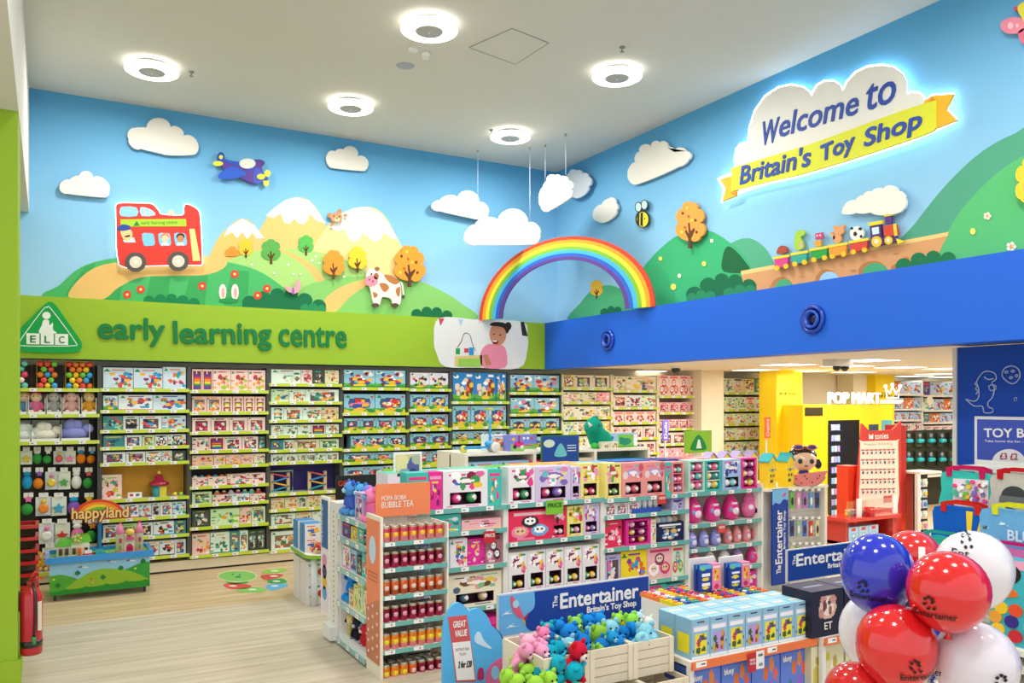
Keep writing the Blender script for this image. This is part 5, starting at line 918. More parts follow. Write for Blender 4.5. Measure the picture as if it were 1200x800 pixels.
for i, c in enumerate(('4a9ad8', 'e8b83a', '3a3a6a', 'd88ab8')): MB().ell(.12, .2+.1*i, .07, .07, -.002, c, 8).obj('picture_print', PRINT, t)
mb = MB(); text(mb, 'THE ENTERTAINER', .07, .66, .1, 'e8f0f6', -.002, .36, .01, PI/2); mb.obj('lettering', PRINT, t)
# ------------------------------------------------------------------ can stand
CY = 6.08; cx0 = xY(449, CY); CW = .545
t = thing('can_stand', uniq('white can stand with orange side panel and orange header sign'), 'display stand', (cx0, CY, 0))
cz = [zy(490, y, CY)+.012 for y in (634.5, 664.5, 696, 727, 758.5, 795)]
MB().box(-.02, 0, 0, 0, .33, cz[0]+.2, 'efe9da').obj('left_side', PAINT, t); MB().box(CW, 0, 0, CW+.015, .33, cz[0]+.12, 'efe9da').obj('right_side', PAINT, t)
mb = MB()
for i in range(27): mb.box(i*.02, .325, 0, i*.02+.004, .329, cz[0]+.2, 'c8c4b8')
for i in range(62): mb.box(0, .327, i*.02+.02, CW, .331, i*.02+.024, 'c8c4b8')
mb.obj('wire_grid', PAINT, t, kind='stuff')
zt = cz[0]+.195
sp = MB().box(-.024, .02, .1, -.02, .32, zt-.03, 'f08a66').obj('side_poster', PRINT, t)
o = MB().lathe([(.0, 0), (.085, 0), (.085, .003)], ['c8dcf4']*3, 20).obj('blue_oval', PRINT, sp, (-.025, .17, zt-.27)); o.rotation_euler = (0, -PI/2, 0); o.scale = (1.3, .9, 1)
rr = random.Random(3)
for i in range(5):
    for j in range(3):
        o = MB().lathe([(0, 0), (.013, 0), (.013, .002)], ['f4e8f0']*3, 8).obj('white_dot', PRINT, sp, (-.0245, .07+.1*j, .16+.085*i+(.04 if j == 1 else 0))); o.rotation_euler = (0, -PI/2, 0)
mb = MB().face([(-.0245, .32, .1), (-.0245, .02, .1), (-.0245, .02, .62), (-.0245, .32, .52)], 'c87a58'); mb.obj('brown_field', PRINT, sp)
mb = MB(); 
for i in range(3): mb.face([(-.025, .28, .74+i*.03), (-.025, .06, .74+i*.03), (-.025, .06, .748+i*.03), (-.025, .28, .748+i*.03)], 'b85a3a')
mb.obj('small_print', PRINT, sp, kind='stuff')
for z in cz:
    s = MB().box(0, 0, z-.02, CW, .32, z, 'f2ecdc').obj('shelf', PAINT, t); MB().box(0, -.012, z-.03, CW, -.001, z+.004, TEAL).obj('price_strip', GLOSS, s)
    for x in (0, .24): q = MB().rect(x+.01, z-.028, x+.095, z+.003, -.0135, 'f4f4f0').rect(x+.06, z-.018, x+.07, z-.006, -.014, '3a3a3a').obj('price_ticket', PRINT, s)
hs = MB().box(0, .3, 0, .5, .312, .0, 'f08a5c'); A = Plane((0, CY+.31, 0), 0); l0, l1, l2 = A.L(440, 606), A.L(503.5, 602), A.L(439, 567.5)
hw, hz0, hz1 = l1[0]-l0[0], l0[1], l2[1]
hs = MB().box(0, .3, hz0, hw, .312, hz1, 'f0895a').obj('header_sign', PRINT, t, (l0[0]-cx0, 0, 0))
for wd, a, b, h0, c in (('POPA BOBA', .1, .55, .5, 0), ('BUBBLE TEA', .1, .68, .27, 0)):
    mb = MB(); text(mb, wd, hw*a, hz0+(hz1-hz0)*(h0), (hz1-hz0)*(.14 if h0 > .4 else .19), 'f6efe4', .297, hw*(b-a), .01); mb.obj('lettering', PRINT, hs)
CANC = {'peach': (('e8c02a', 'd8486a', 'ee8a5a', 'e88a92'), 'gold-topped peach'), 'maroon': (('d8b83a', '8a1238', '7a0f34', 'b01f52'), 'gold-topped maroon'), 'orange': (('b8b4c0', 'e8743a', 'd86a3a', 'b8562e'), 'silver-topped orange'), 'yellow': (('e0c82a', 'f08a2a', 'f2b83a', 'ee8a8a'), 'yellow-topped tangerine')}
CANM = {}
for k, (cc, nm) in CANC.items():
    CANM[k] = (MB().lathe([(.025, 0), (.031, .006), (.0315, .035), (.0315, .07), (.0315, .098), (.031, .1)], [cc[3], cc[3], cc[2], cc[1], cc[0]], 16).mesh('can_body', TIN), MB().lathe([(.031, .1), (.026, .112), (.026, .116), (.022, .114)], ['c8c4b8', 'd8d4c8', 'b0aca0'], 16).mesh('can_lid', TIN),
       MB().sph((0, -.0265, .052), (.018, .008, .022), {'peach': 'f2c83a', 'maroon': 'e8a0b0', 'orange': 'e8d0c8', 'yellow': 'f2dc3a'}[k], 8, 6).mesh('printed_face', PRINT))
for r, kinds in enumerate((['peach']*7, ['maroon']*7, ['orange']*7, ['maroon']*7, ['yellow']*7, ['yellow']*3+['orange']+['maroon']*3)):
    for dpt in (0, 1) if r in (0, 5) else (0,):
        for i, k in enumerate(kinds):
            b, l, f = CANM[k]; q = .038+i*(CW-.076)/6.2
            c = thing('drink_can', uniq(f"{CANC[k][1]} drink can, {ORD[i]}, {ROWN[r]} can shelf{', back row' if dpt else ''}"), 'drink can', (cx0+q, CY+.05+.075*dpt, cz[r]+.001), 0, f"drink cans on the {ROWN[r]} can shelf")
            link('can_body', b, c); link('can_lid', l, c); link('printed_face', f, c); c.scale = (1.14, 1.14, 1.08)
# ------------------------------------------------------------------ low display between the island and the back wall
YD = 8.7
def dz(x, y): return zy(x, y, YD)
zd = dz(680, 527)
X0, X1 = xY(545, YD), xY(762, YD)
t = thing('display_gondola', uniq('white low display unit carrying the scooter and the green dinosaur'), 'shelving', (X0, YD, 0))
w = X1-X0
MB().box(0, 0, zd-.03, w, .8, zd, 'ebe6d8').obj('top_board', PAINT, t); MB().box(0, .4, 0, w, .43, zd-.03, '8aa8a8').obj('centre_panel', PAINT, t)
for x in (0, w*.34, w*.67, w-.04): MB().box(x, .0, 0, x+.04, .8, zd-.03, 'ece6d6').obj('upright', PAINT, t)
MB().box(0, 0, zd-.4, w, .8, zd-.37, 'ebe6d8').obj('shelf', PAINT, t)
# scooter
p = onY(577, 526, YD+.1); t = thing('scooter', uniq('bright blue three-wheeled toy scooter on the display unit'), 'scooter', (p.x, YD+.16, zd+.001))
MB().box(-.36, -.045, .05, .0, .045, .075, '2f9fe0').obj('deck', GLOSS, t)
for sx in (-.05, .1): o = MB().lathe([(.02, -.018), (.062, -.018), (.066, 0), (.062, .018), (.02, .018)], ['e8e4d8', '8a8a88', '8a8a88', 'e8e4d8'], 18).obj('wheel', GLOSS, t, (.01+.03*(sx > 0), sx-.06, .066)); o.rotation_euler = (PI/2, 0, 0)
o = MB().lathe([(.02, -.012), (.045, -.012), (.045, .012), (.02, .012)], ['d8d84a', '9a9a98', 'd8d84a'], 14).obj('rear_wheel', GLOSS, t, (-.36, 0, .046)); o.rotation_euler = (PI/2, 0, 0)
MB().sph((0, 0, .1), (.06, .1, .045), '2f9fe0', 12, 8).obj('front_hood', GLOSS, t); MB().tube([(0, 0, .1), (.0, 0, .42)], .014, '2f9fe0', 8).tube([(0, 0, .42), (0, 0, .52)], .01, 'e0e0dc', 8).obj('steering_post', GLOSS, t)
MB().tube([(-.02, -.11, .52), (-.0, .0, .525), (-.02, .11, .52)], .012, 'c8d84a', 8).obj('handlebar', GLOSS, t)
link('toy_box', boxmesh('lb', 'e', 60, .3, .2, .18, .01), None, (xY(585, YD+.3), YD+.32, zd+.001), 0, uniq('white boxed toy with small green triangle behind the scooter post'), 'toy box')
c = carton(.37, .2, .2, '7d86d8', [('g', .42, .04, 8, 1, '8cc060'), ('e', .3, .42, .2, .18, 'd8308a'), ('e', .15, .28, .07, .13, '2a2a3a'), ('e', .42, .26, .06, .12, 'e8e4e8'), ('r', .28, .5, .34, .98, 'b8285a'), ('e', .66, .36, .14, .05, 'd8308a'), ('e', .1, .75, .07, .1, 'f2b83a'), ('e', .5, .8, .05, .08, 'f4f4f8'), ('e', .65, .8, .05, .08, 'f4f4f8'), ('e', .8, .8, .05, .08, 'd83a4a'), ('r', .5, 0, 1, .12, 'f0ece8')], .008)
c.obj('scooter_box', PRINT, None, (xY(615, YD+.1), YD+.12, zd+.001), label=uniq('lilac box printed with a magenta scooter beside the blue scooter'), cat='toy box')
A = Plane((0, YD-.06, 0), 0); a, b = A.L(633.5, 535), A.L(677.5, 509); t = thing('information_panel', uniq('royal blue framed panel with a teal rocket shape and green edge'), 'sign', (a[0], YD-.08, a[1]-.1)); w, h = b[0]-a[0], b[1]-a[1]+.1
MB().box(0, 0, 0, w, .02, h, '2f7a3a').obj('frame', PAINT, t); MB().rect(.012, .012, w-.012, h-.012, -.001, '1f4a9c').obj('blue_field', PRINT, t)
MB().prism(smooth([(w*.35, .1), (w*.38, h*.5), (w*.5, h*.72), (w*.62, h*.5), (w*.65, .1)], 4), -.004, -.001, '6cc0c8').obj('rocket_print', PRINT, t); MB().ell(w*.2, h*.72, w*.15, h*.14, -.002, 'd4e4c8', 12).obj('speech_cloud', PRINT, t)
for i in range(3): MB().rect(w*.68, h*(.62-.09*i), w*.92, h*(.65-.09*i), -.002, 'dce8f4').obj('text_line', PRINT, t)
MB().box(w*.45, .02, -a[1]+.1-.0, w*.55, .04, h*.5, 'c8c8c4').obj('stand_post', PAINT, t)
# dinosaur plush: one body
def plush_dino(c, c2):
    mb = MB(); return mb
t = thing('dinosaur_toy', uniq('teal green horned dinosaur toy sitting on the display unit'), 'soft toy', (xY(700, YD+.2), YD+.22, zd+.001))
cu = bpy.data.metaballs.new('m'); cu.resolution = .022; cu.render_resolution = .022
for x, y, z, r in ((.02, 0, .12, .16), (.1, 0, .11, .15), (.18, .02, .08, .1), (.25, .03, .05, .06), (-.06, -.02, .25, .14), (-.09, -.04, .3, .12), (-.14, -.07, .26, .09), (-.02, -.0, .37, .07), (.05, .02, .3, .07)):
    e = cu.elements.new(); e.co = (x, y, z); e.radius = r*1.35
mo = bpy.data.objects.new('m', cu); COL.objects.link(mo); dg = bpy.context.evaluated_depsgraph_get(); dg.update(); me = bpy.data.meshes.new_from_object(mo.evaluated_get(dg)); bpy.data.objects.remove(mo)
def paint(me, c, m):
    ca = me.color_attributes.new('Col', 'FLOAT_COLOR', 'CORNER'); ca.data.foreach_set('color', list(S(c))*len(me.loops)); me.materials.clear(); me.materials.append(m); me.polygons.foreach_set('use_smooth', [True]*len(me.polygons)); return me
link('body', paint(me, '16987c', CLOTH), t)
for i in range(6): MB().sph((.06+.035*i, .01, .33-.045*i), (.022, .012, .028), '58d0b4', 8, 6).obj('back_spike', CLOTH, t)
MB().lathe([(.028, 0), (.004, .07)], 'e4e8dc', 10).obj('nose_horn', CLOTH, t, (-.17, -.12, .29)).rotation_euler = (-.3, -.5, 0); MB().lathe([(.02, 0), (.003, .06)], 'e4e8dc', 10).obj('brow_horn', CLOTH, t, (-.03, -.04, .42))
MB().sph((-.06, -.145, .3), .013, '161616', 8, 6).obj('eye', GLOSS, t)
for x in (-.1, .06): MB().sph((x, -.1, .04), (.045, .07, .04), '3fc04a' if x < 0 else '8cd04a', 10, 7).obj('foot', CLOTH, t)
c = carton(.46, .19, .18, '9cc8e8', [('g', .25, .05, 8, 1, '5aa83a'), ('r', .3, .12, .85, .92, '7ac04a'), ('e', .56, .42, .22, .26, '158a6c'), ('e', .42, .6, .08, .14, '158a6c'), ('r', .87, .1, 1, .9, 'e4f0f4'), ('e', .1, .7, .06, .1, '2a7ac8')], .009)
c.obj('dinosaur_box', PRINT, None, (xY(734, YD+.1), YD+.16, zd+.001), label=uniq('sky blue and green dinosaur box right of the teal dinosaur'), cat='toy box')
for i in range(2): link('toy_box', boxmesh('cr', 'e', 71+i, .12, .09, .1, .01), None, (xY(712+9*i, YD-.0), YD+.02, zd+.001), 0, uniq(('first', 'second')[i]+' small cream card in front of the teal dinosaur'), 'card')
row('ske:81:30:2:.8 rse:82:24::.8 cre:83:22:2:.8 tle:84:30:2:.7', X0+.05, X1-.05, YD, zd-.369, .33, 'lower', 'scooter display', dep=.2)
# lime triangle sign, tall aisle markers, framed poster, black sign
def flag(px0, py0, px1, py1, Y, col, label, words, name='aisle_marker', post=True, vert=True, tc='f4f4f8'):
    A = Plane((0, Y, 0), 0); a, b = A.L(px0, py1), A.L(px1, py0); t = thing(name, uniq(label), 'sign', (a[0], Y, a[1])); w, h = b[0]-a[0], b[1]-a[1]
    MB().box(0, 0, 0, w, .015, h, col).obj('board', PRINT, t)
    if words: mb = MB(); (text(mb, words, w*.72, h*.1, w*.45, tc, -.002, h*.8, .01, PI/2) if vert else text(mb, words, w*.1, h*.3, h*.2, tc, -.002, w*.8, .02)); mb.obj('lettering', PRINT, t)
    if post: MB().box(w*.45, .015, -a[1], w*.45+.02, .03, h*.3, 'd0d0cc').obj('post', PAINT, t)
    return t, w, h
flag(776.5, 492, 783.5, 516, 9.6, '6a58b8', 'slim purple upright aisle marker before the pink doll bay', 'Dolls'); flag(896, 488.5, 903, 513.5, 9.3, 'e8702a', 'slim orange upright aisle marker before the green craft bay', 'Creative')
t, w, h = flag(802.5, 504, 834, 531, 7.9, '8ac02f', 'lime square sign with dark green triangle above the island', '', 'triangle_sign')
MB().prism([(.008, .008), (w-.008, .008), (w-.008, h-.008), (.008, h-.008)], -.003, 0, '8cc42f').obj('lime_field', PRINT, t); MB().prism(smooth([(w*.5, h*.82), (w*.8, h*.2), (w*.5, h*.12), (w*.2, h*.2)], 4), -.008, -.004, '0a8a3c').obj('triangle', PRINT, t); MB().prism([(w*.4, h*.2), (w*.6, h*.2), (w*.53, h*.6), (w*.47, h*.6)], -.012, -.009, 'e4efe0').obj('child_mark', PRINT, t)
t, w, h = flag(461.5, 529, 494.5, 566, 7.15, 'f0f4f6', 'white framed poster with pale yellow and violet picture above the can stand', '', 'framed_poster')
mb = carton(w-.04, h-.04, .004, 'c8c890', [('e', .2, .7, .3, .4, 'e8e0a0'), ('e', .7, .45, .25, .45, '5a5f9a'), ('e', .35, .2, .3, .25, '8aa8b8'), ('e', .7, .2, .2, .25, '3a4078'), ('e', .85, .8, .2, .2, 'b0b8a0'), ('r', .1, .12, .3, .17, 'e8ecf0')], .012); mb.obj('poster_print', PRINT, t, (w/2, -.006, .02))
t, w, h = flag(393.5, 555, 449, 600, 7.95, '1c1b1d', 'black board with white capital lettering behind the blue plush toys', '', 'black_sign')
for i, (wd, c, zz, hh, x, ww) in enumerate((('CREATE', 'f2f2f2', .42, .17, .3, .55), ('COLLECT', 'f2f2f2', .2, .17, .3, .55), ('Gift', 'c83a34', .72, .14, .05, .2))): mb = MB(); text(mb, wd, w*x, h*zz, h*hh, c, -.003, w*ww, .03); mb.obj('lettering', PRINT, t)
flag(449, 549, 461, 590, 8.0, '9ccf3f', 'narrow lime panel between the black board and framed poster', '', 'lime_panel')
# ------------------------------------------------------------------ play table, baskets, extinguisher, round table, floor sticker
TY = 10.15; tx0, tx1 = xY(58, TY), xY(175.5, TY); tw = tx1-tx0; tz = zy(115, 651.5, TY)
t = thing('play_table', uniq('toddler play table with painted green hills and bright blue rim on castors'), 'table', (tx0, TY, 0))
MB().box(0, 0, .07, tw, .5, tz-.04, '8ec6ea').obj('cabinet', PRINT, t)
def fpoly(name, pts, col, y=-.003, par=None, m=None): return MB().prism([(a*tw, .07+b*(tz-.11)) for a, b in pts], y, 0, col).obj(name, m or PRINT, par or t)
fpoly('painted_hill', smooth([(.62, .0), (.62, .5), (.75, .62), (.9, .78), (.999, .8)], 4, False)+[(.999, 0)], '2f9a38', -.002)
fpoly('painted_hill', [(.001, 0), (.001, .62)]+smooth([(.1, .63), (.2, .55), (.3, .4), (.35, .3)], 3, False)+[(.4, 0)], '4fa52f', -.003)
fpoly('painted_hill', smooth([(.12, .12), (.25, .4), (.42, .66), (.56, .7), (.75, .6), (.9, .4), (.999, .2)], 4, False)+[(.999, 0), (.12, 0)], '8ab52a', -.004)
fpoly('painted_hedge', [(.001, 0)]+scal([(.001, .12, .4), (.15, .18, .5), (.35, .2, .5), (.55, .22, .6), (.75, .26, .5), (.95, .24, .3), (.999, .22, 0)], 4)+[(.999, 0)], '1f8a2c', -.006)
for x, z in ((.32, .8), (.6, .9), (.8, .88)): fpoly('painted_cloud', scal([(x-.05, z, .8), (x-.01, z+.05, .8), (x+.03, z+.03, .7), (x+.06, z, .2), (x+.05, z-.03, .2)], 4), 'f2f2f2', -.002)
for x, z in ((.08, .25), (.27, .58), (.52, .38), (.7, .62), (.93, .78)): fpoly('painted_tree', smooth([(x, z+.14), (x+.03, z+.04), (x, z), (x-.03, z+.04)], 3), '157a3a', -.006); fpoly('painted_trunk', [(x-.004, z-.03), (x+.004, z-.03), (x+.004, z+.02), (x-.004, z+.02)], '5a3a1a', -.005)
for x, z, c in ((.4, .42, 'd8402f'), (.42, .3, 'f0906a'), (.85, .62, 'f0e04a'), (.04, .5, 'f0e04a')): fpoly('painted_flower', circ(x, z, .012, .03, 8), c, -.006)
for x0, y0, x1, y1 in ((-.04, -.04, tw+.04, 0), (-.04, .5, tw+.04, .54), (-.04, 0, 0, .5), (tw, 0, tw+.04, .5)): MB().box(x0, y0, tz-.04, x1, y1, tz+.025, '1e8fe0').obj('rim', GLOSS, t)
MB().box(0, 0, tz-.04, tw, .5, tz-.02, '8cc452').obj('play_surface', PRINT, t)
for x in (.05, tw-.05):
    for y in (.06, .44): o = MB().lathe([(.02, -.015), (.035, -.012), (.035, .012), (.02, .015)], '2a2a2a', 12).obj('castor', GLOSS, t, (x, y, .036)); o.rotation_euler = (0, PI/2, 0)
SY = TY+.46; HP2 = Plane((0, SY, 0), 0); A = Art(HP2, (117, 612), 'rainbow_sign', uniq('rainbow sign on a blue post reading happyland above the play table'), 'sign', off=0)
A.p('post', [([(115.3, 606), (119, 606), (119, 644.5), (115.3, 644.5)], '1e78c8')], 0, .03)
for i, c in enumerate(('d8452c', 'f08a2a', 'f2c83a', '7ab83a', '2f9a48', '2f7ac8', '8ac8ea')):
    r1, r2 = 1-.13*i, 1-.13*(i+1) if i < 6 else 0
    o = [(117-31*r1*math.cos(PI*k/20), 607-22*r1*math.sin(PI*k/20)) for k in range(21)]
    n = [(117+31*r2*math.cos(PI*k/20), 607-22*r2*math.sin(PI*k/20)) for k in range(21)] if i < 6 else []
    A.p('rainbow_band', [(o+n, c)], -.01, .01)
for dx, dy, c, t0, bd in ((0, 0, 'a84818', -.03, .09), (0, -.4, 'f4cf8a', -.045, .02)): art_text(A, 'lettering', 'happyland', (84, 612.5+dy), (150, 610+dy), 17, c, t0, bd, .012)
A2 = A
def on_table(px, py, dy=0): y = TY+.2+dy; return xY(px, y), y, tz-.019
x, y, z = on_table(87, 640); t = thing('toy_house', uniq('toy farmhouse with bright green roof on the left of the play table'), 'toy house', (x, y, z))
MB().box(-.17, 0, 0, -.03, .14, .13, 'efe9d8').obj('side_wing', PRINT, t); MB().box(-.03, -.02, 0, .15, .14, .17, 'efe9d8').obj('main_wall', PRINT, t)
MB().prism([(-.19, .125), (-.03, .125), (-.03, .2), (-.15, .2)], -.02, .16, '5fc030').obj('roof', GLOSS, t); MB().prism([(-.05, .16), (.17, .16), (.15, .23), (-.0, .23)], -.03, .16, '5fc030').obj('roof', GLOSS, t); MB().prism([(-.02, .16), (.08, .16), (.03, .27)], -.06, .02, '6acc38').obj('gable', GLOSS, t)
MB().box(.03, -.05, 0, .07, -.03, .1, 'e8702a').obj('door', GLOSS, t)
for x in (-.15, -.09, -.02, .1): MB().box(x, -.025, .03, x+.035, -.021 if x > -.03 else -.002, .1, '5a3a2a').obj('window', GLOSS, t)
for i in range(5): MB().sph((.03+.03*math.cos(i*1.257), -.065, .21+.03*math.sin(i*1.257)), (.016, .008, .016), 'e8c070', 6, 4).obj('gable_petal', GLOSS, t)
x, y, z = on_table(152, 640); t = thing('toy_castle', uniq('toy castle with pink turrets on the right of the play table'), 'toy house', (x, y, z))
MB().box(-.14, 0, 0, .14, .1, .2, 'f0ead8').obj('castle_wall', PRINT, t)
for sx in (-1, 1):
    o = MB().lathe([(.045, 0), (.045, .22), (.055, .225)], 'f4eede', 14).obj('turret', PRINT, t, (sx*.1, .0, 0)); MB().lathe([(.06, .0), (.02, .09), (.004, .12)], 'f08ab0', 14).obj('turret_roof', GLOSS, o, (0, 0, .22)); MB().sph((0, 0, .35), .014, 'd8306a', 8, 6).obj('finial', GLOSS, o)
    MB().box(sx*.1-.015, -.052, .12, sx*.1+.015, -.044, .17, 'b8204a').obj('window', GLOSS, t); MB().box(sx*.1-.01, -.052, .04, sx*.1+.01, -.044, .09, '5a9a3a').obj('window', GLOSS, t)
    MB().box(sx*.09-.05, -.08, 0, sx*.09+.05, 0, .02, 'd8406a').obj('step', GLOSS, t)
MB().prism(circ(0, .05, .035, .05, 12, 0, PI)+[(-.035, 0), (.035, 0)], -.01, .0, 'c81f5a').obj('door', GLOSS, t); MB().prism(circ(0, .15, .045, .04, 12, 0, PI), -.05, .0, 'd83a72').obj('balcony', GLOSS, t); MB().sph((0, -.03, .235), (.05, .03, .04), 'e8c050', 10, 6).obj('golden_crest', GLOSS, t)
for px, c, c2, nm in ((104, 'd8332a', 'f4f0ea', 'red and white toy bus'), (117, '2fa8a8', 'e8e03a', 'teal toy tractor with a yellow wheel')):
    x, y, z = on_table(px, 650, -.12); t = thing('toy_vehicle', uniq(nm+' between the farmhouse and the castle'), 'toy car', (x, y, z))
    MB().box(-.06, -.03, .015, .06, .03, .05, c).obj('body', GLOSS, t); MB().box(-.04, -.025, .05, .03, .025, .08, c2 if px == 104 else c).obj('cab', GLOSS, t)
    for sx in (-.04, .04): MB().sph((sx, -.035, .018), (.018, .008, .018), c2, 8, 6).obj('wheel', GLOSS, t)
# baskets
def basket_mesh():
    mb = MB(); z0, z1 = 0, .2
    for a, b in (((-.15, -.1), (-.19, -.14)),):
        bx, by, tx, ty = .15, .1, .19, .14
        q = [(-bx, -by), (bx, -by), (bx, by), (-bx, by)]; w = [(-tx, -ty), (tx, -ty), (tx, ty), (-tx, ty)]
        mb.face([(x, y, 0) for x, y in q[::-1]], '24201f')
        for i in range(4): j = (i+1) % 4; mb.face([(*q[i], 0), (*q[j], 0), (*w[j], z1), (*w[i], z1)], '24201f')
    return mb.mesh('basket_bin', GLOSS)
bm = basket_mesh(); rim = MB().box(-.21, -.16, .185, .21, -.13, .215, 'c8242a').box(-.21, .13, .185, .21, .16, .215, 'c8242a').box(-.21, -.13, .185, -.18, .13, .215, 'c8242a').box(.18, -.13, .185, .21, .13, .215, 'c8242a').mesh('rim', GLOSS)
BN = ['topmost', 'second from top', 'third from top', 'fourth from top', 'fifth from top', 'sixth from top', 'seventh from top', 'eighth from top', 'lowest']
for i in range(9):
    t = thing('shopping_basket', uniq(f'red rimmed black shopping basket, {BN[8-i]} in the stack by the green pillar'), 'basket', (-.285, 8.55, .01+.106*i), 0, 'stacked shopping baskets')
    link('basket_bin', bm, t); link('rim', rim, t)
t = thing('fire_extinguisher', uniq('red fire extinguisher hanging on the green pillar'), 'extinguisher', (-.118, 7.43, .19))
MB().lathe([(.03, 0), (.072, .01), (.078, .03), (.078, .46), (.06, .5), (.025, .53), (.022, .55)], ['a81420', 'b01822', 'b8182a', 'c01a28', 'c01a28', '9a1620', '9a1620'], 20).obj('cylinder', GLOSS, t); MB().lathe([(.0785, .07), (.0788, .12)], '1e1a1a', 20).obj('black_band', GLOSS, t)
MB().box(-.03, -.012, .55, .03, .012, .575, '9a1a1e').obj('valve', GLOSS, t); MB().tube([(-.01, 0, .58), (.05, -.01, .6), (.08, -.01, .585)], .008, 'c8202a', 6).obj('handle', GLOSS, t); MB().tube([(-.01, 0, .575), (.02, -.01, .64), (.03, -.01, .65)], .008, 'c8202a', 6).obj('lever', GLOSS, t)
MB().tube([(.01, -.03, .56), (.03, -.09, .5), (.03, -.092, .3), (.02, -.09, .12)], .01, '1a1a1a', 8).obj('hose', GLOSS, t); MB().tube([(.02, -.09, .16), (.02, -.09, .1)], .016, '2a8a4a', 8).obj('nozzle_tag', GLOSS, t); MB().box(.045, -.071, .2, .072, -.03, .42, 'e8ddd0').obj('instruction_label', PRINT, t)
MB().box(-.085, -.02, .35, -.06, .02, .5, '6a1216').obj('wall_bracket', PAINT, t)
# round cornered white table with boxes
t = thing('activity_table', uniq('low white table with green edge and round white legs beside the end rack'), 'table', (2.35, 8.5, 0))
rc = lambda x0, y0, x1, y1, r: [(x1-r+r*math.cos(a), y1-r+r*math.sin(a)) for a in (0, .4, .8, 1.2, 1.57)]+[(x0+r+r*math.cos(a), y1-r+r*math.sin(a)) for a in (1.57, 2, 2.4, 2.8, 3.14)]+[(x0+r+r*math.cos(a), y0+r+r*math.sin(a)) for a in (3.14, 3.5, 4, 4.4, 4.71)]+[(x1-r+r*math.cos(a), y0+r+r*math.sin(a)) for a in (4.71, 5.1, 5.5, 5.9, 6.28)]
def slab(mb, pts, z0, z1, top, side):
    mb.face([(x, y, z1) for x, y in pts], top); mb.face([(x, y, z0) for x, y in pts[::-1]], side)
    for i in range(len(pts)): a, b = pts[i], pts[(i+1) % len(pts)]; mb.face([(*a, z0), (*b, z0), (*b, z1), (*a, z1)], side)
    return mb
slab(MB(), rc(0, 0, .75, .85, .14), .51, .55, 'f2f0ea', '8cc43a').obj('tabletop', PAINT, t)
for x in (.09, .66):
    for y in (.1, .75): MB().lathe([(.035, 0), (.035, .51)], 'dfe6ec', 14).obj('leg', PAINT, t, (x, y, 0))
def wbox(x, y, z, rz, lab, w=.19, h=.15, d=.2, side='3a8ac8', bg='ece8e8', seed=1, acc=('d83a3a', 'f2b83a', '3a6ac8')):
    r = random.Random(seed); c = carton(w, h, d, bg, blobs(r, list(acc), 9, .2, .1, .9, .7, .16)+[('r', .1, .78, .6, .88, acc[0])], .01, side=side); c.obj('toy_box', PRINT, None, (x, y, z), rz, label=uniq(lab), cat='toy box')
for i, (x, y, z, nm) in enumerate(((2.72, 8.72, .551, 'lower box on the low white table, front'), (2.72, 8.72, .702, 'upper box on the low white table, front'), (2.72, 9.0, .551, 'lower box on the low white table, back'), (2.72, 9.0, .702, 'upper box on the low white table, back'), (2.95, 8.72, .551, 'lower box beside the end rack on the low white table'), (2.95, 8.72, .702, 'upper box beside the end rack on the low white table'))): wbox(x-.25, y, z, 0, 'white and blue '+nm, seed=3)
t = thing('crab_toy', uniq('red spinning toy with yellow legs at the front of the low white table'), 'toy', (2.52, 8.62, .551)); MB().sph((0, 0, .07), (.07, .06, .045), 'b8182a', 12, 8).obj('body', GLOSS, t)
for i in range(5): MB().tube([(0, 0, .05), (.08*math.cos(i*1.257), .07*math.sin(i*1.257), .06), (.1*math.cos(i*1.257), .09*math.sin(i*1.257), .012)], .01, 'e8c83a' if i % 2 else 'd8304a', 6).obj('leg', GLOSS, t)
k = 0
for x in (2.5, 2.76):
    for y in (8.66, 8.95):
        for z in (.001, .232): k += 1; wbox(x, y, z, 0, f"white picture box {'on the floor' if z < .1 else 'stacked'} under the low table, {('front left', 'back left', 'front right', 'back right')[(x > 2.6)*2+(y > 8.8)]}", .24, .23, .26, 'e8e4e6', 'efecee', 5, ('5aa0c8', 'e8a83a', '8a5a3a', '6aa84a', 'c83a3a'))
t = thing('floor_sticker', uniq('green and red caterpillar floor sticker before the mint bay'), 'floor sticker', onZ(300, 683, 0)+Vector((0, 0, .001))); o0 = onZ(300, 683, 0)
def fl(name, pts, c, z):
    q = [onZ(x, y, 0)-o0 for x, y in pts]; a = sum(q[i].x*q[(i+1) % len(q)].y-q[(i+1) % len(q)].x*q[i].y for i in range(len(q)))
    if a < 0: q = q[::-1]
    MB().face([(p.x, p.y, z) for p in q], c).obj(name, PRINT, t)
fl('head', circ(278, 675, 23, 7, 24), 'e8e4b0', .0005); fl('head', circ(278, 675, 22, 6.2, 24), '7cc464', .001)
for x in (273, 281): fl('eye', circ(x, 673+(x > 275)*.4, 1.6, .6, 8), '2a5a34', .0015)
fl('mouth', circ(279, 676, 4, .8, 8), '2a5a34', .0015); fl('neck_band', smooth([(264, 681), (275, 682.5), (290, 681), (288, 683.5), (270, 684)], 3), '3aa050', .001)
fl('segment', smooth([(262, 684.5), (278, 683), (295, 686.5), (285, 690), (268, 689.5)], 3), 'd04a48', .001); fl('segment', smooth([(276, 691), (295, 688), (312, 690), (306, 694), (285, 693.7)], 3), '7cc464', .001)
fl('segment', smooth([(306, 671), (318, 667), (332, 666), (336, 668), (325, 671.5)], 3), '8cc84c', .001); fl('segment', smooth([(306, 674), (325, 672.3), (332, 674), (322, 678), (310, 679)], 3), 'cc4a48', .001)
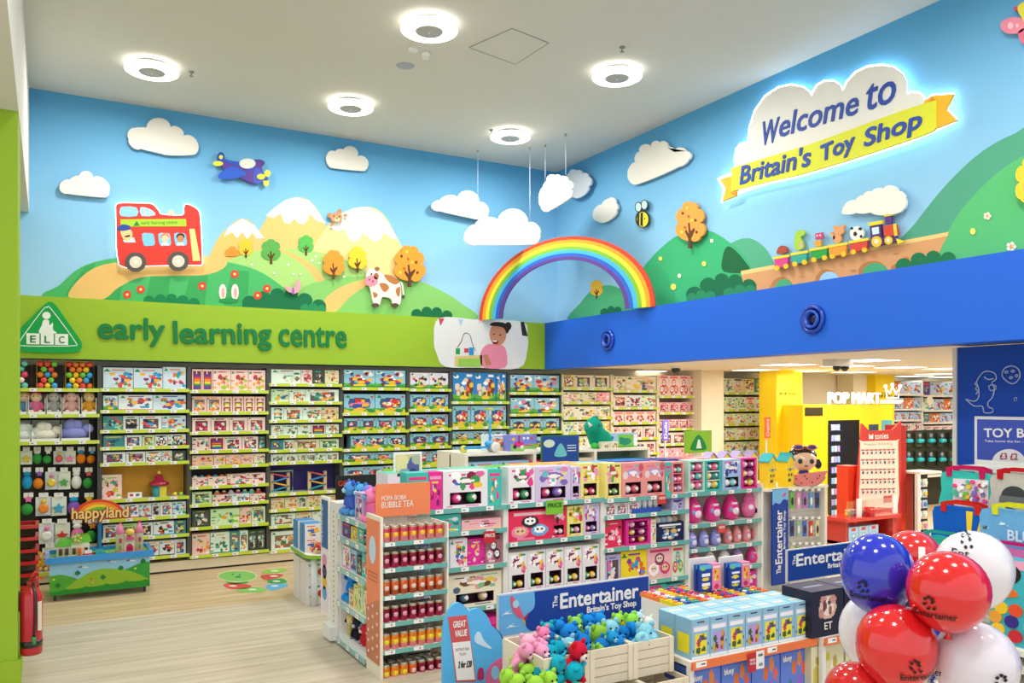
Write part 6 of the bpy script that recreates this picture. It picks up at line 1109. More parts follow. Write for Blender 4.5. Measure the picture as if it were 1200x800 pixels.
fl('segment', smooth([(313, 680), (330, 677.8), (336, 682.5), (318, 683.5)], 3), '1fa050', .001); fl('segment', smooth([(311, 687), (318, 684.5), (335, 684), (336, 687), (318, 692)], 3), '58aede', .001)
for x, y in ((273, 686.5), (296, 690.7), (321, 675), (324, 681), (322, 686.5), (322, 668.8)): fl('white_word', circ(x, y, 5, .8, 8), 'f4f0e8', .0015)
for i in range(5): fl('dotted_arc', circ(291+i*4, 685-i*.2, 1.2, .8, 6), 'e8b87a', .001)
# ------------------------------------------------------------------ banners
def banner(name, label, px0, yt, yb_, px1, Y, sky=.22):
    x0, x1 = xY(px0, Y), xY(px1, Y); z0, z1 = zy(px0, yb_, Y), zy(px0, yt, Y); w, h = x1-x0, z1-z0
    t = thing(name, uniq(label), 'sign', (x0, Y, z0))
    MB().box(0, 0, 0, w, .02, h, 'c8ccd4').obj('frame', PAINT, t); MB().rect(.008, .008, w-.008, h-.008, -.001, '10409e').obj('blue_panel', PRINT, t)
    if sky:
        MB().prism([(.008, .008), (.008, h-.008)]+smooth([(w*.22, h-.008), (w*.22, h*.6), (w*.165, h*.4), (w*.17, h*.15), (w*.2, .01)], 4, False), -.003, -.001, '6cb4ea').obj('sky_print', PRINT, t)
        for cx, cz in ((.06, .52), (.085, .2)): MB().prism([(a*w, b*h) for a, b in scal([(cx-.04, cz, .3), (cx-.02, cz+.06, .7), (cx+.01, cz+.08, .6), (cx+.045, cz, .05)], 4)], -.005, -.003, 'e8f0f8').obj('cloud_print', PRINT, t)
        r = MB().prism([(a*w, b*h) for a, b in smooth([(.072, .93), (.1, .86), (.14, .55), (.155, .35), (.12, .42), (.085, .6)], 4)], -.006, -.003, 'd8607c').obj('rocket_print', PRINT, t); MB().ell(w*.105, h*.74, h*.085, h*.095, -.0065, 'a8d8f0', 12).obj('rocket_window', PRINT, r)
        MB().prism([(w*.15, h*.36), (w*.185, h*.5), (w*.165, h*.3)], -.0055, -.003, 'b03058').obj('rocket_fin', PRINT, t); MB().prism([(w*.145, h*.36), (w*.165, h*.2), (w*.16, h*.38)], -.0055, -.003, 'f2b83a').obj('rocket_flame', PRINT, t)
        MB().tube([(w*.26+h*.03*math.cos(a), -.003, h*.25+h*.03*math.sin(a)) for a in (0, 1, 2, 3, 4, 5)], .002, '5a7ac8', 4, True).obj('ring_print', PRINT, t)
    u = (.335, .385, .915, .56, .9) if sky else (.05, .09, .86, .42, .86)
    for wd, x, z, hh, ww, an in (('The', u[0]+.03, .52, .13*0+w*.03, h*.28, PI/2), ('Entertainer', u[1], .47, h*.36, w*(u[2]-u[1]), 0), ("Britain's Toy Shop", u[3], .22, h*.2, w*(u[4]-u[3]), 0)):
        mb = MB(); text(mb, wd, w*x, h*z, hh, 'f2f4f8', -.004, ww, .045 if wd != 'The' else .03, an); mb.obj('lettering', PRINT, t)
    for x in (.02, w-.05): MB().box(x, .02, -z0, x+.03, .035, h*.9, 'c8c8ca').obj('post', PAINT, t)
    return t
banner('shop_banner', 'blue banner with pink rocket above the plush crates reading The Entertainer', 583.5, 697, 747, 761, 4.55)
banner('shop_banner', 'blue banner behind the navy boxes, partly hidden by balloons', 922.5, 644.3, 682.5, 1030, 4.75, 0)
# ------------------------------------------------------------------ crates with plush bears
YC = 3.68; zc = zy(636, 772, YC); cxa, cxb = xY(636, YC), xY(789, YC); cw = (cxb-cxa)/3
def table_unit(name, label, x0, x1, y0, y1, z, strip='e8743a', sh=.62):
    t = thing(name, uniq(label), 'table', (x0, y0, 0)); w = x1-x0
    MB().box(0, 0, z-.03, w, y1-y0, z, 'ece6dc').obj('top_board', PAINT, t); MB().box(0, -.012, z-.045, w, -.001, z+.003, strip).obj('orange_edge', GLOSS, t)
    for x in (0, w-.03):
        for y in (0.01, y1-y0-.03): MB().box(x, y, 0, x+.03, y+.03, z-.03, 'e4e4e0').obj('leg', PAINT, t)
    MB().box(.03, .02, .12, w-.03, y1-y0-.02, .15, 'ece6dc').obj('lower_shelf', PAINT, t); MB().box(.03, y1-y0-.035, .15, w-.03, y1-y0-.03, z-.03, '8a8c94').obj('back_panel', PAINT, t)
    return t
ztb = zc-.36
table_unit('crate_table', 'display table with orange edge under the plush crates', cxa-.02, cxb, YC-.12, YC+.62, ztb)
def crate(w, h, d, loc, label, ns=4):
    t = thing('wooden_crate', uniq(label), 'crate', loc); th = .012; sl = MB().box(0, 0, 0, w, th, h/ns-.004, 'ddd3bd').mesh('slat', WOODM)
    for y in (0, d-th):
        for k in range(ns): link('slat', sl, t, (0, y, k*h/ns))
    hx = [(.12, h*.62), (.28, h*.62), (.3, h*.7), (.28, h*.8), (.12, h*.8), (.1, h*.7)]
    for x in (0, w-th):
        mb = MB(); D = d-2*th
        for a, b, c, e in ((0, 0, D, h*.6), (0, h*.82, D, h), (0, h*.6, D*.3, h*.82), (D*.7, h*.6, D, h*.82)): mb.box(x, th+a, b, x+th, th+c, e, 'e2d8c0')
        mb.obj('end_panel', WOODM, t, kind='stuff')
    for x in (.0, w-.03): MB().box(x, -.01, 0, x+.03, 0, h, 'e6dcc4').obj('batten', WOODM, t)
    MB().box(th, th, 0, w-th, d-th, .01, 'd0c4a8').obj('base', WOODM, t)
    return t
for i, nm in enumerate(('left', 'middle', 'right')): crate(cw-.004, .2, .44, (cxa+cw*i, YC, zc-.2), f'pale wooden crate of plush bears, {nm} of the upper row')
lz = zc-.2-.001
for i, nm in enumerate(('left', 'middle', 'right')): crate(cw-.004, .15, .3, (cxa+.025+(cw)*i, YC-.1, ztb+.001), f'pale wooden crate below the bears, {nm} of the lower row', 3)
MB().box(cxa+.01, YC+.21, ztb+.001, cxb-.01, YC+.43, lz, 'd8ccb4').obj('riser_block', WOODM, None, label=uniq('wooden riser holding the upper crates on the orange edged table'), cat='riser')
BEAR = {}
def bear_mesh(c, c2):
    if (c, c2) in BEAR: return BEAR[(c, c2)]
    mb = MB().sph((0, .0, .08), (.055, .05, .08), c, 14, 9).sph((0, -.01, .19), (.058, .052, .052), c, 16, 10).sph((0, -.058, .175), (.025, .02, .02), c2, 10, 7)
    for s in (-1, 1):
        mb.sph((s*.045, .0, .235), (.02, .012, .02), c, 10, 7); mb.sph((s*.07, -.01, .11), (.022, .024, .05), c, 10, 7, 0, s*.7); mb.sph((s*.042, -.05, .025), (.024, .05, .024), c, 10, 7)
        mb.sph((s*.02, -.06, .2), .0065, '14100e', 8, 5)
    mb.sph((0, -.078, .18), (.008, .006, .006), '3a1a12', 8, 5)
    BEAR[(c, c2)] = mb.mesh('plush_bear', CLOTH); return BEAR[(c, c2)]
def bear(px, py, z, c, c2, lab, rz=0, tilt=0, sc=1.0, roll=0):
    p = onZ(px, py, z); o = link('plush_bear', bear_mesh(c, c2), None, (p.x, p.y+((.15 if c != 'd02038' else .05) if py < 770 else 0), z-(.185 if py < 770 else .2)*sc*.8-(.035 if py < 770 else 0)), 0, uniq(lab), 'soft toy'); o.rotation_euler = (tilt, roll, rz); o.scale = (sc*.8, sc*.8, sc*.8); return o
zb = zc+.035
for a in ((618, 756, 'f2a0c4', 'f8d0e0', 'pale pink plush bear at the left end of the crates', .5, .5, 1.0), (634, 748, 'f4b8d0', 'f8e0e8', 'light pink plush bear with white muzzle in the left crate', -.4, .3, 1), (650, 742, 'f08ab4', 'f4e0e8', 'pink plush bear behind the teal one', .2, .1, .95), (641, 762, '1fa8c4', '48c8d8', 'teal plush bear lying over the crate handle', .9, .9, 1.1), (655, 758, '18b0c8', '48c8d8', 'large turquoise plush bear lying across the left crate', .6, 1.1, 1.25),
          (671, 752, 'd02038', 'f4e8e8', 'red plush bear with white muzzle leaning out of the crate', .35, .35, 1.15), (657, 737, '28b0b8', '58c8c8', 'teal plush bear at the back left', 0, 0, .9), (668, 733, '1f8ad8', '3a9ce8', 'small blue plush bear against the banner, left', .3, .1, .9), (683, 741, '1f86d8', '48a0e8', 'bright blue plush bear in the middle crate, front left', -.1, 0, 1.15), (697, 752, '1878c8', '2f90e0', 'deep blue plush bear in the middle crate, front', .25, .1, 1.1),
          (690, 731, '8ccc58', 'b8e088', 'light green plush bear behind the two blue bears', .1, 0, 1), (705, 728, '1a88dc', '48a8ec', 'blue plush bear at the back, left of the red tag', -.2, 0, 1), (718, 726, '2090e0', '58b0f0', 'sky blue plush bear at the back centre', .2, 0, 1), (718, 743, '86bc3e', 'b0d870', 'grass green plush bear in the middle crate, right', .2, .05, 1.2), (733, 736, '8cd0e4', 'b8e4f0', 'pale blue plush bear behind the grass green one', -.2, 0, 1.1), (741, 727, 'a0d84a', 'f2c63a', 'lime plush toy with yellow beak at the back right', .3, 0, 1),
          (757, 728, '8cd84a', 'f2b83a', 'lime plush toy with orange beak, right crate', .2, 0, 1.1), (752, 741, '90d4e8', 'd0ecf4', 'pale aqua plush toy lying at the front of the right crate', .6, .6, 1.1), (772, 737, '88cce0', 'c0e4f0', 'pale aqua plush toy at the right end of the crates', -.3, .2, 1.15), (778, 729, 'e8ece8', 'e8602a', 'small white plush toy with orange spots in the right corner', 0, 0, .8), (734, 746, '2a9ad8', '88c8f0', 'blue plush toy wedged beside the pale aqua one', .1, .1, .8), (765, 724, 'b8e0ec', 'e0f0f4', 'very pale blue plush bear at the back right corner', 0, 0, .9)):
    bear(a[0], a[1], zb+(.03 if a[1] > 745 else .02), a[2], a[3], a[4], a[5], a[6], a[7])
fr_ = random.Random(21); FC = [('1f86d8', '48a0e8', 'blue'), ('18a8c4', '48c8d8', 'teal'), ('8ccc58', 'b8e088', 'light green'), ('8cd0e4', 'b8e4f0', 'pale blue'), ('f2a0c4', 'f8d0e0', 'pink'), ('1878c8', '2f90e0', 'deep blue')]
for i in range(18):
    q = FC[4 if i < 3 else (1 if i < 5 else (0, 5, 2, 3)[i % 4])]; X = cxa+.05+(cxb-cxa-.1)*i/17; Y = YC+(.12, .24, .34)[i % 3]
    o = link('plush_bear', bear_mesh(q[0], q[1]), None, (X, Y, zc-.17), 0, uniq(f"{q[2]} plush bear sunk in the heap, {('at its left end', 'far left', 'next to pink ones')[i] if i < 3 else ORD[i-3]}, back row"), 'soft toy'); o.rotation_euler = (fr_.uniform(-.2, .5), fr_.uniform(-.4, .4), fr_.uniform(-.8, .8)); o.scale = (.85, .85, .85)
zl = zc-.14; table_unit('side_table', 'low table holding the lime bears left of the crates', cxa-.42, cxa-.03, YC-.15, YC+.3, zl-.1)
for i, (px, py, rz) in enumerate(((602, 775, .3), (617, 783, -.2), (603, 795, .1), (626, 797, -.3), (640, 792, .2), (590, 790, .5))): bear(px, py, zl+.06, 'a0d84a', 'b8e070', f"lime green plush bear, {('top left', 'top right', 'front centre', 'front right', 'hidden behind the crate', 'behind the value sign')[i]} of the lime pile", rz, .1, 1.0)
# value sign
VP2 = Plane((0, 4.25, 0), 0); A = Art(VP2, (556, 800), 'value_sign', uniq('sky blue cloud shaped value sign with red header and pink rocket'), 'sign', off=0)
A.p('cloud_board', [(smooth([(519, 745), (521, 729), (528, 712), (536, 706), (544, 709), (550, 717)], 3, False)+smooth([(553, 714), (561, 713), (570, 720), (576, 733)], 3, False)+smooth([(580, 736), (587, 745), (591, 765), (593, 800), (592, 850), (560, 858), (522, 850), (519, 800)], 3, False), '56b4f0')], 0, .02, PRINT)
A.p('board_edge', [(smooth([(578, 735), (586, 744), (591, 765), (593, 800), (592, 850)], 3, False)+smooth([(596, 850), (596, 800), (594, 765), (588, 744), (580, 735)], 3, False), '1f4f9c')], .004, .022, PRINT)
A.p('red_card', [([(525.1, 723), (547.1, 720.5), (551.3, 749.5), (529.3, 752)], 'd0565c')], -.004, 0, PRINT); w = A.p('white_card', [([(529, 751), (551.5, 748.8), (558, 798.5), (534.5, 799)], 'd0565c'), ([(530.2, 753), (551, 750.8), (556.6, 796), (535.6, 797)], 'f0eef2')], -.0025, 0, PRINT)
w['kind'] = 'stuff'; A.p('white_field', [([(530.2, 753), (551, 750.8), (556.6, 796), (535.6, 797)], 'f0eef2')], -.005, -.003, PRINT)
for wd, lb, rb, hp, c in (('GREAT', (531, 735.5), (545.5, 733.8), 7.5, 'f6f2f2'), ('VALUE', (533, 746), (547, 744.5), 7.5, 'f6f2f2'), ('INSTANT IDEA', (534, 763), (550, 761.5), 3.4, '5a5a5e'), ('PLUSH', (538.5, 768), (546, 767.3), 3.2, '5a5a5e'), ('2 for £20', (537, 782.5), (552.5, 781), 7.5, '26262a')): art_text(A, 'lettering', wd, lb, rb, hp, c, -.0065, .03 if hp > 4 else .0, 0, 0, PRINT)
A.p('cloud_print', [(smooth([(556, 748), (559, 741), (563, 741), (567, 750), (577, 760), (566, 757), (558, 753)], 3), 'c8e4f8')], -.003, 0, PRINT)
r = A.p('rocket_print', [(smooth([(570, 788), (580, 775), (592, 773), (592, 815), (572, 812)], 3), 'd868a0')], -.004, 0, PRINT); A.p('rocket_window', [(circ(580.5, 788, 4.8, 8, 14), '8cc8ec')], -.006, -.004, PRINT); A.p('rocket_fin', [(smooth([(561, 784), (566, 783), (567, 795), (560, 796)], 3), 'b02860')], -.004, 0, PRINT)
q = A.q([(556, 850)])[0]; MB().box(q[0]-.02, .02, -A.o[1], q[0]+.02, .035, .2, 'c8c8c8').obj('stand_post', PAINT, A.root); MB().box(q[0]-.15, -.1, -A.o[1], q[0]+.15, .15, -A.o[1]+.015, 'c8c8c8').obj('stand_base', PAINT, A.root)
# ------------------------------------------------------------------ pale blue boxes table
Y2 = 3.6; bx0, bx1 = xY(810.5, Y2), xY(949.5, Y2); bz = zy(810.5, 773.5, Y2); bh = zy(810.5, 726.5, Y2)-bz; bw = (bx1-bx0)/7
tt = table_unit('box_table', 'display table with orange edge carrying the pale blue boxes', bx0-.03, bx1+.02, Y2-.03, Y2+.74, bz-.001)
def cbox(nm, bg, shapes, w, h, d, cell, side=None, top=None): return carton(w, h, d, bg, shapes, cell, side=side, top=top).mesh(nm, PRINT)
def char_shapes(c): 
    r = random.Random(len(c)+ord(c[0])); return [('r', .06, .68, .94, .82, 'b8c8e0'), ('r', .14, .7, .86, .79, 'f0f0f8'), ('r', .3, .88, .7, .94, '3a3a50'), ('r', .2, .12, .8, .62, c)]+blobs(r, ['c8a02a', '3a5a3a', 'c83a4a', '7a4a9a', '5a3a2a'], 10, .2, .1, .8, .62, .12)+[('r', 0, 0, 1, .06, 'e8eef2'), ('e', .1, .2, .04, .04, '3a3a50'), ('e', .92, .35, .04, .04, '3a3a50'), ('r', .22, .52, .3, .6, c)]
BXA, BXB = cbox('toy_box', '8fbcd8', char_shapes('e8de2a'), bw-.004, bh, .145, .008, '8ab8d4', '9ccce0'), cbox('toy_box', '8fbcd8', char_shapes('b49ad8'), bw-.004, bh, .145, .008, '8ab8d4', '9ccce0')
logo = MB().face([(-.045, .05, 0), (.045, .05, 0), (.045, .085, 0), (-.045, .085, 0)], 'ded6c8').mesh('top_label', PRINT)
for j in range(2):
    for i in range(7):
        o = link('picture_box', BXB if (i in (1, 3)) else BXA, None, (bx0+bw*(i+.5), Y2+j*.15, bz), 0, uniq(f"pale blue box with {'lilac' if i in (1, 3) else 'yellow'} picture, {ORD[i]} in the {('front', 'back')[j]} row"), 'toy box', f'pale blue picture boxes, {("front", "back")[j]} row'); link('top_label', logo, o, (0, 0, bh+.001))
pl_ = MB().rect(-.05, .03, .05, .14, 0, 'e8de2a').mesh('side_picture', PRINT)
for j in range(2): o = link('side_picture', pl_, None, (0, 0, 0)); o.parent = [q for q in COL.objects if q.name.startswith('picture_box') and abs(q.location.x-(bx0+bw*.5)) < .001 and abs(q.location.y-(Y2+j*.15)) < .001][0]; o.location = (-bw/2+.001, .072, 0); o.rotation_euler = (0, 0, -PI/2)
for px, nm in ((820, 'left'), (903, 'right')):
    o = MB().rect(-.04, -.032, .04, .0, -.0135, 'f4f4f0').rect(.0, -.02, .03, -.012, -.0142, '3a3a3a').obj('price_ticket', PRINT, tt, (xY(px, Y2-.03)-bx0+.03, 0, bz+.0))
p = onY(886, 765, Y2-.05); t = thing('offer_card', uniq('red and white offer card clipped to the orange edge below the pale blue boxes'), 'price card', (p.x, Y2-.052, bz-.12))
MB().box(-.065, 0, 0, 0, .003, .11, 'c02a34').obj('red_half', PRINT, t); MB().box(0, 0, .01, .065, .003, .115, 'f0eef0').obj('white_half', PRINT, t)
for wd, x, z, w, c in (('GREAT', -.055, .065, .045, 'f4e8e8'), ('VALUE', -.055, .045, .045, 'f4e8e8'), ('£5', .02, .03, .028, '2a2a2e'), ('SAVE', .015, .085, .035, '2a2a2e')): mb = MB(); text(mb, wd, x, z, .014, c, -.002, w, .02); mb.obj('lettering', PRINT, t)
# riser and paint packs behind
zr = bz+bh-.035
MB().box(bx0+.19, Y2+.32, bz, bx1, Y2+.7, zr-.001, 'e4e2de').obj('display_riser', PAINT, None, label=uniq('white riser under the paint pot packs behind the pale blue boxes'), cat='riser')
PC2 = ['f0d82a', 'f08a3a', 'e8502a', '2a5ab8', 'f4f4f4', 'd8409a', '3aa8a0', 'f2c83a']; lids = {c: MB().lathe([(.016, 0), (.016, .008), (.014, .011), (.006, .011)], [c, c, c, '2a2a2a'], 12).mesh('pot_lid', GLOSS) for c in PC2}
trm = {}
for i in range(12):
    x = bx0+.22+i*(bx1-bx0-.25)/11; cc = PC2[(i*3) % 8], PC2[(i*3+1) % 8]
    for j in range(2):
        c = cc[j]; t = thing('paint_pack', uniq(f"strip of {dict(zip(PC2, ('yellow', 'orange', 'red', 'blue', 'white', 'magenta', 'teal', 'amber')))[c]} lidded paint pots, {ORD[i]}, {('near', 'far')[j]} row"), 'paint pots', (x, Y2+.345+.2*j, zr), 0, 'strips of paint pots')
        if c not in trm: trm[c] = MB().box(-.022, -.015, 0, .022, .18, .025, c).mesh('pot_tray', GLOSS)
        link('pot_tray', trm[c], t)
        for k in range(4): link('pot_lid', lids[PC2[(PC2.index(c)+(k % 2)) % 8]], t, (0, .005+.05*k, .025))
# clip displays
Yk = 4.12
for gi, (p0, nm) in enumerate(((815, 'left'), (850, 'right'))):
    a = xY(p0, Yk); t = thing('clip_display', uniq(f'white header board on a post holding blue and pink packs, {nm} one'), 'display stand', (a, Yk, zr-.0)); zz0, zz1 = zy(p0, 692-gi*4, Yk)-zr, zy(p0, 661-gi*2, Yk)-zr
    MB().box(-.02, .03, zz0-.0, .19, .045, zz1+.03, 'ecebe8').obj('board', PAINT, t); MB().box(.05, .0, -.0, .08, .02, zz0+.02, 'dcdcdc').obj('post', PAINT, t); MB().box(.03, -.03, 0, .1, .05, .012, 'dcdcdc').obj('foot', PAINT, t)
    for q, (bg, acc, cn, x0, w) in enumerate((('1b3f9c', ('58b8e0', 'f2d83a', 'f4f4f4'), 'blue', -.01, .105), ('f08ab0', ('f2c83a', 'e8503a', 'f4e8a0'), 'pink', .1, .075))):
        for k in range(2):
            s = [('r', 0, .84, 1, 1, acc[0]), ('e', .3, .85, .18, .06, '8ccc3a'), ('r', .2, .58, .85, .66, acc[2]), ('e', .5, .46, .3, .07, acc[1]), ('r', .2, .2, .85, .3, acc[2]), ('e', .5, .14, .3, .05, acc[1])] if q == 0 else [('r', .2, .35, .8, .8, 'f2b84a'), ('e', .35, .7, .1, .08, 'e8402a'), ('e', .65, .5, .12, .08, 'e8402a'), ('e', .4, .4, .1, .06, 'f4f0a0'), ('e', .5, .14, .28, .1, 'd8306a'), ('r', .1, .86, .9, .93, 'f4e4ea')]
            carton(w, zz1-zz0, .02, bg, s, .007).obj('card_pack', PRINT, None, (a+x0+w/2-.006*k, Yk-.03+.027*k-.02, zr+zz0), label=uniq(f'{cn} card pack, {("front", "rear")[k]}, on the {nm} white header board'), cat='card pack')
# boxes under the orange edge
def bl_shapes(seed):
    s = [('r', 0, .94, 1, 1, '4a6ac8'), ('r', .0, 0, 1, .0, '5a78d0')]; r = random.Random(seed)
    for cx, cz, c in ((.5, .75, 'd8702a'), (.7, .85, 'e88a3a'), (.35, .5, '1f7a8a'), (.55, .45, 'd8307a'), (.72, .55, '9a5ad0'), (.85, .72, 'e8603a'), (.9, .4, '58a0e0'), (.3, .25, 'e8c83a'), (.6, .2, 'd83a4a'), (.85, .15, '3aa858'), (.45, .1, 'f0f0f0')): s.append(('e', cx, cz, .075, .09, c))
    return s
zu0 = .151; hu = bz-.06-zu0; nb_ = 4; wu = (bx1-bx0)/nb_
mu = cbox('craft_box', '5f7fd6', bl_shapes(3), wu-.01, hu, .3, .012)
for i in range(nb_):
    o = link('craft_box', mu, None, (bx0+wu*(i+.5), Y2+.02, zu0+.0), 0, uniq(f'blue craft box with coloured dots, {ORD[i]} under the pale blue boxes'), 'toy box', 'blue dotted craft boxes'); mb = MB(); text(mb, 'bluey', -wu*.4, hu*.82, hu*.1, 'f0f2f8', -.003, wu*.3, .03, .05); mb.obj('lettering', PRINT, o)
# navy boxes and cream boxes to the right
Y3 = 3.55; nx0 = xY(951, Y3); nz = zy(951, 748.5, Y3); nh = zy(951, 694, Y3)-nz
t3 = table_unit('box_table', 'display table with orange edge carrying the navy boxes behind the balloons', max(nx0-.02, bx1+.03), nx0+1.22, Y3-.03, Y3+.34, nz-.001)
sp_ = [('e', .5, .62, .27, .26, 'd8b0a0'), ('e', .5, .64, .2, .2, 'e8d8d0'), ('e', .36, .8, .1, .08, 'c89088'), ('e', .66, .78, .12, .09, 'c89088'), ('e', .4, .66, .06, .12, '6a3a3a'), ('e', .58, .55, .05, .1, '8a5a4a'), ('e', .55, .72, .05, .05, '3a2a3a'), ('e', .3, .5, .08, .1, 'c08a80')]
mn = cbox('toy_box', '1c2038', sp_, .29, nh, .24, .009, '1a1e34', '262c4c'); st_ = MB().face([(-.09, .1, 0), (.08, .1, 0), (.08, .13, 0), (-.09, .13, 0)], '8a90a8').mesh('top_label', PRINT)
for j in range(1):
    for i in range(4):
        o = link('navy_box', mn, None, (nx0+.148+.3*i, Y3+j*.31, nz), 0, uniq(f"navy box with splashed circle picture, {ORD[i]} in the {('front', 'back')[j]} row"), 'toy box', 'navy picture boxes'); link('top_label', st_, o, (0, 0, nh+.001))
        if j == 0: mb = MB(); text(mb, 'ET', -.035, nh*.15, .045, 'f0ece0', -.003, .07, .02); mb.obj('lettering', PRINT, o)
r = random.Random(9); sc_ = blobs(r, ['d8c83a', 'b8a84a', 'c8b85a', 'f0ead0', '8a9a6a'], 22, .05, .05, .95, .95, .1)
mc = cbox('game_box', 'dcd8b0', sc_, .3, nz-.06-.151, .3, .01)
for i in range(3): link('game_box', mc, None, (nx0+.17+.32*i, Y3+.02, .151), 0, uniq(f'cream box with golden figures, {ORD[i]} under the navy boxes'), 'toy box', 'cream boxes under the navy boxes')
mb = MB().rect(-.04, -.032, .04, 0, -.0135, 'f4f4f0').rect(0, -.02, .03, -.012, -.0142, '3a3a3a').obj('price_ticket', PRINT, t3, (.06, 0, nz))
# ------------------------------------------------------------------ end unit with upright sign and hanging stationery
YE = 6.62; ex0, ex1 = xY(900, YE), xY(967.5, YE); ezt = zy(930, 570.5, YE)
t = thing('pegboard_unit', uniq('white pegboard unit with hanging stationery packs right of the long island'), 'shelving', (ex0, YE, 0)); w = ex1-ex0
MB().box(0, .1, 0, w, .34, ezt-.03, 'e4e2da').obj('core', PAINT, t); MB().box(-.02, -.02, ezt-.03, w+.02, .35, ezt, 'f0eadc').obj('top_board', PAINT, t); MB().box(w-.04, -.02, 0, w, .1, ezt-.03, 'ece8de').obj('side_post', PAINT, t)
mb = MB()
for i in range(14):
    for j in range(22): mb.rect(w*.42+i*.036, .1+j*.048, w*.42+i*.036+.008, .1+j*.048+.008, .098, '6a6a66')
mb.obj('peg_holes', PAINT, t, kind='stuff')
a, b = xY(903.5, YE)-ex0, xY(922, YE)-ex0; z1 = zy(903.5, 573, YE); s = MB().box(a, -.02, .1, b, .0, z1, '1240a2').obj('upright_sign', PRINT, t, label='blue upright sign with vertical white lettering'); sw = b-a
MB().prism([(a, z1-.18)]+smooth([(a+sw*.2, z1-.15), (a+sw*.45, z1-.17), (a+sw*.7, z1-.12), (b, z1-.14)], 3, False)+[(b, z1-.005), (a, z1-.005)], -.023, -.02, '7cbcec').obj('sky_print', PRINT, s); MB().ell(a+sw*.75, z1-.07, .03, .02, -.024, 'd85a7c', 10, .5).obj('rocket_print', PRINT, s)
for wd, x, z, hh, L in (('The', a+sw*.52, z1-.95, sw*.28, .09), ('Entertainer', a+sw*.6, z1-.84, sw*.42, .6), ("Britain's Toy Shop", a+sw*.84, z1-.68, sw*.17, .43)): mb = MB(); text(mb, wd, x, z, hh, 'f2f4f8', -.0235, L, .03, PI/2); mb.obj('lettering', PRINT, s)
PN = ['6ac040', 'e888c0', 'b070c8', '5a9ad8', '2a4a8a', '8ab8a0', '3a6ac8', 'c8342a', 'd8d0a0']; PNN = ['lime', 'pink', 'violet', 'sky blue', 'navy', 'sage', 'blue', 'red', 'cream']
for ri, (yt, n_, hh) in enumerate(((575, 5, .2), (608, 5, .2), (638, 5, .22))):
    for i in range(n_):
        px = 930+7.4*i; c = PN[(i+ri*4) % 9]; p = onY(px, yt, YE-.03)
        t = thing('stationery_pack', uniq(f'{PNN[(i+ri*4) % 9]} stationery pack on peg, {ORD[i]}, {ROWN[ri]} hook row of pegboard unit'), 'stationery', (p.x, YE-.0, p.z-hh))
        MB().box(-.03, -.012, 0, .03, 0, hh-.02, c).obj('packet', GLOSS, t); MB().ell(0, hh*.4, .02, .05, -.014, 'f4f0e8' if i % 2 else '2a2a3a', 8).obj('picture', PRINT, t); hook(MB(), hh-.0, .09).obj('peg_hook', TIN, t); MB().box(-.025, -.034, hh, .025, -.03, hh+.03, 'f0f0ee').obj('price_flag', PRINT, t)
for i, px in enumerate((904, 925)):
    p = xY(px, YE+.05); t = thing('house_box', uniq(('left', 'right')[i]+' yellow house shaped box with turquoise roof above the pegboard unit'), 'toy box', (p, YE+.03, ezt+.001), .25)
    MB().prism([(-.075, 0), (.075, 0), (.075, .3), (0, .37), (-.075, .3)], 0, .12, 'f0cf2a').obj('carton', PRINT, t); MB().prism([(-.09, .29), (0, .37), (.09, .29), (.09, .305), (0, .39), (-.09, .305)], -.01, .13, '3fb8c0').obj('roof_flap', PRINT, t)
    MB().box(-.08, -.004, .2, .08, 0, .21, '3fb8c0').obj('turquoise_band', PRINT, t)
    for k in range(5): MB().ell(-.045+.03*(k % 3), .08+.06*(k//2), .014, .02, -.005, '3a2a1a', 6).obj('picture', PRINT, t)
px = 951; X = xY(950, YE); t = thing('melon_doll', uniq('large headed doll with black hair and sunglasses behind a watermelon slice'), 'doll', (X, YE+.1, ezt+.001))
MB().sph((0, .02, .24), (.125, .11, .11), 'f2c8a8', 20, 14).obj('head', GLOSS, t); MB().sph((0, .05, .285), (.135, .115, .095), '231c1e', 20, 12).obj('hair', GLOSS, t); MB().sph((.15, .05, .2), (.035, .04, .05), '231c1e', 10, 8).obj('hair_bunch', GLOSS, t)
for s in (-1, 1): MB().sph((s*.055, -.085, .235), (.022, .01, .024), '1a2a28', 12, 8).obj('eye', GLOSS, t); MB().sph((s*.065, -.05, .37), (.055, .016, .028), 'e87a7a', 14, 8).obj('sunglass_rim', GLOSS, t); MB().sph((s*.065, -.062, .37), (.042, .008, .018), '3a3a78', 12, 8).obj('sunglass_lens', GLOSS, t)
MB().sph((0, -.088, .19), (.02, .008, .008), 'b05a4a', 10, 6).obj('mouth', GLOSS, t); MB().lathe([(.06, 0), (.075, .08), (.04, .14)], '3a4a8a', 14).obj('body', CLOTH, t)
t.scale = (1.2, 1.2, 1.2); t.rotation_euler = (0, 0, -.6)
m = MB().prism([(-.17, .1)]+[(.17*math.cos(a), .1+.1*math.sin(a)*1.05) for a in [PI+PI*k/14 for k in range(15)]]+[(.2, .15)], -.11, -.06, 'ef8a84').obj('melon_flesh', GLOSS, t); MB().tube([(.175*math.cos(PI+PI*k/14), -.085, .1+.105*math.sin(PI+PI*k/14)*1.0+.0) for k in range(15)], .012, '8cc84a', 6).obj('melon_rind', GLOSS, m)
for k, (x, z) in enumerate(((-.1, .07), (-.05, .03), (0, .07), (.05, .035), (.1, .075), (-.02, .095), (.12, .1))): MB().sph((x, -.112, z), (.006, .003, .008), '1c1414', 6, 5).obj('melon_seed', GLOSS, m)
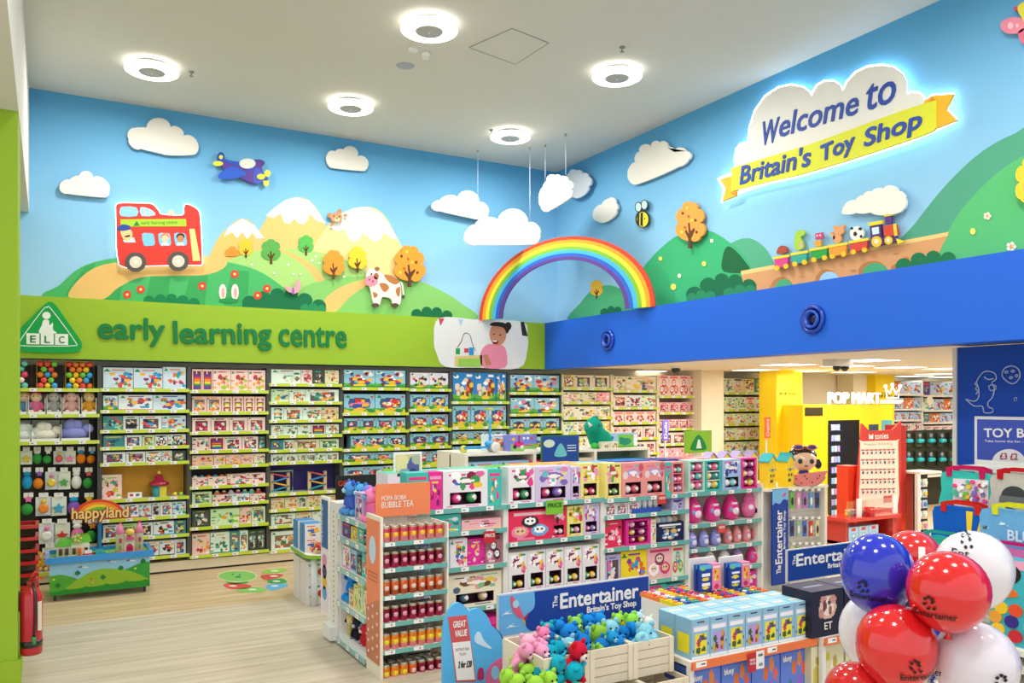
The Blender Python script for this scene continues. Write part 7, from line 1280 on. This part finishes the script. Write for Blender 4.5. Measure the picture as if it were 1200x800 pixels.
# ------------------------------------------------------------------ vending kiosk
YK = 9.75; kx0, kx1 = xY(941, YK), xY(1046, YK); kz = zy(975, 474, YK); YM = mat('kiosk_yellow', .35, .4, fixed='f5cf12', noise=.02)
t = thing('vending_kiosk', uniq('bright yellow vending kiosk with white lettering on top'), 'kiosk', (kx0, YK, 0)); w = kx1-kx0; U = lambda px: xY(px, YK)-kx0; Zp = lambda px, y: zy(px, y, YK)
MB().box(0, 0, .18, w, .7, kz, 'f5cf12').obj('cabinet', YM, t); MB().box(0, .05, 0, w, .65, .18, '1a1a18').obj('plinth', PAINT, t); MB().box(0, -.02, .12, w, .1, .2, 'e8c410').obj('base_rim', YM, t)
g = MB().box(U(970), -.02, Zp(988, 612), U(1006), 0, Zp(988, 492), '12141c').obj('glass_front', GLOSS, t)
MB().box(U(943), -.01, Zp(955, 487), U(964), 0, Zp(955, 477), '2a2412').obj('dark_slot', GLOSS, t); MB().box(U(1018), -.01, Zp(1024, 512), U(1029), 0, Zp(1024, 497), '3a4a5a').obj('small_screen', GLOSS, t); MB().box(U(1033), -.01, Zp(1040, 508), U(1045), 0, Zp(1040, 492), '58a8b0').obj('side_screen', GLOSS, t)
MB().sph((U(990), -.01, Zp(990, 530)), (.2, .006, .3), '6a5040', 14, 8).obj('picture_print', PRINT, g)
for k in range(9):
    zq = Zp(976, 504+k*12.5); MB().box(U(971), -.03, zq-.02, U(985), -.021, zq, '1f2c5a').obj('product_ledge', GLOSS, g)
    for i in range(3): MB().box(U(973)+i*.075, -.034, zq, U(973)+i*.075+.055, -.021, zq+.1, ('d8e4f4', 'b0a0e0', '98c8f0')[(k+i) % 3]).obj('product_pack', PRINT, g)
mb = MB(); x0 = U(969.5); text(mb, 'POP MART', x0, kz+.02, Zp(970, 475)-Zp(970, 488), 'f8f8f8', -.04, U(1030)-x0, .025, 0, .03); mb.obj('sign_lettering', emit('lit_letters', 'ffffff', .8), t)
mb = MB(); text(mb, 'ROBOSHOP', U(1031), kz+.02, .06, 'f8f8f8', -.04, U(1056)-U(1031), .015, 0, .03); mb.obj('sign_lettering', MATS['lit_letters'], t)
cr = [(U(1038), kz+.12), (U(1036), kz+.3), (U(1041), kz+.2), (U(1044), kz+.33), (U(1048), kz+.2), (U(1053), kz+.31), (U(1051), kz+.12)]
MB().tube([(a, -.03, b) for a, b in cr], .018, 'f8f8f8', 6, True).obj('crown_outline', MATS['lit_letters'], t)
for i in (1, 3, 5): MB().sph((cr[i][0], -.03, cr[i][1]+.03), .035, 'f8f8f8', 8, 6).obj('crown_ball', MATS['lit_letters'], t)
# ------------------------------------------------------------------ red audio figure stand
YT = 7.9; TP = Plane((0, YT, 0), 0); A = Art(TP, (1030, 605), None, off=0); tb = onY(1030, 605, YT); RED = 'd23a30'
t = thing('audio_figure_stand', uniq('red display stand with cat eared header reading tonies'), 'display stand', (tb.x, YT, 0)); A.root = t; A.o = (tb.x, 0)
A.p('header_board', [([(1003, 640), (1006, 560), (1010.5, 496), (1019, 505), (1046, 503.5), (1056.5, 493), (1057, 640)], RED)], 0, .03, PRINT); A.p('side_board', [([(1057, 498), (1062, 499), (1062, 600), (1057, 600)], 'b82a24')], .01, .3, PRINT)
pn = A.p('cream_panel', [(smooth([(1008.5, 519), (1011, 517), (1050, 516), (1052.5, 518.5), (1053, 560), (1052, 592), (1030, 594), (1008, 594), (1008, 560)], 2), 'efe4cf')], -.006, 0, PRINT)
art_text(A, 'lettering', 'tonies', (1025, 514.5), (1041, 513.5), 6.5, 'f6efe8', -.004, .03, 0, 0, PRINT); A.p('cat_mark', [([(1018.5, 508), (1020, 510), (1021.5, 510), (1023.3, 508), (1023.3, 514), (1018.5, 514.3)], 'f6efe8')], -.005, 0, PRINT); art_text(A, 'lettering', 'Happy listening', (1013, 522.5), (1046, 521.5), 3.4, 'a8988a', -.008, 0, 0, 0, PRINT)
fm = None
for r_ in range(5):
    for c_ in range(8):
        x, y = 1011+c_*5.1, 530+r_*11.5-(c_*.12); q = A.q([(x-1.9, y+3), (x+1.9, y-3)], -.01); w, h = q[1][0]-q[0][0], q[1][1]-q[0][1]
        if fm is None: fm = MB().box(-w/2, -.004, 0, w/2, 0, h*.8, 'f4f0e8').mesh('figure_card', PRINT), MB().box(-w*.45, -.012, h*.86, w*.45, -.002, h*1.1, 'b86058').mesh('row_label', PRINT), [MB().sph((0, -.012, h*.4), (w*.28, .008, h*.28), cc, 8, 6).mesh('tiny_figure', GLOSS) for cc in ('3a3a44', 'd8403a', '5a4a3a', '8a8a94')]
        o = link('figure_card', fm[0], t, ((q[0][0]+q[1][0])/2, -.008, q[0][1])); link('tiny_figure', fm[2][(r_*3+c_) % 4], o); link('row_label', fm[1], o)
A.p('offer_card', [([(1036, 581), (1047, 580), (1047, 588), (1036, 589)], 'd0504a'), ], -.012, -.006, PRINT)
zt_ = onY(1020, 604, YT-.3).z; xa, xb = onY(991, 605, YT-.35).x-tb.x, onY(1054, 602, YT-.35).x-tb.x
MB().box(xa, -.38, zt_-.05, xb, 0, zt_, RED).obj('counter', GLOSS, t); MB().box(xa+.03, -.33, 0, xa+.07, 0, zt_-.05, 'b82a24').obj('cabinet_side', GLOSS, t); MB().box(xb-.12, -.33, 0, xb-.04, 0, zt_-.05, 'c8302a').obj('cabinet_side', GLOSS, t)
MB().box(xa+.03, -.35, zt_-.37, xb-.04, 0, zt_-.33, 'b82a24').obj('cabinet_shelf', GLOSS, t); MB().box(xa+.03, -.33, 0, xb-.04, -.3, zt_-.37, 'c02c26').obj('cabinet_front', GLOSS, t)
for q, (px, ww) in enumerate(((1008, .0), (1050, 0))): MB().box(onY(px-3, 600, YT-.3).x-tb.x, -.3, zt_, onY(px+2, 600, YT-.3).x-tb.x, -.28, zt_+.25, 'f0ece6').obj('test_card', PRINT, t)
MB().box(xa+.12, -.27, zt_, xb-.05, -.262, zt_+.22, 'cfd6d2').obj('clear_screen', CLEAR, t)
o = link('red_bowl', MB().lathe([(.06, 0), (.085, .12), (.08, .12), (.055, .01)], 'c8201f', 16).mesh('red_bowl', GLOSS), None, (onY(1019, 603, YT-.33).x, YT-.34, zt_+.001), 0, uniq('red cup on the counter of the red stand'), 'cup')
rr = random.Random(8)
for i in range(9):
    c = ('e8c040', '3aa050', '6a6a70', 'd87aa0', '3a78c8', 'c8502a', 'e8e0d0', '8a5aa0', 'c8a03a')[i]; MB().sph((0, 0, .03), (.025, .022, .03), c, 10, 7).sph((0, 0, .075), (.022, .02, .022), 'e8c8a8' if i % 2 else c, 10, 7).obj('audio_figure', GLOSS, None, (tb.x+xa+.2+.055*i, YT-.2, zt_+.001), label=uniq(f'small collectable figure, {ORD[i]} behind the screen on the red counter'), cat='figure', group='small figures on the red counter')
for i in range(3): c = cbox('toy_box', 'a8cfe4', [('r', .3, .75, .7, .9, 'd84a48'), ('e', .5, .35, .25, .25, '78b0d8'), ('e', .5, .4, .12, .12, 'e8f0f4')], .2, .2, .2, .014); link('starter_box', c, None, (tb.x+xa+.2+.21*i, YT-.32, zt_-.329), 0, uniq(f'pale blue starter box, {ORD[i]} inside the red stand'), 'toy box')
for x0, x1, y0, y1, nm in ((994, 1006, 546, 604, 'left'), (1061, 1075, 553, 640, 'right')):
    a, b = onY(x0, y0, YT+.1), onY(x1, y1, YT+.1); MB().box(a.x-tb.x, .1, 0, b.x-tb.x, .3, a.z, 'd83e1c').obj('red_panel', PRINT, A.root)
# white perforated post and small packs
a = onY(1075.5, 556, YT-.2); MB().box(0, 0, 0, .07, .05, a.z, 'e8e4dc').obj('perforated_post', PAINT, None, (a.x, YT-.2, 0), label=uniq('white perforated post right of the red stand'), cat='post')
t = thing('hanging_rack', uniq('dark backed rack of small hanging toys between red stand and toy bags'), 'shelving', (a.x+.08, YT-.15, 0)); MB().box(0, .05, 0, .3, .08, a.z, '2a2624').obj('back_panel', PAINT, t); MB().box(-.0, -.05, a.z, .5, .3, a.z+.03, 'efe6d6').obj('top_board', PAINT, t)
rr = random.Random(12)
for r_ in range(6):
    for c_ in range(2):
        c = rr.choice(['e87ab0', 'f2d03a', '6ac04a', '3a8ad0', 'e8502a', 'f4f0ea', '8a5ac0']); MB().box(-.05, 0, 0, .05, .02, .12, rr.choice(['e8d8e0', 'c8d8e8', 'f0e4c8'])).sph((0, -.01, .06), (.04, .02, .04), c, 8, 6).obj('mini_pack', GLOSS, None, (a.x+.15+.13*c_, YT-.13, a.z-.2-.16*r_), label=uniq(f"small hanging toy pack, {('left', 'right')[c_]} in {ROWN[r_]} row of the dark rack"), cat='toy', group='small hanging packs on the dark rack')
# teal water bottle packs far behind
YB = 10.6; wl = thing('far_rack', uniq('far rack of dark cards holding turquoise toys below the game boxes'), 'shelving', (xY(1058, YB), YB, 0)); w = xY(1127, YB)-xY(1058, YB); MB().box(0, .1, 0, w, .14, zy(1090, 504, YB), '2c3024').obj('back_panel', PAINT, wl); MB().box(0, -.1, zy(1090, 556, YB)-.04, w, .1, zy(1090, 556, YB), 'e8e0d0').obj('ledge', PAINT, wl)
for r_, yt in enumerate((506, 528)):
    for c_ in range(5):
        p = onY(1066+c_*13, yt, YB); t = thing('blaster_pack', uniq(f'turquoise toy on dark card, {ORD[c_]} in the {("upper", "lower")[r_]} row of the far rack'), 'toy', (p.x, YB+.04, p.z-.3)); MB().box(-.09, .0, 0, .09, .04, .29, rr.choice(['3a4030', '4a4a38', '2a3028'])).obj('backing_card', PRINT, t)
        o = MB().lathe([(.03, -.09), (.045, -.07), (.045, .07), (.02, .1)], '1fb4c0', 12).obj('turquoise_barrel', GLOSS, t, (0, -.04, .12)); o.rotation_euler = (0, PI/2, 0); MB().sph((0, -.02, .22), (.05, .03, .05), '7a8090', 10, 6).obj('grey_top', GLOSS, t)
o = MB().lathe([(.1, 0), (.1, .02)], 'efe4cf', 24).obj('round_sign', PRINT, None, onY(1089, 469.5, YS-.08), label=uniq('round cream hanging disc before the far game shelves'), cat='sign'); o.rotation_euler = (PI/2, 0, 0); MB().box(-.01, .04, -.14, .01, .06, 0, 'c8c8c8').obj('bracket', PAINT, o)
# ------------------------------------------------------------------ toy bag wall, poster, line drawings
WP = Plane((7.65, 0, 0), -PI/2)
def lines(name, paths, label, cat, r=.006, col='b8c8ec'):
    A = Art(WP, (paths[0][0][0]), name, uniq(label), cat, off=-.008)
    for p, cl in paths: q = A.q(p, 0); MB().tube([(a, 0, b) for a, b in q], r, col, 4, cl).obj('line', PRINT, A.root)
sx = lambda x, y: (940+x/4.615, 400+y/4.615)
lines('dinosaur_drawing', [(smooth([sx(945, 215), sx(975, 170), sx(1010, 160), sx(1045, 175), sx(1048, 205), sx(1025, 222), sx(1040, 250), sx(1030, 300), sx(1005, 330), sx(1010, 355), sx(1030, 362), sx(1028, 383), sx(985, 384), sx(975, 350), sx(930, 348), sx(885, 312), sx(905, 318), sx(935, 322), sx(955, 300), sx(955, 255)], 3), True), (smooth([sx(1010, 240), sx(1040, 235), sx(1050, 255), sx(1020, 265)], 3), True), (smooth([sx(985, 190), sx(1005, 205), sx(1035, 200)], 3, False), False), (smooth([sx(945, 215), sx(935, 230), sx(948, 240), sx(938, 255), sx(950, 268), sx(940, 285)], 3, False), False)], 'white line drawing of a standing toy dinosaur on the dark blue wall', 'wall art')
lines('stone_drawing', [(smooth([sx(1082, 185), sx(1095, 145), sx(1135, 132), sx(1170, 150), sx(1178, 190), sx(1150, 225), sx(1115, 220)], 3), True), (circ(*sx(1105, 165), 2, 1.2, 8), True), (circ(*sx(1140, 160), 2, 1.2, 8), True), (circ(*sx(1130, 195), 2, 1.2, 8), True), (circ(*sx(1160, 185), 1.5, 1.5, 8), True)], 'white line drawing of a pebble on the dark blue wall', 'wall art')
lines('ring_drawing', [(circ(*sx(1154, 312), 1.8, 2, 10), True)], 'tiny white ring drawn on the dark blue wall', 'wall art', .004)
A = Art(WP, (1190, 517), 'bag_poster', uniq('white framed poster on the dark blue wall reading TOY BAGS'), 'sign', off=-.03)
yT = lambda x, y0: 469+(y0-469)*(x-57)/(1142-57)
fr = lambda x0, x1, y0, y1: [(x0, yT(x0, y0)), (x1, yT(x1, y0)), (x1, yT(x1, y1)), (x0, yT(x0, y1))]
A.p('frame', [(fr(1142, 1262, 487.5, 544.5), 'e8ecf2')], 0, .03, PRINT); A.p('poster_sheet', [(fr(1145, 1258, 491, 541), '3f56be')], -.004, 0, PRINT)
art_text(A, 'lettering', 'TOY BAGS', (1153.5, 512), (1233, 512.8), 10, 'f4f4fa', -.006, .04, 0, 0, PRINT); art_text(A, 'lettering', 'Take home the fun - again and again', (1154, 518.5), (1236, 520), 3.4, 'e8ecf8', -.006, .02, 0, 0, PRINT)
A.p('price_disc', [([(1162, 543)]+[(1182-20*math.cos(PI*k/16), 543-17*math.sin(PI*k/16)) for k in range(17)]+[(1202, 544)], 'e8eaf0')], -.008, -.004, PRINT)
for wd, lb, rb in (('£3', (1172, 538), (1180, 538.2)), ('£2', (1184, 538.5), (1192.5, 538.7))): art_text(A, 'lettering', wd, lb, rb, 7.5, 'b03048', -.01, .03, 0, 0, PRINT)
# bag rack
XB = 6.45; BP = Plane((XB, 0, 0), -PI/2)
t = thing('bag_rack', uniq('grey white rack carrying the shopping bags below the toy bag poster'), 'shelving', (XB+.22, 4.24, 0), -PI/2)
for i, z in enumerate((1.62, 1.36, 1.04, .72, .4)): MB().box(0, .0, z-.04, 1.9, .3, z, 'd8dad4').obj('shelf', PAINT, t)
MB().box(0, .3, 0, 1.9, .33, 1.66, 'c8ccc8').obj('back_panel', PAINT, t)
def tote(px, py, w, h, col, hc, label, prints=(), words=(), X=XB, hw=.14, hh=.055, sag=0):
    p = onX(px, py, X); t = thing('tote_bag', uniq(label), 'bag', (p.x, p.y, p.z-h), -PI/2)
    MB().prism(smooth([(0, 0), (w, 0), (w+.006, h*.5), (w-.005, h-.005), (w*.5, h+.006), (.005, h), (-.005, h*.5)], 3), 0, .1, col).obj('bag_body', CLOTH, t)
    for dy in (-.004, .09): o = MB().prism([(w/2-hw-.02, h-.03), (w/2-hw+.02, h-.03), (w/2-hw+.025, h+hh*.6), (w/2-hw*.6, h+hh*.7), (w/2+hw*.6, h+hh*.7), (w/2+hw-.025, h+hh*.6), (w/2+hw-.02, h-.03), (w/2+hw+.02, h-.03), (w/2+hw+.025, h+hh*.8), (w/2+hw*.7, h+hh*1.15), (w/2-hw*.7, h+hh*1.15), (w/2-hw-.025, h+hh*.8)], dy-.006, dy+.004, hc).obj('handle', CLOTH, t)
    for kk, (nm, pts, c) in enumerate(prints): MB().prism([(a*w, b*h) for a, b in pts], -.003-.0007*kk, 0, c).obj(nm, PRINT, t)
    for wd, x, z, hh_, ww, c in words: mb = MB(); text(mb, wd, w*x, h*z, h*hh_, c, -.014, w*ww, .05); mb.obj('lettering', PRINT, t)
    return t
rr = random.Random(6); pb = [('picture_patch', [(.24, .1), (.96, .1), (.96, .88), (.24, .85)], 'e8dce4')]
for i in range(48): a, b = rr.uniform(.28, .92), rr.uniform(.15, .8); pb.append(('little_picture', circ(a, b, .045, .06, 7), rr.choice(['e84a8a', 'f2c83a', '58c0a8', 'f4f4f4', 'c83a3a', '8a6ac0', '7ac04a'])))
tote(1104, 553, .41, .3, '3fc4b8', 'c8205c', 'turquoise shopping bag with pink handle and patch of tiny pictures', pb, X=XB+.12)
tote(1162, 556, .42, .3, 'c8c6bc', 'c01f28', 'grey shopping bag with red handle and dark round fossil badge', [('badge', circ(.42, .45, .24, .3, 16, 0, PI)+[(.18, .45)], '3a3e40'), ('badge_band', [(.14, .3), (.72, .3), (.7, .48), (.16, .48)], '6a6e70'), ('orange_glow', circ(.85, .7, .13, .2, 12), 'd8a070'), ('rock', smooth([(.02, .1), (.3, .2), (.5, .1), (.3, .02)], 3), '5a5450')], X=XB+.09)
tote(1094.5, 593, .455, .36, '1b62c8', 'd02a24', 'royal blue shopping bag with red handle reading READY', [('yellow_ray', [(.62, .35), (.68, .35), (.72, .98), (.6, .98)], 'f2cf2a'), ('yellow_ray', [(.78, .5), (.84, .55), (.97, .98), (.88, .98)], 'f2cf2a')], [('READY', .38, .27, .2, .45, 'f0ece0')], X=XB-.12)
tote(1150, 596, .5, .38, '6cb0e4', 'd8dc2a', 'sky blue shopping bag with lime handle, white cloud prints', [('cloud_print', scal([(.25, .72, .4), (.3, .8, .7), (.36, .78, .6), (.42, .72, .1)], 4), 'e8f2fa'), ('cloud_print', scal([(.0, .6, .3), (.06, .68, .6), (.12, .62, .4)], 4), 'e8f2fa'), ('soft_ball', circ(.3, .2, .09, .11, 14), '1f2a4a'), ('soft_ball', circ(.52, .16, .08, .1, 14), 'e8a06a')], [('BLUEY', .42, .45, .2, .6, 'c8e0f4')], X=XB-.15)
tote(1150, 639, .5, .32, 'e070b0', 'c81f6c', 'pink shopping bag with magenta handle at the right edge', [('dark_print', circ(.2, .2, .1, .15, 10), '3a2a2a')], X=XB-.2)
tote(1085, 628, .3, .3, '38b4a8', '2a9a90', 'teal cloth bag half hidden behind the white balloon', [], X=XB-.2)
# party print box
pp = [('hair_print', circ(.28, .84, .26, .13, 16), '2a1a18'), ('face_print', circ(.3, .8, .15, .1, 14), '8a5238'), ('orange_pompom', smooth([(.0, .56), (.15, .68), (.35, .68), (.5, .6), (.3, .55), (.1, .5)], 3), 'e8702a')]
for i, (a, b, c) in enumerate(((.2, .42, 'f0c82a'), (.45, .42, 'e8502a'), (.75, .45, '58b83a'), (.38, .28, '3a2a8a'), (.1, .3, 'e8a03a'), (.7, .25, '58c0d8'), (.15, .16, 'f2c83a'), (.45, .12, 'c82a34'), (.75, .08, 'e8602a'), (.95, .35, '2fb0c8'))): pp.append(('balloon_print', circ(a, b, .12, .075, 12), c))
p = onX(1160, 652, XB-.35); t = thing('party_box', uniq('tall turquoise party pack printed with a smiling girl and balloons'), 'gift box', (p.x, p.y, p.z-.62), -PI/2); w, h = .42, .62
MB().box(0, 0, 0, w, .2, h, '3fb4c4').obj('carton', PRINT, t); MB().box(-.001, -.002, h*.9, w, 0, h, 'f0a8c8').obj('pink_band', PRINT, t)
for kk, (nm, pts, c) in enumerate(pp): MB().prism([(min(w, max(0, a*w)), b*h) for a, b in pts], -.004-.0008*kk, 0, c).obj(nm, PRINT, t)
t = thing('low_shelf', uniq('white slatted low shelf at the right edge below the party pack'), 'shelving', (p.x-.08, p.y+.1, 0), -PI/2); MB().box(-.1, .0, p.z-.66, .9, .4, p.z-.62, 'e4e2da').obj('top_board', PAINT, t)
for k in range(4): MB().box(-.1, .0, p.z-.78-.14*k, .9, .3, p.z-.73-.14*k, 'd8d6ce').obj('shelf', PAINT, t)
for x in (-.1, .87): MB().box(x, .3, 0, x+.03, .4, p.z-.66, 'c8c4b8').obj('leg', PAINT, t)
# ------------------------------------------------------------------ balloons
def balloon(px, py, r_px, d, col, label, ry=1.06, lean=0, pr=None, cn='1a1416'):
    r = ray(px, py); c = Vector((r.x*d, r.y*d, H+r.z*d)); R = r_px*d/F; yaw = math.atan2(r.x, r.y)
    t = thing('balloon', uniq(label), 'balloon', c, -yaw, 'balloons of the balloon cluster')
    prof = []
    for k in range(17):
        a = -PI/2+PI*k/16; z = math.sin(a); q = math.cos(a); prof.append((max(.004, R*q*(1-.06*(1-z)*.5)), R*z*ry*(1.06 if z < 0 else 1)))
    b = MB().lathe(prof, col, 32).obj('balloon_skin', RUB, t); b.rotation_euler = (0, lean, 0); zb_ = -R*ry*1.06
    MB().lathe([(.014, -.02), (.005, -.006), (.008, .004)], col, 10).obj('knot', RUB, b, (0, 0, zb_))
    if pr:
        for wd, u, v, hh in pr:
            mb = MB(); L = R*.95
            text(mb, wd, u*R, v*R, R*hh*1.5, cn, 0, L if len(wd) > 3 else R*.4, .02)
            mb.v = [(x, -math.sqrt(max(.0001, R*R-x*x-(z/ry)**2))*1.012, z) for x, y, z in mb.v]; mb.obj('printed_lettering', PRINT, t)
        mb = MB()
        u, v = pr[0][1]+.35, pr[0][2]+.42
        for k in range(7):
            a0 = k*.9; cx, cz = u*R+R*.16*math.cos(a0)*(.4+.1*k), v*R+R*.2*math.sin(a0)*(.4+.1*k)
            q = [(cx+R*.045*math.cos(j), cz+R*.045*math.sin(j)) for j in range(6)]; MB().face([(x, -math.sqrt(max(.0001, R*R-x*x-(z/ry)**2))*1.012, z) for x, z in q], cn).obj('printed_dot', PRINT, t)
    return t, c, R
BB = [balloon(1028, 671, 42, 2.85, '1d2fc4', 'royal blue balloon at the upper left of the cluster', 1.1, pr=[('Entertainer', -.7, -.62, .12)]),
 balloon(1111, 692, 47, 2.62, 'df1a20', 'big red balloon at the front upper right of the cluster', .98, pr=[('Entertainer', -.75, -.55, .12)]), balloon(1141, 667, 44, 2.98, 'e9e9f0', 'white balloon behind the big red one', 1.02, pr=[('Ent', -.5, .45, .12)]),
 balloon(1069, 653, 33, 3.2, 'd8262a', 'smaller red balloon at the back of the cluster top', .95, pr=[('Enter', .0, -.3, .2)]), balloon(1017, 737, 33, 3.0, 'e8e8f2', 'white balloon at the left, behind two others', 1.25, .15),
 balloon(1050, 757, 46, 2.7, 'dc1a20', 'red balloon at the lower centre with dark print at right', 1.06, pr=[('Entertainer', .1, -.6, .12)]), balloon(1143, 777, 48, 2.66, 'e4e0ec', 'white balloon at the lower right of the cluster', 1.0, pr=[('Ent', .2, -.5, .12)]),
 balloon(1003, 815, 37, 2.75, 'cc161a', 'red balloon cut off by the bottom edge of view'), balloon(1092, 762, 30, 3.02, '1426a0', 'dark blue balloon deep inside the cluster')]
c = BB[5][1]; c0 = Vector((BB[8][1].x+.03, BB[8][1].y+.06, 0)); t = thing('balloon_stand', uniq('white balloon stand pole behind the balloon cluster'), 'stand', c0)
MB().lathe([(.18, 0), (.18, .02), (.02, .035)], 'e0e0e0', 20).obj('base', PAINT, t); MB().tube([(0, 0, .02), (0, 0, 1.62)], .012, 'e8e8e8', 8).obj('pole', PAINT, t)
for b in BB: v = b[1]-c0; MB().tube([(0, 0, max(.3, min(1.55, v.z-.2))), (v.x*.8, v.y*.8, v.z-b[2]*1.0)], .006, 'e8e8e8', 5).obj('arm', PAINT, t)
